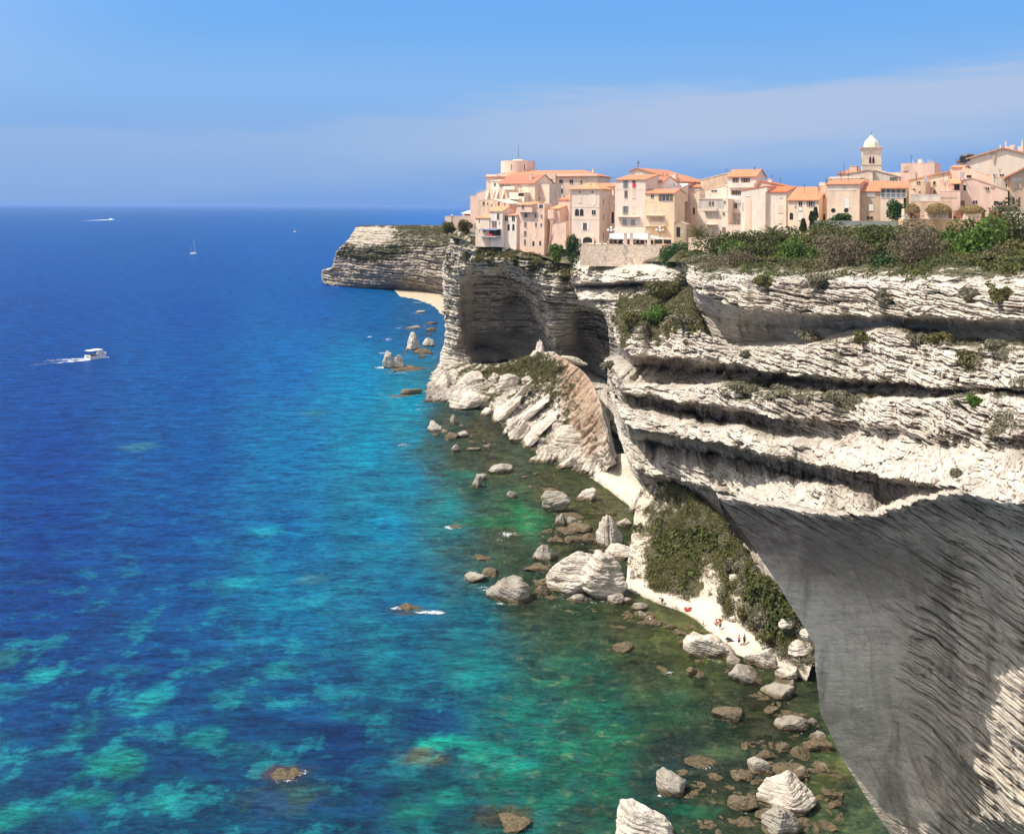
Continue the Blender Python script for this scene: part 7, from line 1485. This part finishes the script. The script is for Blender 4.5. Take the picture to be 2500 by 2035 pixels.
# distant motor yacht
g = G(272, 536.5); e = tag(empty('motor_yacht', (g.x, g.y, .1), R(8)), 'white motor yacht far out near the horizon with a long thin wake', 'boat')
hull(MB(), 24, 6, 3, -.5, 10, 1.2).build('hull', HULLW, e); MB().prism([(-9, 3.1), (6, 3.1), (3, 5.6), (-7, 5.8)], -2.4, 2.4).build('superstructure', HULLW, e); MB().tube([(-2, 0, 5.6), (-3, 0, 9)], .25, 6).build('radar_mast', HULLW, e)
MB().prism([(3.2, 4.2), (4.9, 4.2), (3.6, 5.2), (2.6, 5.2)], -2.45, 2.45).build('windscreen', GLASS, e)
a = G(270, 536.5); c = G(245, 537.5); d = G(180, 540); f_ = G(100, 543)
wake('long thin white wake drawn behind the far motor yacht', [(a.x, a.y), (c.x, c.y), (d.x, d.y)], 60, 70, .25, 1.5, .3, 60)
g = G(720, 566.5); e = tag(empty('sailing_boat', (g.x, g.y, .1), R(160)), 'tiny white boat far out, left of the headland', 'boat')
hull(MB(), 9, 3, 1.4, -.3, 8, .5).build('hull', HULLW, e); MB().prism([(-1.5, 1.5), (2, 1.5), (1.4, 2.6), (-1.2, 2.7)], -1, 1).build('cabin', HULLW, e); MB().tube([(0, 0, 1.3), (.3, 0, 13)], .12, 6).build('mast', HULLW, e)

# ------------------------------------------------------------------ people
SKIN = simple('skin', (.55, .31, .20), .6, .05, 8); SKIND = simple('tanned_skin', (.40, .21, .13), .6, .05, 8); HAIR = simple('dark_hair', (.035, .022, .016), .7, .1, 20)
CL = {k: simple('cloth_'+k, c, .9, .06, 6) for k, c in dict(red=(.55, .03, .05), dark=(.03, .035, .05), white=(.8, .78, .75), blue=(.06, .12, .35), pink=(.6, .2, .22), green=(.1, .2, .12)).items()}
POSE = {
 'stand': dict(hip=(0, 0, .92), chest=(0, .0, 1.36), neck=(0, .0, 1.50), head=(0, -.01, 1.64), kneeL=(-.10, -.02, .50), footL=(-.11, 0, .07), toeL=(-.12, -.17, .03), kneeR=(.11, -.05, .50), footR=(.13, .04, .07), toeR=(.14, -.13, .03), elL=(-.27, .02, 1.14), haL=(-.30, -.10, .90), elR=(.28, .02, 1.14), haR=(.24, -.22, 1.02)),
 'walk': dict(hip=(0, 0, .90), chest=(0, -.04, 1.34), neck=(0, -.06, 1.48), head=(0, -.09, 1.62), kneeL=(-.09, -.20, .52), footL=(-.10, -.30, .09), toeL=(-.11, -.46, .05), kneeR=(.10, .06, .48), footR=(.10, .34, .10), toeR=(.11, .22, .03), elL=(-.26, .12, 1.12), haL=(-.30, .16, .88), elR=(.26, -.14, 1.12), haR=(.25, -.34, .96)),
 'sit': dict(hip=(0, 0, .14), chest=(0, .12, .54), neck=(0, .12, .68), head=(0, .08, .82), kneeL=(-.16, -.34, .40), footL=(-.17, -.62, .08), toeL=(-.18, -.78, .04), kneeR=(.17, -.34, .42), footR=(.18, -.58, .08), toeR=(.19, -.74, .04), elL=(-.28, -.02, .38), haL=(-.20, -.28, .42), elR=(.28, -.02, .38), haR=(.20, -.30, .44)),
 'bend': dict(hip=(0, .1, .84), chest=(0, -.26, 1.12), neck=(0, -.40, 1.18), head=(0, -.52, 1.20), kneeL=(-.11, -.05, .48), footL=(-.12, .05, .07), toeL=(-.13, -.12, .03), kneeR=(.12, -.02, .48), footR=(.13, .12, .07), toeR=(.14, -.05, .03), elL=(-.24, -.40, .90), haL=(-.16, -.50, .66), elR=(.24, -.40, .90), haR=(.16, -.52, .66)),
 'lie': dict(hip=(0, 0, .13), chest=(0, .44, .16), neck=(0, .58, .18), head=(0, .73, .20), kneeL=(-.11, -.42, .20), footL=(-.12, -.84, .08), toeL=(-.14, -.92, .16), kneeR=(.12, -.40, .30), footR=(.13, -.74, .08), toeR=(.14, -.90, .06), elL=(-.30, .26, .09), haL=(-.32, .02, .08), elR=(.30, .28, .09), haR=(.36, .06, .08)),
 'wade': dict(hip=(0, 0, .55), chest=(0, -.02, .98), neck=(0, -.03, 1.12), head=(0, -.04, 1.26), kneeL=(-.10, -.05, .14), footL=(-.11, 0, -.28), toeL=(-.12, -.16, -.30), kneeR=(.11, -.08, .14), footR=(.13, .04, -.28), toeR=(.14, -.12, -.30), elL=(-.34, -.02, .84), haL=(-.52, -.12, .76), elR=(.34, -.02, .84), haR=(.50, -.14, .78)),
}
def person(label, loc, pose, rz=0, skin=None, trunks='dark', top=None, sc=1.0, group=None):
    J = {k: Vector(v) for k, v in POSE[pose].items()}; e = tag(empty('person', loc, rz), label, 'person', group); e.scale = (sc,)*3
    up = (J['neck']-J['hip']).normalized(); side = Vector((1, 0, 0)); J['shL'] = J['chest']+up*.05-side*.17; J['shR'] = J['chest']+up*.05+side*.17; J['hpL'] = J['hip']-side*.09-up*.02; J['hpR'] = J['hip']+side*.09-up*.02
    J['waist'] = J['hip'].lerp(J['chest'], .45)
    order = ['hip', 'waist', 'chest', 'neck', 'head', 'shL', 'elL', 'haL', 'shR', 'elR', 'haR', 'hpL', 'kneeL', 'footL', 'toeL', 'hpR', 'kneeR', 'footR', 'toeR']
    ed = [('hip', 'waist'), ('waist', 'chest'), ('chest', 'neck'), ('neck', 'head'), ('chest', 'shL'), ('shL', 'elL'), ('elL', 'haL'), ('chest', 'shR'), ('shR', 'elR'), ('elR', 'haR'), ('hip', 'hpL'), ('hpL', 'kneeL'), ('kneeL', 'footL'), ('footL', 'toeL'), ('hip', 'hpR'), ('hpR', 'kneeR'), ('kneeR', 'footR'), ('footR', 'toeR')]
    rad = dict(hip=.135, waist=.12, chest=.15, neck=.055, head=.10, shL=.065, elL=.042, haL=.034, shR=.065, elR=.042, haR=.034, hpL=.10, kneeL=.062, footL=.042, toeL=.03, hpR=.10, kneeR=.062, footR=.042, toeR=.03)
    def skinned(nm, names, edges, mat, k=1.0, root='hip'):
        me = D.meshes.new(nm); me.from_pydata([J[x] for x in names], [(names.index(a), names.index(b)) for a, b in edges], []); me.materials.append(mat)
        o = link(nm, me, e); md = o.modifiers.new('Skin', 'SKIN'); md.use_smooth_shade = True
        for i, x in enumerate(names): r = rad[x]*k; me.skin_vertices[0].data[i].radius = (r, r)
        me.skin_vertices[0].data[names.index(root)].use_root = True; o.modifiers.new('Sub', 'SUBSURF').levels = 1; o.modifiers['Sub'].render_levels = 1; return o
    skinned('body', order, ed, skin or SKIN)
    for sg in 'LR':    # five fingers on each hand
        h, d = J['ha'+sg], (J['ha'+sg]-J['el'+sg]).normalized(); s_ = d.orthogonal().normalized(); m = MB()
        for i in range(4): b0 = h+s_*(i-1.5)*.02+d*.03; m.tube([b0, b0+d*(.045+.006*(1.5-abs(i-1.5))), b0+d*.08+s_.cross(d)*.015], .009, 5, .007)
        m.tube([h+s_*.03, h+s_*.055+d*.035, h+s_*.055+d*.06], .010, 5, .008); m.build('hand', skin or SKIN, e)
    hd = J['head']+up*.02; fw = Vector((0, -1, 0)) if pose != 'lie' else Vector((0, 0, 1)); fw = (fw-up*fw.dot(up)).normalized(); rt = up.cross(fw)
    fc = MB(); q = hd+fw*.105
    fc.tube([q+up*.02, q+fw*.02-up*.015], .012, 5, .018)
    for s2 in (-1, 1): fc.tube([hd+rt*s2*.10+up*.02, hd+rt*s2*.115-up*.03], .016, 5)
    fc.build('face', skin or SKIN, e); m = MB()
    for s2 in (-1, 1): m.tube([q+rt*s2*.035+up*.03-fw*.015, q+rt*s2*.035+up*.03+fw*.002], .012, 6)
    m.tube([q+rt*.025-up*.045-fw*.02, q-rt*.025-up*.045-fw*.02], .008, 5); m.build('eyes_and_mouth', HAIR, e)
    n_ = ICO4*.118; me = mesh_np('hair', n_[:, :], ICO4F, HAIR, True); co = np.array([hd+up*.025-fw*.018]*1); 
    vv = n_*np.array([.95, .95, .95]); keepz = vv@np.array(up*.8-fw*.6); vv = vv*np.where(keepz > -.015, 1, .72)[:, None]
    me.vertices.foreach_set('co', (vv+np.array(hd+up*.025-fw*.012)).astype(np.float32).ravel()); link('hair', me, e)
    skinned('trunks' if not top else 'trousers', ['hip', 'hpL', 'kneeL', 'hpR', 'kneeR'], [('hip', 'hpL'), ('hpL', 'kneeL'), ('hip', 'hpR'), ('hpR', 'kneeR')], CL[trunks], 1.14)
    if top: skinned('shirt', ['hip', 'waist', 'chest', 'shL', 'elL', 'shR', 'elR'], [('hip', 'waist'), ('waist', 'chest'), ('chest', 'shL'), ('shL', 'elL'), ('chest', 'shR'), ('shR', 'elR')], CL[top], 1.13)
    return e
def on(px, py, z=.3): g = G(px, py, z); return (g.x, g.y, z)
SPt, SPv = SHEETS['scrub_slope']
def hit(px, py, sheet='scrub_slope'):
    V, S = SHEETS[sheet]; VV = V.reshape(-1, 3); a = VV[:, 0]/VV[:, 1]; b = (VV[:, 2]-H)/VV[:, 1]
    X = CX+F*(a+RO*b); Yp = HY+F*(-b+RO*a); d = (X-px)**2+(Yp-py)**2; k = np.where(d < 9)[0]
    if len(k) == 0: k = np.array([d.argmin()])
    return Vector(VV[k[VV[k, 1].argmin()]])
def pb(px, py): p_ = hit(px, py); return (p_.x, p_.y, max(p_.z, -.1)+.02)
person('person in a red top bending over at the left end of the beach', pb(1617, 1472), 'bend', R(-60), trunks='dark', top='red')
person('person lying on a red towel on the upper beach', pb(1682, 1484), 'lie', R(70), trunks='red')
person('person in pink sitting on the sand in the middle of the beach', pb(1747, 1522), 'sit', R(-30), trunks='pink', top='pink')
person('tanned person lying beside the seated one in pink', pb(1758, 1512), 'lie', R(-100), SKIND, 'red')
person('tanned person standing alone at the middle of the beach', pb(1757, 1536), 'stand', R(160), SKIND, 'dark')
person('person in an orange top, left of the two standing at the beach end', pb(1803, 1574), 'walk', R(150), SKIN, 'dark', 'pink')
person('person in dark green, right of the two standing at the beach end', pb(1815, 1573), 'stand', R(30), SKIND, 'dark', 'green')
person('sunbather lying in the shade at the back of the beach', pb(1845, 1540), 'lie', R(80), SKIND, 'dark')
person('small child at the water edge left of the seated group', pb(1716, 1527), 'stand', R(90), SKIN, 'dark', sc=.6)
g = G(1587, 1520, -.2); person('bather wading in the shallows beside a dark stone', (g.x, g.y, 0), 'wade', R(-20), SKIN, 'white')
# café guests behind the parapet
random.seed(11)
tp = H
zt = TWL.zb+TWL.he-.5
for i, (x, tp_, tr_) in enumerate(((1470, 'white', 'dark'), (1484, 'white', 'dark'), (1497, 'pink', 'dark'), (1508, 'blue', 'dark'), (1522, 'white', 'blue'), (1535, 'red', 'dark'), (1549, 'white', 'dark'), (1562, 'pink', 'dark'), (1576, 'blue', 'white'), (1600, 'white', 'dark'), (1452, 'blue', 'dark'))):
    c = P(x, 594, 318.6); NMS = ('leftmost but one', 'second', 'third', 'fourth', 'fifth', 'sixth', 'seventh', 'eighth', 'ninth', 'rightmost', 'leftmost')
    person('café guest in a %s top behind the terrace parapet, %s of the row' % (tp_, NMS[i]), (c.x, c.y, zt), 'stand', R(random.uniform(-60, 60)), SKIN, tr_, tp_)
# towel and beach stones
g = pb(1683, 1485); tag(MB().box(-.45, .45, -1, 1, -.02, .02).build('towel', CL['red'], None, g, R(70)), 'red towel under the person lying on the upper beach', 'towel')
g = pb(1785, 1558); tag(MB().box(-.5, .5, -.9, .9, -.02, .03).build('towel', CL['dark'], None, g, R(60)), 'dark towel on the sand left of the two standing people', 'towel')
g = pb(1862, 1532); tag(MB().box(-.4, .4, -.3, .3, -.02, .35).box(-.3, .3, -.2, .2, .35, .42).build('bag', CL['dark'], None, g, R(20)), 'dark bag left behind at the back of the beach', 'bag')
# ------------------------------------------------------------------ the air
HZ = MB().box(-40000, 40000, -3000, 62000, -9, 104)
m = D.materials.new('haze_air'); m.use_nodes = True; n = m.node_tree; n.nodes.clear()
o = N(n, 'ShaderNodeOutputMaterial'); v = N(n, 'ShaderNodeVolumePrincipled')
v.inputs['Color'].default_value = (.30, .52, .95, 1); v.inputs['Density'].default_value = 0.35e-4; v.inputs['Anisotropy'].default_value = .2
n.links.new(v.outputs[0], o.inputs['Volume'])
tag(HZ.build('haze', m), kind='stuff')
